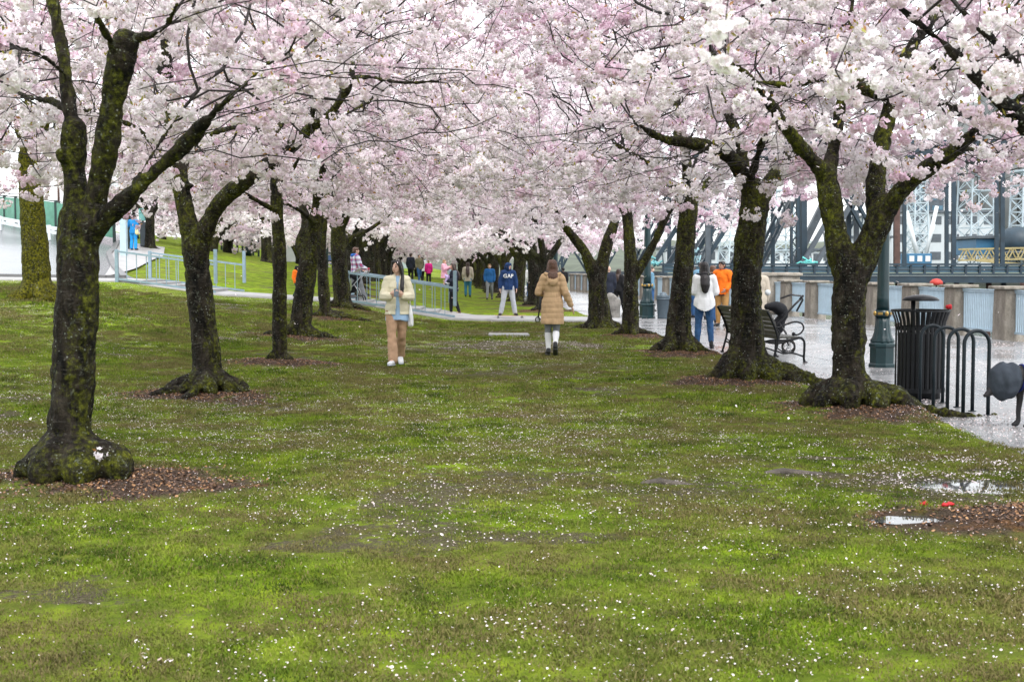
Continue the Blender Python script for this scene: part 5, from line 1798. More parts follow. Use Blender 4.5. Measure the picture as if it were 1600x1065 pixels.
g = empty('dark_dome', at(1590, 376, 158), 0, 'dark rounded heap cover beside the blue shed', 'dome')
me = MB().lathe([(2.6, -1.5), (2.5, .3), (2.0, 1.1), (1.1, 1.6), (.05, 1.75)], n=20).build('cover', M_BRIDGE, g); MB().lathe([(2.75, -1.6), (2.75, -1.3)], n=20).build('ring', M_BRIDGE2, g)
# yellow lattice crane boom lying along the quay
g = empty('crane_boom', at(1500, 398, 140), 0, 'yellow lattice crane boom lying behind the bridge parapet', 'crane boom')
M_YEL = simple('dull_yellow_paint', (.33, .27, .12), .5, .15, 2, .05)
L0 = at(1500, 398, 140) - g.location; L1 = at(1700, 394, 140) - g.location; hh = .6
ch = MB(); la = MB()
for sy in (-.5, .5):
    for sz in (-hh, hh): MB().bar(L0 + Vector((0, sy, sz)), L1 + Vector((0, sy, sz)), .18).build('chord', M_YEL, g)
n = 22
for k in range(n):
    for sy in (-.5, .5):
        s = 1 if k % 2 else -1
        la.bar(L0.lerp(L1, k / n) + Vector((0, sy, s * hh)), L0.lerp(L1, (k + 1) / n) + Vector((0, sy, -s * hh)), .11)
tag(la.build('lacing', M_YEL, g), kind='stuff')
MB().bar(L0 + Vector((1.5, -.6, -hh)), L0 + Vector((9, -.6, -1.3)), .25).build('jib_strut', M_YEL, g)
# small red canopy below the deck
p = at(1463, 439, 70); g = empty('red_canopy', p, 0, 'small red canopy showing just below the dark bridge deck', 'canopy')
MB().lathe([(.36, -.22), (.34, -.02), (.2, .1), (.02, .14)], n=12).build('cloth', simple('red_cloth', (.40, .03, .02), .6, .1, 8, 0), g); MB().bar((0, 0, .1), (0, 0, -5), .06).build('pole', M_BLACK, g)

# ------------------------------------------------------------------ street furniture
LG = 'dark teal lamp posts along the promenade'


def lamp_post(loc, s, label):
    q = empty('lamp_post', loc, 0, label, 'lamp post', LG); q.scale = (s, s, s)
    b = MB(); b.lathe([(.235, 0), (.235, .05), (.215, .07), (.215, .34), (.235, .36), (.235, .40), (.20, .43)], n=8, smooth=False); b.build('plinth', M_TEAL, q)
    b = MB(); b.lathe([(.2, .42), (.205, .46), (.17, .52), (.145, .60), (.128, .72), (.122, .88)], n=48, flute=.10, nfl=12); b.build('fluted_base', M_TEAL, q)
    b = MB(); b.lathe([(.142, .875), (.142, .985)], n=16); b.build('band', M_TEAL, q)
    for k in range(4):
        a = R(-90 + 90 * k + 12); MB().ball((.145 * math.cos(a), .145 * math.sin(a), .93), (.034, .034, .046), 10).build('rosette', M_GOLD, q)
        a += R(45); c = (.146 * math.cos(a), .146 * math.sin(a), .93); MB().box((0, 0, 0), (.012, .085, .045), bev=.005, M=Matrix.Translation(c) @ Matrix.Rotation(a, 4, 'Z')).build('plaque', M_GOLD, q)
    b = MB(); b.lathe([(.112, .98), (.102, 1.2), (.092, 2.4), (.078, 4.1), (.10, 4.15), (.10, 4.2), (.06, 4.26)], n=20); b.build('column', M_TEAL, q)
    for sx in (-1, 1):
        MB().tube([(0, 0, 4.2), (sx * .2, 0, 4.36), (sx * .4, 0, 4.32), (sx * .46, 0, 4.42)], .022, 8).build('arm', M_TEAL, q)
        MB().lathe([(.05, 4.42), (.13, 4.5), (.17, 4.66), (.13, 4.82), (.04, 4.9)], (sx * .46, 0, 0), 14).build('globe', M_WHITE, q)
    return q


p = at(1378, 573, 3200 / 155.0); lamp_post((p.x, p.y, 0), .93, 'tall dark teal lamp post with gilded band behind the wide-forked tree')
p = at(1011, 497, 3200 / 79.0); lamp_post((p.x, p.y, 0), 1.12, 'dark teal lamp post beside the small grey litter bin')
p = at(868, 470, 3200 / 52.0); lamp_post((p.x, p.y, 0), 1.12, 'far dark teal lamp post behind the woman in the long tan coat')

# black slatted litter receptacle
p = at(1436, 620, 3200 / 203.5); q = empty('trash_receptacle', (p.x, p.y, 0), .2, 'black slatted steel trash receptacle with flared rim and rain hood', 'trash can')
sl = MB(); prof = [(.29, .10), (.29, .60), (.29, .88), (.302, .95), (.345, 1.07)]
pts = [Vector((r_, 0, z)) for r_, z in prof]
sl.tube(pts, [(.006, .021)] * len(pts), 4, smooth=False, flat=(1, 0, 0)); slm = sl.mesh('slat', M_BLACK)
for k in range(32):
    o = link('slat', slm, q); o.rotation_euler.z = 6.2832 * k / 32
for z, r_, h in ((.105, .305, .05), (.86, .283, .045), (1.075, .352, .022)):
    n = 40; mb = MB(); V = []; Fq = []
    for k in range(n):
        a = 6.2832 * k / n
        for rr, zz in ((r_, z - h / 2), (r_, z + h / 2), (r_ - .014, z + h / 2), (r_ - .014, z - h / 2)): V.append((rr * math.cos(a), rr * math.sin(a), zz))
    for k in range(n):
        for j in range(4): Fq.append((k * 4 + j, ((k + 1) % n) * 4 + j, ((k + 1) % n) * 4 + (j + 1) % 4, k * 4 + (j + 1) % 4))
    mb.add(V, Fq, False); mb.build('hoop', M_BLACK, q)
MB().lathe([(.25, 0), (.25, .07), (.27, .085)], n=24).build('foot', M_BLACK, q)
MB().lathe([(.245, .09), (.255, .80), (.25, .80)], n=24).build('liner', simple('black_plastic_liner', (.008, .008, .009), .8, .2, 6, .3), q)
MB().tube([(-.1, 0, .8), (-.1, 0, 1.2)], .028, 10).build('hood_post', M_BLACK, q)
hd = MB().lathe([(.215, 1.195), (.222, 1.205), (.19, 1.235), (.10, 1.262), (.01, 1.27)], n=28).build('rain_hood', M_BLACK, q)
HP = []
for k in range(150):
    a = random.uniform(0, 6.28); r_ = .205 * math.sqrt(random.random()); HP.append((p.x + r_ * math.cos(a), p.y + r_ * math.sin(a), 1.207 + .066 * (1 - (r_ / .21) ** 1.6) + .002))
hp = link('petals_on_hood', petal_mesh('petals_on_hood', np.array(HP), rng.uniform(.012, .02, len(HP)), rng.random(len(HP)), .1)); tag(hp, kind='stuff')
# red paper flower on the rim
g = empty('red_flower', (p.x + .31, p.y - .1, 1.085), 0, 'small crumpled red flower stuck on the rim of the black trash receptacle', 'flower')
M_RED = simple('red_paper', (.55, .012, .02), .6, .25, 30, .3)
mb = MB()
for k in range(9):
    a = k * 2.4; mb.ball((.022 * math.cos(a), .018 * math.sin(a), .03 + .008 * (k % 3)), (.02, .017, .025), 6)
mb.build('petals', M_RED, g); MB().tube([(0, 0, -.06), (0, 0, .02)], .005, 6).build('stem', M_TWIG, g)

# bike rack: four inverted U hoops on a rail
L = [(1437, 630), (1458, 636.5), (1480, 643), (1504.5, 650)]; Rr = [(1472.5, 630), (1495.5, 637), (1519, 643), (1543.5, 649.5)]
P0 = at(*L[0], 3200 / (L[0][1] - 418)); q = empty('bike_rack', (P0.x, P0.y, 0), 0, 'black steel bike rack of four tall inverted U hoops beside the trash receptacle', 'bike rack')
M_RACK = simple('dark_blue_black_paint', (.009, .016, .021), .4, .2, 10, .08, spec=.3)
Ls, Rs = [], []
for (a, b) in zip(L, Rr):
    A = at(*a, 3200 / (a[1] - 418)); Bp = at(*b, 3200 / (b[1] - 418)); A.z = Bp.z = 0
    A -= q.location; Bp -= q.location; Ls.append(A); Rs.append(Bp)
    w_ = (Bp - A).length; r_ = w_ / 2; H = .92 - r_; pts = [A, A + Vector((0, 0, H * .5)), A + Vector((0, 0, H))]
    c = (A + Bp) / 2; d = (Bp - A) / w_
    for k in range(1, 12):
        an = math.pi - math.pi * k / 12; pts.append(c + d * r_ * math.cos(an) + Vector((0, 0, H + r_ * math.sin(an))))
    pts += [Bp + Vector((0, 0, H)), Bp + Vector((0, 0, H * .5)), Bp]
    MB().tube(pts, .0205, 12).build('hoop', M_RACK, q)
    for e in (A, Bp): MB().lathe([(.045, 0), (.045, .008), (.024, .012)], (e.x, e.y, 0), 12).build('flange', M_RACK, q)

# small grey bin and boulder by the path
p = at(1036, 497, 3200 / 79.5); q = empty('litter_bin', (p.x, p.y, 0), 0, 'small grey round litter bin with domed lid beside the far lamp post', 'trash can')
M_GBIN = simple('blue_grey_bin', (.075, .105, .13), .45, .15, 8, .1)
MB().lathe([(.17, 0), (.175, .03), (.205, .66), (.215, .67), (.215, .70), (.2, .71)], n=22).build('drum', M_GBIN, q)
MB().lathe([(.212, .705), (.212, .725), (.12, .735), (.115, .78), (.08, .82), (.01, .835)], n=22).build('lid', M_GBIN, q)
MB().lathe([(.222, .60), (.226, .62), (.222, .64)], n=22).build('ring', M_GBIN, q)
p = at(958, 496, 3200 / 78.5)
me = skin([[((0, 0, .05), (.25, .2, .2)), ((-.01, 0, .45), (.235, .19, .25)), ((-.05, 0, .68), (.15, .15, .12))], [((.08, 0, .45), (.16, .17, .22))]], .025, 3)
co = co_of(me); set_co(me, co + no_of(me) * (noise3(co, 4, 4) * .05 + noise3(co, 14, 5) * .012)[:, None]); me.materials.append(M_STONE)
tag(link('boulder', me, None, (p.x, p.y, max(tzf(p.x, p.y), 0))), 'upright grey boulder between the Y-forked tree and the slim forked tree', 'boulder')

# long iron-framed bench seen from behind
M_SLAT = simple('dark_olive_bench_timber', (.05, .048, .035), .5, .35, 12, .3)
A = Vector((4.02, 24.35, 0)); Bq = Vector((4.40, 21.45, 0)); dl = (Bq - A).normalized(); fw = Vector((-dl.y, dl.x, 0))
if fw.x < 0: fw = -fw
q = empty('bench', A, 0, 'long park bench with black scrolled iron frames behind the stout straight tree', 'bench')
def bp(k, u, z): return dl * k + fw * u + Vector((0, 0, z))
BL = (Bq - A).length


def iron(k, name):
    mb = MB()
    def path(pts, r_, n=8):
        c = catmull([(bp(k, u, z), 1) for u, z in pts], .03); mb.tube([c_[0] for c_ in c], [(r_ * 1.1, r_)] * len(c), n, flat=dl)
    path([(-.02, 0), (.03, .18), (.07, .36), (.05, .50), (-.03, .70), (-.12, .87)], .021)
    path([(.07, .38), (.2, .375), (.36, .40), (.46, .42), (.53, .36), (.535, .2), (.53, .06), (.555, 0)], .021)
    path([(.05, .20), (.18, .16), (.3, .17), (.42, .14), (.53, .10)], .014)
    path([(.05, .26), (.14, .2), (.24, .165)], .011)
    path([(.0, .60), (.1, .60), (.22, .65), (.36, .69), (.48, .665), (.52, .58), (.47, .50), (.40, .47), (.345, .475)], .015)
    path([(.08, .42), (.1, .50), (.05, .57)], .012)
    c = bp(k, .345, .485); mb.ball(c, .034, 10)
    for u in (-.02, .555): mb.box(bp(k, u, .012), (.06, .09, .024), bev=.006)
    mb.build(name, M_BLACK, q)


for k in (.02, BL / 2, BL - .02): iron(k, 'iron_frame')
bs = [(.062, .425), (.055, .50), (.025, .575), (-.005, .65), (-.04, .725), (-.075, .795), (-.115, .86)]
for i, (u, z) in enumerate(bs):
    MB().bar(bp(.02, u + .028, z), bp(BL - .02, u + .028, z), .022, .066, up=(-.25 * fw.x, -.25 * fw.y, 1)).build('slat', M_SLAT, q)
for i in range(6):
    u = .12 + i * .07; MB().bar(bp(.02, u, .425 + .01 * math.sin(i)), bp(BL - .02, u, .425), .058, .026).build('slat', M_SLAT, q)


# ------------------------------------------------------------------ strollers, scooter, longboard, bicycle
M_DKCLOTH = fabric('black_cloth', (.014, .015, .018))
M_ALU = simple('brushed_aluminium', (.45, .46, .48), .3, .08, 20, .05, metal=.8)
M_TYRE = simple('rubber_tyre', (.012, .012, .012), .8, .2, 20, .2)


def wheel(mb_parent, c, r_, axis='X', w_=.04, nsp=6, hubm=None):
    ring = []
    for k in range(21):
        a = 6.2832 * k / 20
        ring.append(Vector(c) + (Vector((0, math.cos(a), math.sin(a))) if axis == 'X' else Vector((math.cos(a), 0, math.sin(a)))) * r_)
    t_ = MB().tube(ring, w_ / 2, 6, cap=False).build('tyre', M_TYRE, mb_parent)
    hb = MB()
    ax = Vector((1, 0, 0)) if axis == 'X' else Vector((0, 1, 0))
    hb.tube([Vector(c) - ax * .02, Vector(c) + ax * .02], r_ * .18, 8)
    for k in range(nsp):
        a = 6.2832 * k / nsp; d = (Vector((0, math.cos(a), math.sin(a))) if axis == 'X' else Vector((math.cos(a), 0, math.sin(a))))
        hb.tube([Vector(c), Vector(c) + d * r_], .006 if nsp > 8 else .011, 4)
    hb.build('wheel', hubm or M_ALU, mb_parent)


def stroller(loc, rz, label, hood, frame_m, grip_m):
    """faces -X locally, handle at +X"""
    q = empty('stroller', loc, rz, label, 'stroller')
    fr = MB()
    for s in (-.24, .24):
        fr.tube([(.52, s, 1.02), (.40, s, .9), (.1, s, .55), (-.22, s, .28), (-.40, s, .12)], .014, 7)
        fr.tube([(.12, s, .58), (.26, s, .35), (.30, s, .12)], .014, 7)
        fr.tube([(-.30, s, .2), (.29, s, .2)], .011, 6)
        fr.tube([(.14, s, 1.02), (.33, s, 1.09), (.52, s, 1.07), (.555, s, 1.0), (.44, s, .78)], .013, 7)
    fr.build('frame', frame_m, q)
    MB().tube([(.50, -.24, 1.0), (.545, -.2, 1.06), (.555, 0, 1.07), (.545, .2, 1.06), (.50, .24, 1.0)], .02, 8).build('handle', grip_m, q)
    me = skin([[((.12, 0, .52), (.12, .2, .17)), ((.02, 0, .36), (.14, .2, .06)), ((-.22, 0, .34), (.08, .19, .06)), ((-.30, 0, .22), (.05, .17, .05))], [((.2, 0, .74), (.10, .2, .14)), ((.12, 0, .5), (.05, .19, .1))]], .025, 3); me.materials.append(M_DKCLOTH); link('seat', me, q)
    me = skin([[((.16, 0, .80), (.12, .22, .13)), ((.06, 0, .87), (.15, .22, .10)), ((-.08, 0, .86), (.09, .21, .07))]], .025, 3); me.materials.append(hood); link('canopy', me, q)
    me = skin([[((.05, 0, .2), (.2, .19, .05))]], .025, 2); me.materials.append(M_DKCLOTH); link('basket', me, q)
    for x, s, r_ in ((-.40, -.22, .09), (-.40, .22, .09), (.30, -.27, .115), (.30, .27, .115)):
        wheel(q, (x, s, r_), r_, 'Y', .035)
    return q


g = ground(558, 471)
stroller((g.x + .02, 39.95, tzf(g.x, 39.95) + .01), 0, 'dark stroller with a red grip on the footpath by the man in plaid', M_DKCLOTH, M_ALU, simple('red_grip', (.45, .03, .06), .6, .1, 20, 0))
stroller((4.93, 24.2, 0), R(-12), 'black stroller parked on the promenade in front of the bench', M_DKCLOTH, simple('black_tube', (.012, .012, .014), .35, .1, 20, 0), M_DKCLOTH)
# olive backpack hung on the stroller
g2 = empty('backpack', (g.x + .02 - .1, 39.62, tzf(g.x, 39.9) + .56), 0, 'round olive green backpack hanging from the stroller handle', 'backpack')
M_OLIVE = fabric('olive_canvas', (.22, .26, .15))
me = skin([[((0, 0, -.1), (.17, .1, .14)), ((0, 0, .12), (.16, .09, .12))]], .02, 4); me.materials.append(M_OLIVE); link('bag', me, g2)
me = skin([[((0, -.09, -.08), (.12, .05, .1))]], .02, 3); me.materials.append(M_OLIVE); link('pocket', me, g2)
MB().tube([(-.08, .05, .2), (.1, .1, .36), (.42, .22, .48)], .014, 6).build('strap', M_OLIVE, g2)
# round white ball over the stroller by the bench
p = at(1199.5, 457, 23.6)
g3 = empty('white_ball', p, 0, 'small round white ball above the black stroller at the bench', 'white_ball')
MB().ball((0, 0, 0), .055, 16).build('skin', M_WHITE, g3); MB().tube([(0, 0, -.05), (.03, .1, -.25), (.02, .2, -.42)], .003, 5).build('string', M_BLACK, g3)

# longboard
p = ground(797, 499.5); LBZ = max(tzf(p.x, p.y), 0)
q = empty('longboard', (p.x, p.y, LBZ + .005), R(4), 'tan longboard under the boy in the navy hoodie', 'skateboard')
dk = MB(); n = 13
prof = [(-.47 + .94 * k / (n - 1)) for k in range(n)]
V = []; Fq = []
for x in prof:
    hw = .115 * (1 - (abs(x) / .5) ** 3.5) + .01; z = .112 + .012 * (x / .47) ** 2
    V += [(x, -hw, z), (x, hw, z), (x, hw, z + .014), (x, -hw, z + .014)]
for i in range(n - 1):
    for k in range(4): Fq.append((i * 4 + k, (i + 1) * 4 + k, (i + 1) * 4 + (k + 1) % 4, i * 4 + (k + 1) % 4))
Fq += [(0, 1, 2, 3), (n * 4 - 1, n * 4 - 2, n * 4 - 3, n * 4 - 4)]
dk.add(V, Fq); dk.build('deck', simple('tan_maple_deck', (.42, .25, .12), .5, .2, 12, .1), q)
for x in (-.36, .36):
    MB().bar((x, -.1, .07), (x, .1, .07), .03, .03).bar((x, 0, .07), (x, 0, .112), .05, .06).build('truck', M_ALU, q)
    for s in (-.115, .115): MB().tube([(x, s - .022, .042), (x, s + .022, .042)], .042, 14).build('wheel', M_TYRE, q)

# kick scooter on the path beyond the tan coat
p = ground(841, 503.5); q = empty('kick_scooter', (p.x, p.y, max(tzf(p.x, p.y), 0)), R(35), 'dark kick scooter standing on the footpath left of the tan coat', 'scooter')
MB().box((.3, 0, .09), (.55, .11, .025), bev=.01).build('deck', M_BLACK, q)
MB().tube([(0, 0, .12), (.06, 0, .5), (.1, 0, .92)], .022, 8).build('stem', M_BLACK, q)
MB().tube([(.1, -.2, .93), (.1, .2, .93)], .016, 8).build('handlebar', M_BLACK, q)
for x in (-.02, .62): wheel(q, (x, 0, .075), .075, 'Y', .035)

# bicycle among the people beyond the path
Y = 54.; x = (828 - 800) * Y / 2000; q = empty('bicycle', (x, Y, max(tzf(x, Y), 0)), R(70), 'black bicycle standing behind the boy between two dark trunks', 'bicycle')
for xx in (-.5, .5): wheel(q, (xx, 0, .34), .33, 'Y', .03, 14)
f_ = MB()
for a, b in (((-.5, 0, .34), (-.08, 0, .30)), ((-.5, 0, .34), (-.2, 0, .78)), ((-.08, 0, .3), (-.2, 0, .85)), ((-.08, 0, .3), (.36, 0, .74)), ((-.18, 0, .76), (.34, 0, .8)), ((.33, 0, .95), (.5, 0, .34))): f_.tube([a, b], .017, 7)
f_.build('frame', M_BLACK, q); MB().tube([(.36, -.28, 1.0), (.32, 0, .97), (.36, .28, 1.0)], .014, 7).build('handlebar', M_BLACK, q)
MB().ball((-.21, 0, .88), (.13, .07, .035), 10).build('saddle', M_BLACK, q)

# a sprig of blossom hanging close to the lens from the right-hand tree
sp_ = at(1140, -30, 4.1); q = empty('blossom_sprig', sp_, 0, 'soft out-of-focus blossom sprig hanging close to the camera at the top', 'blossom')
MB().tube([(.0, 0, .5), (.02, 0, .1), (.0, 0, -.02), (-.02, 0, -.2)], [.004, .003, .0025, .0015], 5).build('twig', M_TWIG, q)
for (px, py, s_) in ((1112, 8, .9), (1128, 46, 1.2), (1118, 84, 1.15), (1138, 98, .95), (1150, 30, .8), (1105, -20, 1.1)):
    o = bpy.data.objects.new('flower_cluster', POM_NEAR[int(px) % 5].data); COL.objects.link(o); o.parent = q; o.location = at(px, py, 4.1) - sp_; o.scale = (s_,) * 3; o.rotation_euler = (random.uniform(-.5, .5), random.uniform(-.5, .5), random.uniform(0, 6))

# blossom clump on the root of the nearest left tree, red scraps in the grass, one red leaf-bud tuft on a limb
def puff(name, p, s, label, cat):
    o = POM_NEAR[5].copy(); o.data = POM_NEAR[5].data; o.name = name; COL.objects.link(o); o.location = p; o.scale = (s, s, s); return tag(o, label, cat)


p = at(157, 708, TREES['L1'].y - .26); puff('blossom_clump', p, 1.0, 'white blossom clump resting on the root of the nearest left tree', 'blossom')
for (px, py, s, lb) in ((1443, 790, .026, 'small red scrap in the grass left of the other red scrap'), (1481, 792, .04, 'larger red scrap lying in the grass by the right-hand mound')):
    p = ground(px, py); me = skin([[((-s * .6, 0, .012), (s * .5, s * .35, .014)), ((s * .7, .01, .014), (s * .5, s * .4, .016))]], .008, 1)
    co = co_of(me); set_co(me, co + no_of(me) * (noise3(co, 60, 2) * .008)[:, None]); me.materials.append(M_RED)
    tag(link('red_scrap', me, None, p), lb, 'scrap', 'red scraps in the grass')

# ------------------------------------------------------------------ a few petals falling through the air
n = 260
FY = rng.uniform(7, 30, n); FXx = rng.uniform(-1, 1, n) * FY * .4; FZ = rng.uniform(.1, 3.2, n)
fp = link('falling_petals', petal_mesh('falling_petals', np.stack([FXx, FY, FZ], -1), rng.uniform(.014, .024, n), rng.random(n), .8)); tag(fp, kind='stuff')

# ------------------------------------------------------------------ people
M_SKIN = simple('skin_light', (.60, .38, .29), .5, .08, 30, .05)
M_SKIN2 = simple('skin_tan', (.38, .21, .14), .5, .08, 30, .05)
M_HAIR_BLACK = simple('hair_black', (.010, .008, .008), .4, .4, 40, .5)
M_HAIR_BROWN = simple('hair_brown', (.085, .038, .02), .45, .4, 40, .5)
M_HAIR_DARK = simple('hair_dark_brown', (.035, .018, .012), .45, .4, 40, .5)
M_HAIR_FAIR = simple('hair_fair', (.30, .18, .08), .5, .3, 40, .5)
M_EYE = simple('eye_dark', (.012, .009, .008), .3, .1, 20, 0)
M_LIP = simple('lip', (.33, .10, .09), .5, .1, 20, 0)


def V3(*a): return Vector(a)


STAND = {}
for s, k in ((1, 'L'), (-1, 'R')):
    STAND['hip' + k] = V3(.09 * s, 0, .91); STAND['kne' + k] = V3(.10 * s, -.02, .49); STAND['ank' + k] = V3(.105 * s, .02, .085); STAND['toe' + k] = V3(.13 * s, -.15, .035)
    STAND['sho' + k] = V3(.17 * s, .01, 1.395); STAND['elb' + k] = V3(.225 * s, .035, 1.12); STAND['wri' + k] = V3(.225 * s, -.05, .89)
STAND['head'] = V3(0, -.015, 1.595); STAND['turn'] = 0.0
MIDSTRIDE = dict(kneR=V3(-.10, -.14, .50), ankR=V3(-.105, -.27, .10), toeR=V3(-.115, -.45, .06), kneL=V3(.10, .05, .48), ankL=V3(.105, .30, .13), toeL=V3(.115, .16, .035))


def hand_chains(w_, d, n_, side, curl=.5, fine=True):
    """palm of four bones, four unequal bent fingers and a thumb; d: along hand, n_: palm normal"""
    d = d.normalized(); s = d.cross(n_).normalized() * side; n_ = s.cross(d).normalized() * side
    if n_.length < .1: n_ = d.orthogonal()
    out = []
    for i in range(4):
        o = s * ((i - 1.5) * .0195); k = w_ + d * (.088 - .004 * abs(i - 1.2)) + o
        out.append([(w_ + o * .55, .016), (k, .0125)])
        a = curl * (.5 + .1 * i); p = k; L = (.043, .028, .021); m = (1.0, 1.1, 1.03, .82)[i]
        ch = [(k, .0105)]
        for j in range(3):
            dd = d * math.cos(a * (1 + .75 * j)) + n_ * math.sin(a * (1 + .75 * j)); p = p + dd * L[j] * m; ch.append((p, .0095 - .001 * j))
        out.append(ch)
    b = w_ + d * .02 - s * .028
    out.append([(w_ + d * .008 - s * .01, .015), (b + d * .02 - s * .012, .0125), (b + d * .05 - s * .024 + n_ * .016, .0105), (b + d * .074 - s * .022 + n_ * .03, .009)])
    return out


def person(label, loc, rz, H, pose=None, top=None, bottom=None, shoe=None, hair=None, skin_m=None, voxel=.016, face=False, extra=None, group=None, female=False, hand=True, curl=.5):
    """Empty at the feet > body, clothes, hair, shoes; faces -Y before turning; lengths are for 1.70 m and scaled to H"""
    J = dict(STAND); J.update(pose or {})
    if female:
        for k in 'LR':
            J['sho' + k] = Vector((J['sho' + k].x * .84, J['sho' + k].y, J['sho' + k].z - .012)); J['elb' + k] = Vector((J['elb' + k].x * .92, J['elb' + k].y, J['elb' + k].z))
    q = empty('person', loc, rz, label, 'person', group); q.scale = (H / 1.7,) * 3
    sk = skin_m or M_SKIN
    T = J['turn']
    hd = J['head']
    hm = Matrix.Rotation(T, 3, 'Z')
    def h(x, y, z): return hd + hm @ Vector((x, y, z))
    ww = .90 if female else 1.0
    pel = (J['hipL'] + J['hipR']) / 2 + V3(0, 0, .05); cm = (J['shoL'] + J['shoR']) / 2
    w1 = pel.lerp(cm, .38); w2 = pel.lerp(cm, .75)
    ch = [[(pel, (.155, .11, .10)), (w1, (.13 * ww, .095, .09)), (w2, (.155 * ww, .115, .12)), (cm + V3(0, 0, -.03), (.13 * ww, .085, .07))],
          [(cm, .06), (cm.lerp(hd, .45), .05), (hd + V3(0, .01, -.06), .052)],
          [(hd + V3(0, .012, .015), (.076, .092, .10))], [(h(0, -.03, -.02), (.064, .06, .085))], [(h(0, -.048, -.062), (.042, .042, .04))],
          [(h(0, -.092, .012), .011), (h(0, -.108, -.018), .0145)], [(h(.077, .01, -.01), (.012, .02, .03))], [(h(-.077, .01, -.01), (.012, .02, .03))],
          [(h(0, -.088, -.052), (.022, .012, .009))]]
    for k, s in (('L', 1), ('R', -1)):
        ch.append([(cm.lerp(J['sho' + k], .6), .065), (J['sho' + k], .055), (J['sho' + k].lerp(J['elb' + k], .45), .047), (J['elb' + k], .038), (J['elb' + k].lerp(J['wri' + k], .35), .04), (J['wri' + k], .026)])
        ch.append([(J['hip' + k], .095), (J['hip' + k].lerp(J['kne' + k], .4), .078), (J['kne' + k], .056), (J['kne' + k].lerp(J['ank' + k], .3), .056), (J['ank' + k], .036)])
        ch.append([(J['ank' + k], .036), (J['ank' + k].lerp(J['toe' + k], .6), .032), (J['toe' + k], .025)])
        if hand:
            d = J.get('hd' + k) or (J['wri' + k] - J['elb' + k]).normalized()
            n_ = J.get('hn' + k) or V3(-s, 0, 0)
            ch += hand_chains(J['wri' + k], d, n_, s, curl)
    me = skin(ch, min(voxel, .0075) if face else max(voxel * .75, .011), 3, .4); me.materials.append(sk)
    link('body', me, q)
    if face:
        for s in (-1, 1):
            MB().ball(h(.031 * s, -.0865, .012), (.0135, .007, .0085), 8).build('eye', M_EYE, q)
            MB().tube([h(.016 * s, -.094, .034), h(.034 * s, -.089, .039), h(.05 * s, -.076, .031)], .0042, 5).build('eyebrow', hair[1] if hair else M_EYE, q)
        MB().tube([h(-.021, -.0955, -.052), h(0, -.1035, -.051), h(.021, -.0955, -.052)], [.003, .0062, .003], 6).build('mouth', M_LIP, q)
    # ---- trousers
    if bottom:
        mt, g, hem = bottom['m'], bottom.get('g', .014), bottom.get('hem', 0)
        c2 = [[(pel + V3(0, 0, .03), (.16 + g, .115 + g, .06)), (pel + V3(0, .01, -.06), (.165 + g, .12 + g, .08))]]
        for k in 'LR':
            a, b, c = J['hip' + k], J['kne' + k], J['ank' + k]; e = c.lerp(b, bottom.get('up', .06))
            f = bottom.get('flare', 0)
            c2.append([(a, .10 + g), (a.lerp(b, .5), .085 + g), (b, .062 + g), (b.lerp(e, .45), .062 + g + f * .4), (e, .046 + g + f)])
        me = skin(c2, voxel, 4); 
        if bottom.get('wr'):
            co = co_of(me); set_co(me, co + no_of(me) * (noise3(co * np.array([1, 1, 1.6]), 11, 4) * bottom['wr'])[:, None])
        me.materials.append(mt); link(bottom.get('n', 'trousers'), me, q)
    # ---- tops, inside to outside
    for t in (top or []):
        mt, g, hem = t['m'], t.get('g', .02), t['hem']
        fl = t.get('flare', 0)
        z0 = hem - .05
        zz = pel.z
        c3 = [[(cm + V3(0, .005, -.01), (.135 * ww + g, .095 + g, .075)), (w2, (.16 * ww + g, .118 + g, .12)), (w1, (.14 * ww + g, .10 + g, .1)), (pel + V3(0, 0, -.01), (.165 + g + fl * .4, .12 + g + fl * .4, .10))]]
        if hem < .86: c3.append([(pel, (.165 + g + fl * .4, .12 + g + fl * .4, .1)), (V3(pel.x, pel.y, z0 + .04), (.168 + g + fl, .125 + g + fl, .05))])
        c3.append([(cm + V3(0, 0, .02), (.085 + g * .5, .075 + g * .5, .05)), (cm + V3(0, .0, .075 + t.get('collar', 0)), (.058 + g * .6, .058 + g * .6, .03))])
        if t.get('sleeve', 1):
            for k in 'LR':
                a, b, c = J['sho' + k], J['elb' + k], J['wri' + k]; e = b.lerp(c, t.get('sl', .96))
                c3.append([(cm.lerp(a, .55), .075 + g), (a, .06 + g), (a.lerp(b, .5), .054 + g), (b, .046 + g), (b.lerp(e, .5), .044 + g * .9), (e, .033 + g * .8)])
        me = skin(c3, voxel, 4)
        if t.get('puff'):
            co = co_of(me); P_, A_ = t['puff']
            arm = np.abs(co[:, 0]) > .235
            ph = np.abs(np.sin(co[:, 2] * np.pi / P_ + .45 * noise3(co, 3, 9)))
            d = A_ * (np.sqrt(ph) - .6) + noise3(co, 8, 6) * A_ * .8
            set_co(me, co + no_of(me) * d[:, None])
        elif t.get('wr', .006):
            co = co_of(me); set_co(me, co + no_of(me) * (noise3(co * np.array([1, 1, .7]), 10, 5) * t.get('wr', .006))[:, None])
        op = t.get('open')

        def keep(c, hem=hem, op=op, cm=cm, t=t):
            ccx = c[:, 0]; front = c[:, 1] < cm.y - .02
            hz = hem + t.get('curve', 0) * (np.minimum(np.abs(ccx) / .2, 1.2) ** 2)
            k = (c[:, 2] > hz) | (np.abs(ccx) > .27) & (c[:, 2] > hem - .25)
            if op:
                wd = op[0] + op[1] * np.clip((1.36 - c[:, 2]) / .5, 0, 1) + op[2] * np.clip((c[:, 2] - 1.25) / .2, 0, 1)
                k &= ~(front & (np.abs(ccx - op[3]) < wd) & (np.abs(ccx) < .14))
            return k
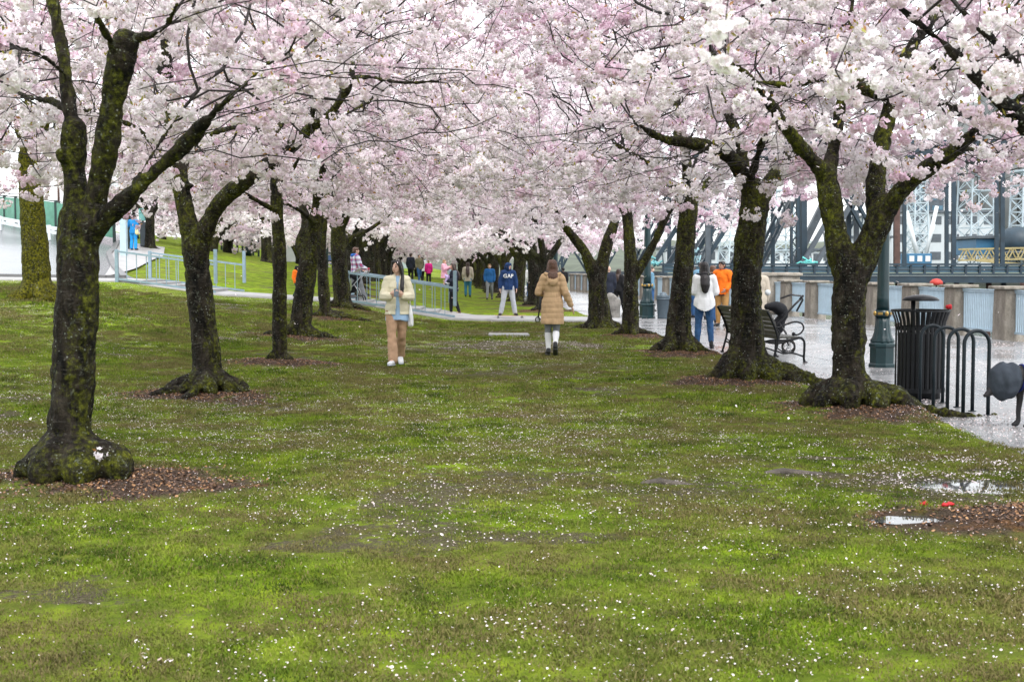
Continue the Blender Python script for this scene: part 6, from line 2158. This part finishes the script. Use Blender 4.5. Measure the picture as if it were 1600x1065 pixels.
        me = cut(me, keep, .014)
        me.materials.clear(); me.materials.append(mt)
        link(t.get('n', 'jacket'), me, q)
    # ---- hair or hood
    if hair:
        st, hm_ = hair[0], hair[1]
        c4 = [[(h(0, .022, .04), (.084, .092, .078))], [(h(0, .045, -.01), (.078, .07, .08))]]
        if st in ('long', 'shoulder'):
            L = hair[2] if len(hair) > 2 else (.45 if st == 'long' else .24)
            bk = .075 if st == 'long' else .06
            c4 += [[(h(0, .05, 0), (.085, .055, .07)), (h(0, bk, -.12), (.09, .04, .06)), (hd + V3(0, .15 if st == 'long' else .13, -.13 - L * .3), (.10, .055, .08)), (hd + V3(0, .185 if st == 'long' else .145, -.12 - L * .65), (.10, .05, .07)), (hd + V3(0, .19 if st == 'long' else .15, -.12 - L), (.06, .03, .05))]]
            for s in (-1, 1):
                c4 += [[(h(.04 * s, -.045, .085), (.034, .035, .03)), (h(.074 * s, -.03, .02), (.02, .04, .05)), (h(.086 * s, .0, -.08), (.022, .04, .06)), (hd + V3(.095 * s, -.01 if hair[-1] == 'front' else .05, -.12 - L * .35), (.03, .028, .06))]]
                if hair[-1] == 'front' and s > 0: c4 += [[(hd + V3(.09 * s, -.04, -.16), (.03, .04, .05)), (hd + V3(.088 * s, -.125, -.25), (.036, .03, .05)), (hd + V3(.085 * s, -.165, -.34), (.036, .026, .05)), (hd + V3(.08 * s, -.175, -.42 - .06 * s), (.02, .018, .05))]]
        if st == 'bun': c4 += [[(h(0, .10, .06), (.04, .04, .04))]]
        if st in ('short', 'bun'):
            for s in (-1, 1): c4 += [[(h(.035 * s, -.055, .082), (.04, .03, .024)), (h(.073 * s, -.01, .035), (.018, .045, .035))]]
        if st == 'hood':
            c4 = [[(h(0, .02, .03), (.098, .105, .11)), (h(0, .05, -.05), (.095, .085, .09)), (hd + V3(0, .06, -.14), (.11, .08, .06))]]
            for s in (-1, 1): c4 += [[(h(.06 * s, -.055, .07), (.036, .035, .04)), (h(.078 * s, -.05, -.02), (.024, .035, .05)), (h(.055 * s, -.055, -.1), (.035, .04, .035))]]
            c4 += [[(h(-.055, -.055, .09), .032), (h(.055, -.055, .09), .032)]]
        me = skin(c4, min(voxel, .011), 3)
        co = co_of(me); set_co(me, co + no_of(me) * (noise3(co * np.array([1, 1, .25]), 45, 3) * (.0045 if st != 'hood' else .003))[:, None])
        me.materials.append(hm_); link('hood' if st == 'hood' else 'hair', me, q)
    # ---- shoes
    if shoe:
        for k in 'LR':
            a, t_ = J['ank' + k], J['toe' + k]; d = (t_ - a); d = d.normalized()
            dn = shoe.get('high', .03)
            me = skin([[(a + V3(0, .005, dn), .043), (a + V3(0, .01, -.02), (.045, .05, .05)), (a.lerp(t_, .55) + V3(0, 0, -.008), (.046, .05, .038)), (t_ + V3(0, 0, .004), (.044, .045, .03))]], .011, 2)
            me.materials.append(shoe['m']); s_ = link('shoe', me, q)
            if shoe.get('sole'):
                me = skin([[(a + V3(0, .015, -.068), (.046, .05, .016)), (a.lerp(t_, .55) + V3(0, 0, -.045), (.048, .05, .016)), (t_ + V3(0, -.01, -.022), (.044, .045, .016))]], .01, 1)
                me.materials.append(shoe['sole']); link('sole', me, s_)
    return q, J


JEANS = fabric('blue_jeans', (.035, .095, .22), .3)
NAVY = fabric('navy_sweat', (.012, .035, .11), .25)
BLACKC = fabric('black_fabric', (.012, .012, .014))
GREYC = fabric('grey_fabric', (.20, .21, .22))
LGREY = fabric('light_grey_sweat', (.44, .46, .50), .12)
TAN = fabric('tan_cotton', (.42, .27, .17), .15)
OCHRE = fabric('ochre_cotton', (.36, .20, .07), .15)
CREAM = fabric('cream_padded', (.70, .65, .49), .08, 6, .5)
DENIM = fabric('pale_denim_shirt', (.32, .47, .66), .15)
CAMEL = fabric('camel_quilted', (.47, .32, .185), .12, 7, .4)
WHITEC = fabric('white_cotton', (.78, .79, .80), .05)
SOCKW = fabric('white_knit_sock', (.74, .74, .76), .05, 12, .2)
ORANGE = fabric('orange_shell', (.80, .16, .012), .12)
PINK = fabric('pale_pink_coat', (.72, .36, .44), .15)
HOTPINK = fabric('hot_pink_coat', (.62, .02, .22), .15)
BLUEB = fabric('bright_blue_cloth', (.02, .11, .30), .15)
STEELB = fabric('steel_blue_cloth', (.12, .24, .34), .2)
DKNAVY = fabric('dark_navy_padded', (.018, .022, .036), .2)
BEIGE = fabric('beige_coat', (.42, .37, .30), .15)
YELL = fabric('yellow_vest', (.42, .34, .05), .15)
OLIVEC = fabric('khaki_cloth', (.16, .15, .09), .2)
M_SHOEW = simple('white_trainer', (.70, .71, .74), .5, .06, 30, .1)
M_SHOEG = simple('grey_blue_sole', (.40, .43, .50), .6, .1, 30, .1)
M_SHOEB = simple('black_shoe', (.012, .012, .013), .45, .2, 30, .1)
M_SHOEBR = simple('brown_boot', (.10, .05, .025), .5, .2, 30, .1)
SH_B = dict(m=M_SHOEB, sole=M_SHOEB)

# plaid shirt cloth: crossing bands woven in blue, red and white
t = NT('plaid_flannel')
sp = t.node('ShaderNodeSeparateXYZ'); t.l(t.coord('Object'), sp.inputs[0])
def band(o, f, th, ph=0): return t.math('GREATER_THAN', t.math('SINE', t.math('ADD', t.math('MULTIPLY', o, f), ph)), th)
bx, bz = sp.outputs['X'], sp.outputs['Z']
c = t.mix(t.math('MULTIPLY', t.math('ADD', band(bx, 42, .1), band(bz, 42, .1)), .5), (.05, .08, .28), (.62, .62, .68))
c = t.mix(t.math('MULTIPLY', t.math('ADD', band(bx, 42, .75, 2.6), band(bz, 42, .75, 2.6)), .5), c, (.45, .03, .05))
t.color(c); t.rough(.85); PLAID = t.m


def stand_at(px, Y, z=None):
    x = (px - 800) * Y / 2000; zz = max(tzf(x, Y), 0.0)
    if z is not None: zz = z
    return (x, Y, zz)


# woman with phone, walking toward the camera
g = ground(621, 571.5)
pose = dict(MIDSTRIDE)
pose.update(turn=R(-28), shoL=V3(.165, .01, 1.385), shoR=V3(-.165, .01, 1.385), elbL=V3(.24, -.01, 1.12), elbR=V3(-.24, -.01, 1.12), wriL=V3(.105, -.225, 1.125), wriR=V3(-.105, -.225, 1.125),
            hdL=V3(-.62, -.55, .35), hdR=V3(.62, -.55, .35), hnL=V3(-.5, .5, .4), hnR=V3(.5, .5, .4),
            kneR=V3(-.085, -.13, .50), ankR=V3(-.065, -.26, .09), toeR=V3(-.115, -.43, .05), kneL=V3(.07, .03, .48), ankL=V3(.04, .27, .15), toeL=V3(.06, .12, .035))
W1, J1 = person('young woman in cream padded jacket and tan trousers walking with a phone in both hands', (g.x, g.y, tzf(g.x, g.y) + .012), R(4), 1.66, pose,
       top=[dict(n='shirt', m=DENIM, g=.014, hem=.745, curve=-.07, flare=.02), dict(n='jacket', m=CREAM, g=.03, hem=.83, flare=.012, puff=(.125, .011), open=(.006, .034, .03, .012), collar=.03)],
       bottom=dict(m=TAN, g=.012, flare=.024, up=.03, wr=.009), shoe=dict(m=M_SHOEW, sole=M_SHOEG), hair=('long', M_HAIR_BLACK, .36, 'front'), voxel=.011, face=True, female=True, curl=.9)
Mw = W1.matrix_basis.copy()
def on(M_, v): return M_ @ Vector(v)
bpy.context.view_layer.update()
Mw = W1.matrix_world.copy()
ph = empty('phone', on(Mw, (-.005, -.305, 1.185)), R(4), 'dark phone held by the woman in the cream jacket', 'phone')
ph.rotation_euler.x = R(-35)
MB().box((0, 0, 0), (.075, .010, .15), bev=.003).build('case', simple('dark_blue_case', (.02, .05, .075), .35, .1, 20, 0), ph); MB().box((0, .0062, 0), (.066, .002, .138)).build('screen', M_BLACK, ph)
tb = empty('tote_bag', on(Mw, (.215, .03, .80)), R(8), 'white cloth tote bag hanging at the side of the woman in the cream jacket', 'bag')
me = skin([[((0, 0, -.14), (.05, .13, .04)), ((0, 0, .02), (.04, .14, .1)), ((-.01, 0, .16), (.022, .13, .03))]], .013, 4); co = co_of(me); set_co(me, co + no_of(me) * (noise3(co * np.array([1, 1, .5]), 16, 2) * .010)[:, None]); me.materials.append(WHITEC); link('pouch', me, tb)
for s in (-.06, .06): MB().tube([(0, s, .16), (-.02, s * .8, .35), (-.055, s * .45, .55), (-.07, s * .2, .61)], [(.012, .004)] * 4, 6).build('strap', WHITEC, tb)

# woman in long tan coat walking away
g = ground(863, 557)
pose = dict(kneL=V3(.075, -.05, .50), ankL=V3(.07, -.02, .09), toeL=V3(.09, -.19, .04), kneR=V3(-.07, -.02, .47), ankR=V3(-.045, .24, .20), toeR=V3(-.05, .20, .05),
            elbR=V3(-.25, .06, 1.12), wriR=V3(-.33, .0, .90), hdR=V3(-.45, -.1, -.75), hnR=V3(.8, 0, -.4), elbL=V3(.275, -.0, 1.13), wriL=V3(.16, -.22, 1.10), turn=R(8), head=V3(0, -.01, 1.60))
W2, J2 = person('woman in long tan quilted coat and white knee socks walking away over the grass', (g.x, g.y, tzf(g.x, g.y) + .01), R(180), 1.67, pose,
       top=[dict(n='coat', m=CAMEL, g=.024, hem=.565, flare=.028, puff=(.095, .0075), collar=.01)],
       bottom=dict(n='leggings', m=GREYC, g=.002, up=.5), shoe=SH_B, hair=('shoulder', M_HAIR_BROWN, .13), voxel=.011, female=True)
for k in 'LR':
    a, b = J2['ank' + k], J2['kne' + k]
    me = skin([[(a, .044), (a.lerp(b, .3), .05), (a.lerp(b, .65), .066), (a.lerp(b, .88), .062)]], .011, 3); me.materials.append(SOCKW); link('sock', me, W2)
me = skin([[((-.12, .05, 1.46), (.045, .05, .035)), ((0, .115, 1.41), (.07, .04, .05)), ((.12, .05, 1.46), (.045, .05, .035))], [((0, .13, 1.39), (.12, .045, .06)), ((0, .155, 1.32), (.10, .035, .05)), ((0, .15, 1.27), (.055, .03, .03))]], .011, 4)
me.materials.append(CAMEL); link('hood', me, W2)
me = skin([[((-.11, .02, 1.485), (.04, .05, .03)), ((0, .085, 1.475), (.06, .035, .035)), ((.11, .02, 1.485), (.04, .05, .03))]], .011, 3); me.materials.append(fabric('charcoal_scarf', (.03, .035, .045))); link('scarf', me, W2)

# boy on the longboard
pose = dict(turn=R(50), kneL=V3(.16, -.03, .49), ankL=V3(.23, .0, .085), toeL=V3(.28, -.13, .035), kneR=V3(-.16, -.03, .49), ankR=V3(-.24, .0, .085), toeR=V3(-.30, -.12, .035), elbL=V3(.25, .03, 1.13), elbR=V3(-.25, .03, 1.13), wriL=V3(.27, -.03, .9), wriR=V3(-.27, -.03, .9), hipL=V3(.10, 0, .9), hipR=V3(-.10, 0, .9))
lb = bpy.data.objects['longboard'].location
BOY, JB = person('boy in navy hooded sweatshirt with white letters riding a longboard along the footpath', (lb.x - .06, lb.y, lb.z + .125), R(6), 1.56, pose,
       top=[dict(n='hoodie', m=NAVY, g=.035, hem=.84, wr=.008)], bottom=dict(m=LGREY, g=.02, flare=.012, wr=.006), shoe=SH_B, hair=('hood', NAVY), voxel=.013, face=True)
# the white letters on its chest, pressed onto the cloth
cu = bpy.data.curves.new('lettering', 'FONT'); cu.body = 'GAP'; cu.size = .17; cu.align_x = 'CENTER'; cu.space_character = 1.05; cu.offset = .004; cu.extrude = .003
to = bpy.data.objects.new('lettering', cu); tmp_scene.collection.objects.link(to); tmp_scene.view_layers[0].update()
tm_ = bpy.data.meshes.new_from_object(to.evaluated_get(tmp_scene.view_layers[0].depsgraph)); bpy.data.objects.remove(to)
hood_o = [o for o in BOY.children if o.name.startswith('hoodie')][0]
from mathutils.bvhtree import BVHTree
bmh = bmesh.new(); bmh.from_mesh(hood_o.data); bv_ = BVHTree.FromBMesh(bmh); bmh.free()
bml = bmesh.new(); bml.from_mesh(tm_); bmesh.ops.subdivide_edges(bml, edges=[e for e in bml.edges if e.calc_length() > .03], cuts=2); bml.to_mesh(tm_); bml.free()
co = co_of(tm_)
for i, (x, y_, z) in enumerate(co.tolist()):
    hit = bv_.ray_cast(Vector((x, -1, 1.235 + y_)), Vector((0, 1, 0)))
    yy_ = hit[0].y if hit[0] else -.15
    co[i] = (x, yy_ - .006 - z, 1.235 + y_)
set_co(tm_, co); tm_.materials.clear(); tm_.materials.append(WHITEC); link('lettering', tm_, hood_o)

# woman in white blouse with her back to us
g = ground(1100, 544.5)
pose = dict(kneL=V3(.115, -.01, .49), ankL=V3(.14, .02, .085), toeL=V3(.17, -.14, .035), kneR=V3(-.115, -.01, .49), ankR=V3(-.14, .02, .085), toeR=V3(-.18, -.14, .035), elbL=V3(.235, -.02, 1.12), elbR=V3(-.235, -.02, 1.12), wriL=V3(.12, -.24, 1.16), wriR=V3(-.12, -.24, 1.16))
W3, _ = person('woman with long black hair in a loose white blouse and jeans, seen from behind', (g.x, g.y, g.z + .005), R(176), 1.70, pose,
       top=[dict(n='blouse', m=WHITEC, g=.04, hem=.74, curve=.10, flare=.028, wr=.010)], bottom=dict(m=JEANS, g=.008, up=.14, wr=.005), shoe=dict(m=M_SHOEB, sole=M_SHOEB, high=.09), hair=('long', M_HAIR_BLACK, .34), voxel=.012, female=True)
me = skin([[((-.14, .02, 1.45), (.05, .055, .035)), ((0, .095, 1.44), (.09, .045, .06)), ((.14, .02, 1.45), (.05, .055, .035))]], .012, 3); me.materials.append(BLACKC); link('scarf', me, W3)

# man in orange jacket
pose = dict(turn=R(-25), elbL=V3(.28, .02, 1.14), wriL=V3(.17, -.13, .98), elbR=V3(-.28, .02, 1.14), wriR=V3(-.17, -.13, .98))
person('smiling man in bright orange jacket and ochre trousers, hands in pockets', stand_at(1128, 35), R(-30), 1.77, pose, top=[dict(n='collar_shirt', m=DKNAVY, g=.01, hem=.80, collar=.035), dict(m=ORANGE, g=.035, hem=.84, collar=0, wr=.008)], bottom=dict(m=OCHRE, g=.012), shoe=SH_B, hair=('short', M_HAIR_BLACK), skin_m=M_SKIN2, voxel=.014, face=True)
CG = 'people standing on the promenade'
person('man with short brown hair beyond the white-bloused woman, only head and shoulders showing', stand_at(1096, 40), R(170), 1.76, top=[dict(m=STEELB, g=.03, hem=.8)], bottom=dict(m=GREYC), shoe=SH_B, hair=('short', M_HAIR_DARK), group=CG)
person('woman with reddish-brown hair between the white blouse and the orange jacket', stand_at(1113, 37), R(150), 1.66, top=[dict(m=DKNAVY, g=.03, hem=.86)], bottom=dict(m=JEANS), shoe=SH_B, hair=('shoulder', M_HAIR_BROWN, .2), group=CG, female=True)
person('dark-haired person in blue jacket, half hidden left of the white blouse', stand_at(1080.5, 41), R(120), 1.58, top=[dict(m=BLUEB, g=.03, hem=.8)], bottom=dict(m=JEANS), shoe=SH_B, hair=('shoulder', M_HAIR_BLACK, .15), group=CG, female=True)
person('person in beige coat and dark cap standing behind the black stroller', stand_at(1184, 29.5), R(185), 1.62, top=[dict(m=BEIGE, g=.04, hem=.62, flare=.03)], bottom=dict(m=GREYC), shoe=SH_B, hair=('short', M_HAIR_DARK), group=CG)

# man in plaid with the stroller
x, Y, z = stand_at(556, 40.8)
person('man in plaid flannel hooded shirt on the footpath behind the stroller, facing right', (x, Y, z + .01), R(120), 1.74, dict(MIDSTRIDE, elbL=V3(.25, -.06, 1.12), wriL=V3(.2, -.28, 1.02), elbR=V3(-.25, -.06, 1.12), wriR=V3(-.2, -.28, 1.02)), top=[dict(n='shirt', m=PLAID, g=.03, hem=.80)], bottom=dict(m=GREYC, g=.02), shoe=SH_B, hair=('short', M_HAIR_BROWN), voxel=.014)
o = bpy.data.objects[[o.name for o in bpy.data.objects if o.name.startswith('person') and o.get('label', '').startswith('man in plaid')][0]]
me = skin([[((-.1, .05, 1.47), (.05, .05, .04)), ((0, .11, 1.45), (.08, .05, .06)), ((.1, .05, 1.47), (.05, .05, .04))]], .014, 3); me.materials.append(fabric('blue_hood', (.03, .12, .42))); link('hood', me, o)

# mother carrying a child in pink
x, Y, z = stand_at(709, 41.0)
person('woman with long dark hair in a black padded jacket carrying a small child', (x, Y, z + .03), R(-70), 1.66, dict(MIDSTRIDE, elbL=V3(.24, -.05, 1.14), wriL=V3(.06, -.24, 1.13), elbR=V3(-.24, -.05, 1.14), wriR=V3(-.06, -.26, 1.06), kneR=V3(-.1, -.06, .49), ankR=V3(-.1, -.06, .085), toeR=V3(-.11, -.24, .04), kneL=V3(.1, .03, .48), ankL=V3(.1, .16, .1), toeL=V3(.1, 0, .04)),
       top=[dict(m=DKNAVY, g=.035, hem=.78, puff=(.09, .01))], bottom=dict(m=BLACKC, g=.004), shoe=dict(m=M_SHOEBR, sole=M_SHOEB, high=.06), hair=('long', M_HAIR_DARK, .3), voxel=.014, female=True)
person('small fair-haired child in a pale pink coat carried by the woman in black', (x - .30, Y - .06, z + .80), R(75), 1.0, dict(kneL=V3(.12, -.22, .78), ankL=V3(.13, -.12, .5), toeL=V3(.13, -.24, .42), kneR=V3(-.12, -.22, .78), ankR=V3(-.13, -.12, .5), toeR=V3(-.13, -.24, .42), elbL=V3(.24, -.1, 1.2), wriL=V3(.15, -.28, 1.3), elbR=V3(-.24, -.1, 1.2), wriR=V3(-.15, -.28, 1.3)),
       top=[dict(m=PINK, g=.05, hem=.72, flare=.02)], bottom=dict(m=fabric('lilac_leggings', (.45, .36, .60)), g=.015), shoe=dict(m=M_SHOEW), hair=('short', M_HAIR_FAIR), voxel=.018)

# people among the trunks beyond the path
FGp = 'people among the trees beyond the path'
for (px, Y, H, rz, tc, bc, hr, hs, lb) in ((642, 74, 1.68, 160, DKNAVY, BLACKC, M_HAIR_DARK, 'short', 'person in dark navy far behind the handrail, leftmost of the distant walkers'),
                                           (655, 80, 1.70, 30, OLIVEC, JEANS, M_HAIR_DARK, 'short', 'person in dark green top and jeans far behind the handrail'),
                                           (660, 83, 1.60, 200, WHITEC, BLACKC, M_HAIR_DARK, 'long', 'person in a white top just right of the one in dark green'),
                                           (670, 76, 1.42, 190, HOTPINK, BLACKC, M_HAIR_FAIR, 'short', 'child in a hot pink coat far behind the handrail'),
                                           (731, 62, 1.68, 180, BEIGE, fabric('teal_trousers', (.03, .14, .22)), M_HAIR_DARK, 'long', 'person in beige with teal trousers between the dark trunks right of the mother'),
                                           (765, 60, 1.66, 0, BLUEB, GREYC, M_HAIR_FAIR, 'short', 'person in a bright blue top left of the boy on the longboard'),
                                           (829, 60, 1.62, 170, WHITEC, JEANS, M_HAIR_DARK, 'shoulder', 'person in a white top right of the steel blue shirt'),
                                           (849, 64, 1.66, 90, DKNAVY, BLACKC, M_HAIR_DARK, 'short', 'person in dark clothes seen just left of the tan coat'),
                                           (880, 66, 1.6, 190, BLACKC, BLACKC, M_HAIR_BLACK, 'short', 'person in black far off by the sea wall, right of the tan coat'),
                                           (951, 45, 1.64, 185, DKNAVY, BLACKC, M_HAIR_FAIR, 'bald', 'bald man in a dark navy jacket standing behind the grey boulder'),
                                           (966, 46, 1.55, 150, BLACKC, BLACKC, M_HAIR_DARK, 'shoulder', 'person in black beside the bald man behind the boulder'),
                                           (1017, 47, 1.64, 100, STEELB, JEANS, M_HAIR_DARK, 'short', 'person in a steel blue jacket half hidden by the far lamp post'),
                                           (1084, 49, 1.62, 185, HOTPINK, JEANS, M_HAIR_DARK, 'long', 'person in pink far behind the white-bloused woman')):
    pz = dict(MIDSTRIDE) if rng.random() < .6 else {}
    person(lb, stand_at(px, Y), R(rz), H, pz, top=[dict(m=tc, g=.03, hem=rng.uniform(.72, .86))], bottom=dict(m=bc), shoe=SH_B, hair=None if hs == 'bald' else (hs, hr), voxel=.022, group=FGp, hand=False)
# person in blue at the top of the bank
g = bank(209, 392, 63)
person('person dressed all in bright blue at the top of the bank by the sign post', (g.x, g.y, road_z(g.x, g.y) + .12), R(170), 1.72, dict(elbL=V3(.3, -.05, 1.18), wriL=V3(.42, -.2, 1.12)), top=[dict(m=fabric('azure_jacket', (.015, .20, .48)), g=.03, hem=.80)], bottom=dict(m=fabric('azure_trousers', (.02, .26, .60)), g=.016, flare=.02), shoe=SH_B, hair=('short', M_HAIR_BLACK), voxel=.018)
bg_ = empty('shoulder_bag', (g.x + .2, g.y - .12, road_z(g.x, g.y) + 1.05), 0, 'pale yellow shoulder bag of the person in bright blue', 'bag')
me = skin([[((0, 0, -.1), (.1, .05, .1)), ((0, 0, .06), (.09, .045, .08))]], .02, 3); me.materials.append(fabric('straw_bag', (.62, .56, .30))); link('pouch', me, bg_); MB().tube([(-.05, 0, .12), (-.12, .1, .42)], .01, 5).build('strap', M_BLACK, bg_)
# child in orange and black half hidden by the leaning trunk
g = stand_at(464, 41.0)
person('child in orange and black jacket on the path, mostly hidden by the leaning trunk', (g[0], g[1], g[2] + .02), R(60), 1.02, dict(MIDSTRIDE), top=[dict(m=ORANGE, g=.05, hem=.80)], bottom=dict(m=fabric('teal_black_trousers', (.015, .045, .05)), g=.02), shoe=SH_B, hair=('hood', BLACKC), voxel=.018, hand=False)

# ------------------------------------------------------------------ black dog with a grey padded cone collar at the right edge
p = at(1566, 669, 12.75); DG = empty('dog', (p.x + .06, p.y, 0), R(4), 'black dog wearing a grey padded hood at the right edge of the promenade', 'dog')
M_DOG = simple('black_dog_coat', (.014, .013, .014), .5, .4, 40, .6)
ch = [[((.12, 0, .50), (.12, .10, .13)), ((.30, 0, .47), (.13, .105, .14)), ((.55, 0, .50), (.11, .085, .10)), ((.68, 0, .50), (.10, .085, .11))],
      [((.12, 0, .52), .085), ((-.02, 0, .52), .075), ((-.12, 0, .44), .06), ((-.19, 0, .36), (.042, .04, .036)), ((-.245, 0, .325), (.024, .024, .02))],
      [((.74, 0, .56), .025), ((.86, 0, .50), .022), ((.95, 0, .38), .016)]]
for s in (-.075, .075):
    dx = .03 if s < 0 else -.02
    ch.append([((.16 + dx, s, .44), (.06, .05, .09)), ((.17 + dx, s, .28), .034), ((.155 + dx, s, .15), .026), ((.16 + dx, s, .06), .024), ((.125 + dx, s, .025), (.042, .03, .024))])
    ch.append([((.66 - dx, s, .44), (.085, .055, .10)), ((.61 - dx, s, .30), .045), ((.72 - dx, s, .17), .027), ((.70 - dx, s, .06), .023), ((.665 - dx, s, .025), (.042, .03, .024))])
for s in (-.05, .05): ch.append([((-.06, s, .56), .03), ((-.03, s * 1.9, .50), (.03, .012, .045))])
me = skin(ch, .011, 3); me.materials.append(M_DOG); link('body', me, DG)
me = skin([[((-.065, 0, .465), (.15, .165, .20)), ((.03, 0, .49), (.10, .15, .17))]], .013, 4)
co = co_of(me); set_co(me, co + no_of(me) * (.006 * np.sin(co[:, 0] * 60) + noise3(co, 9, 2) * .01)[:, None]); me.materials.append(fabric('grey_blue_padded_hood', (.042, .052, .066), .2)); link('hood', me, DG)
ring = [(.105 + .02 * math.cos(a), .125 * math.sin(a), .50 + .135 * math.cos(a)) for a in [6.2832 * k / 24 for k in range(25)]]
MB().tube(ring, [(.012, .006)] * 25, 6, cap=False).build('collar', fabric('royal_blue_strap', (.012, .02, .13)), DG)
me = skin([[((.22, 0, .50), (.125, .115, .15)), ((.52, 0, .52), (.115, .098, .115))]], .014, 3); me = cut(me, lambda c: c[:, 2] > .42, .01); me.materials.clear(); me.materials.append(BLACKC); link('coat', me, DG)
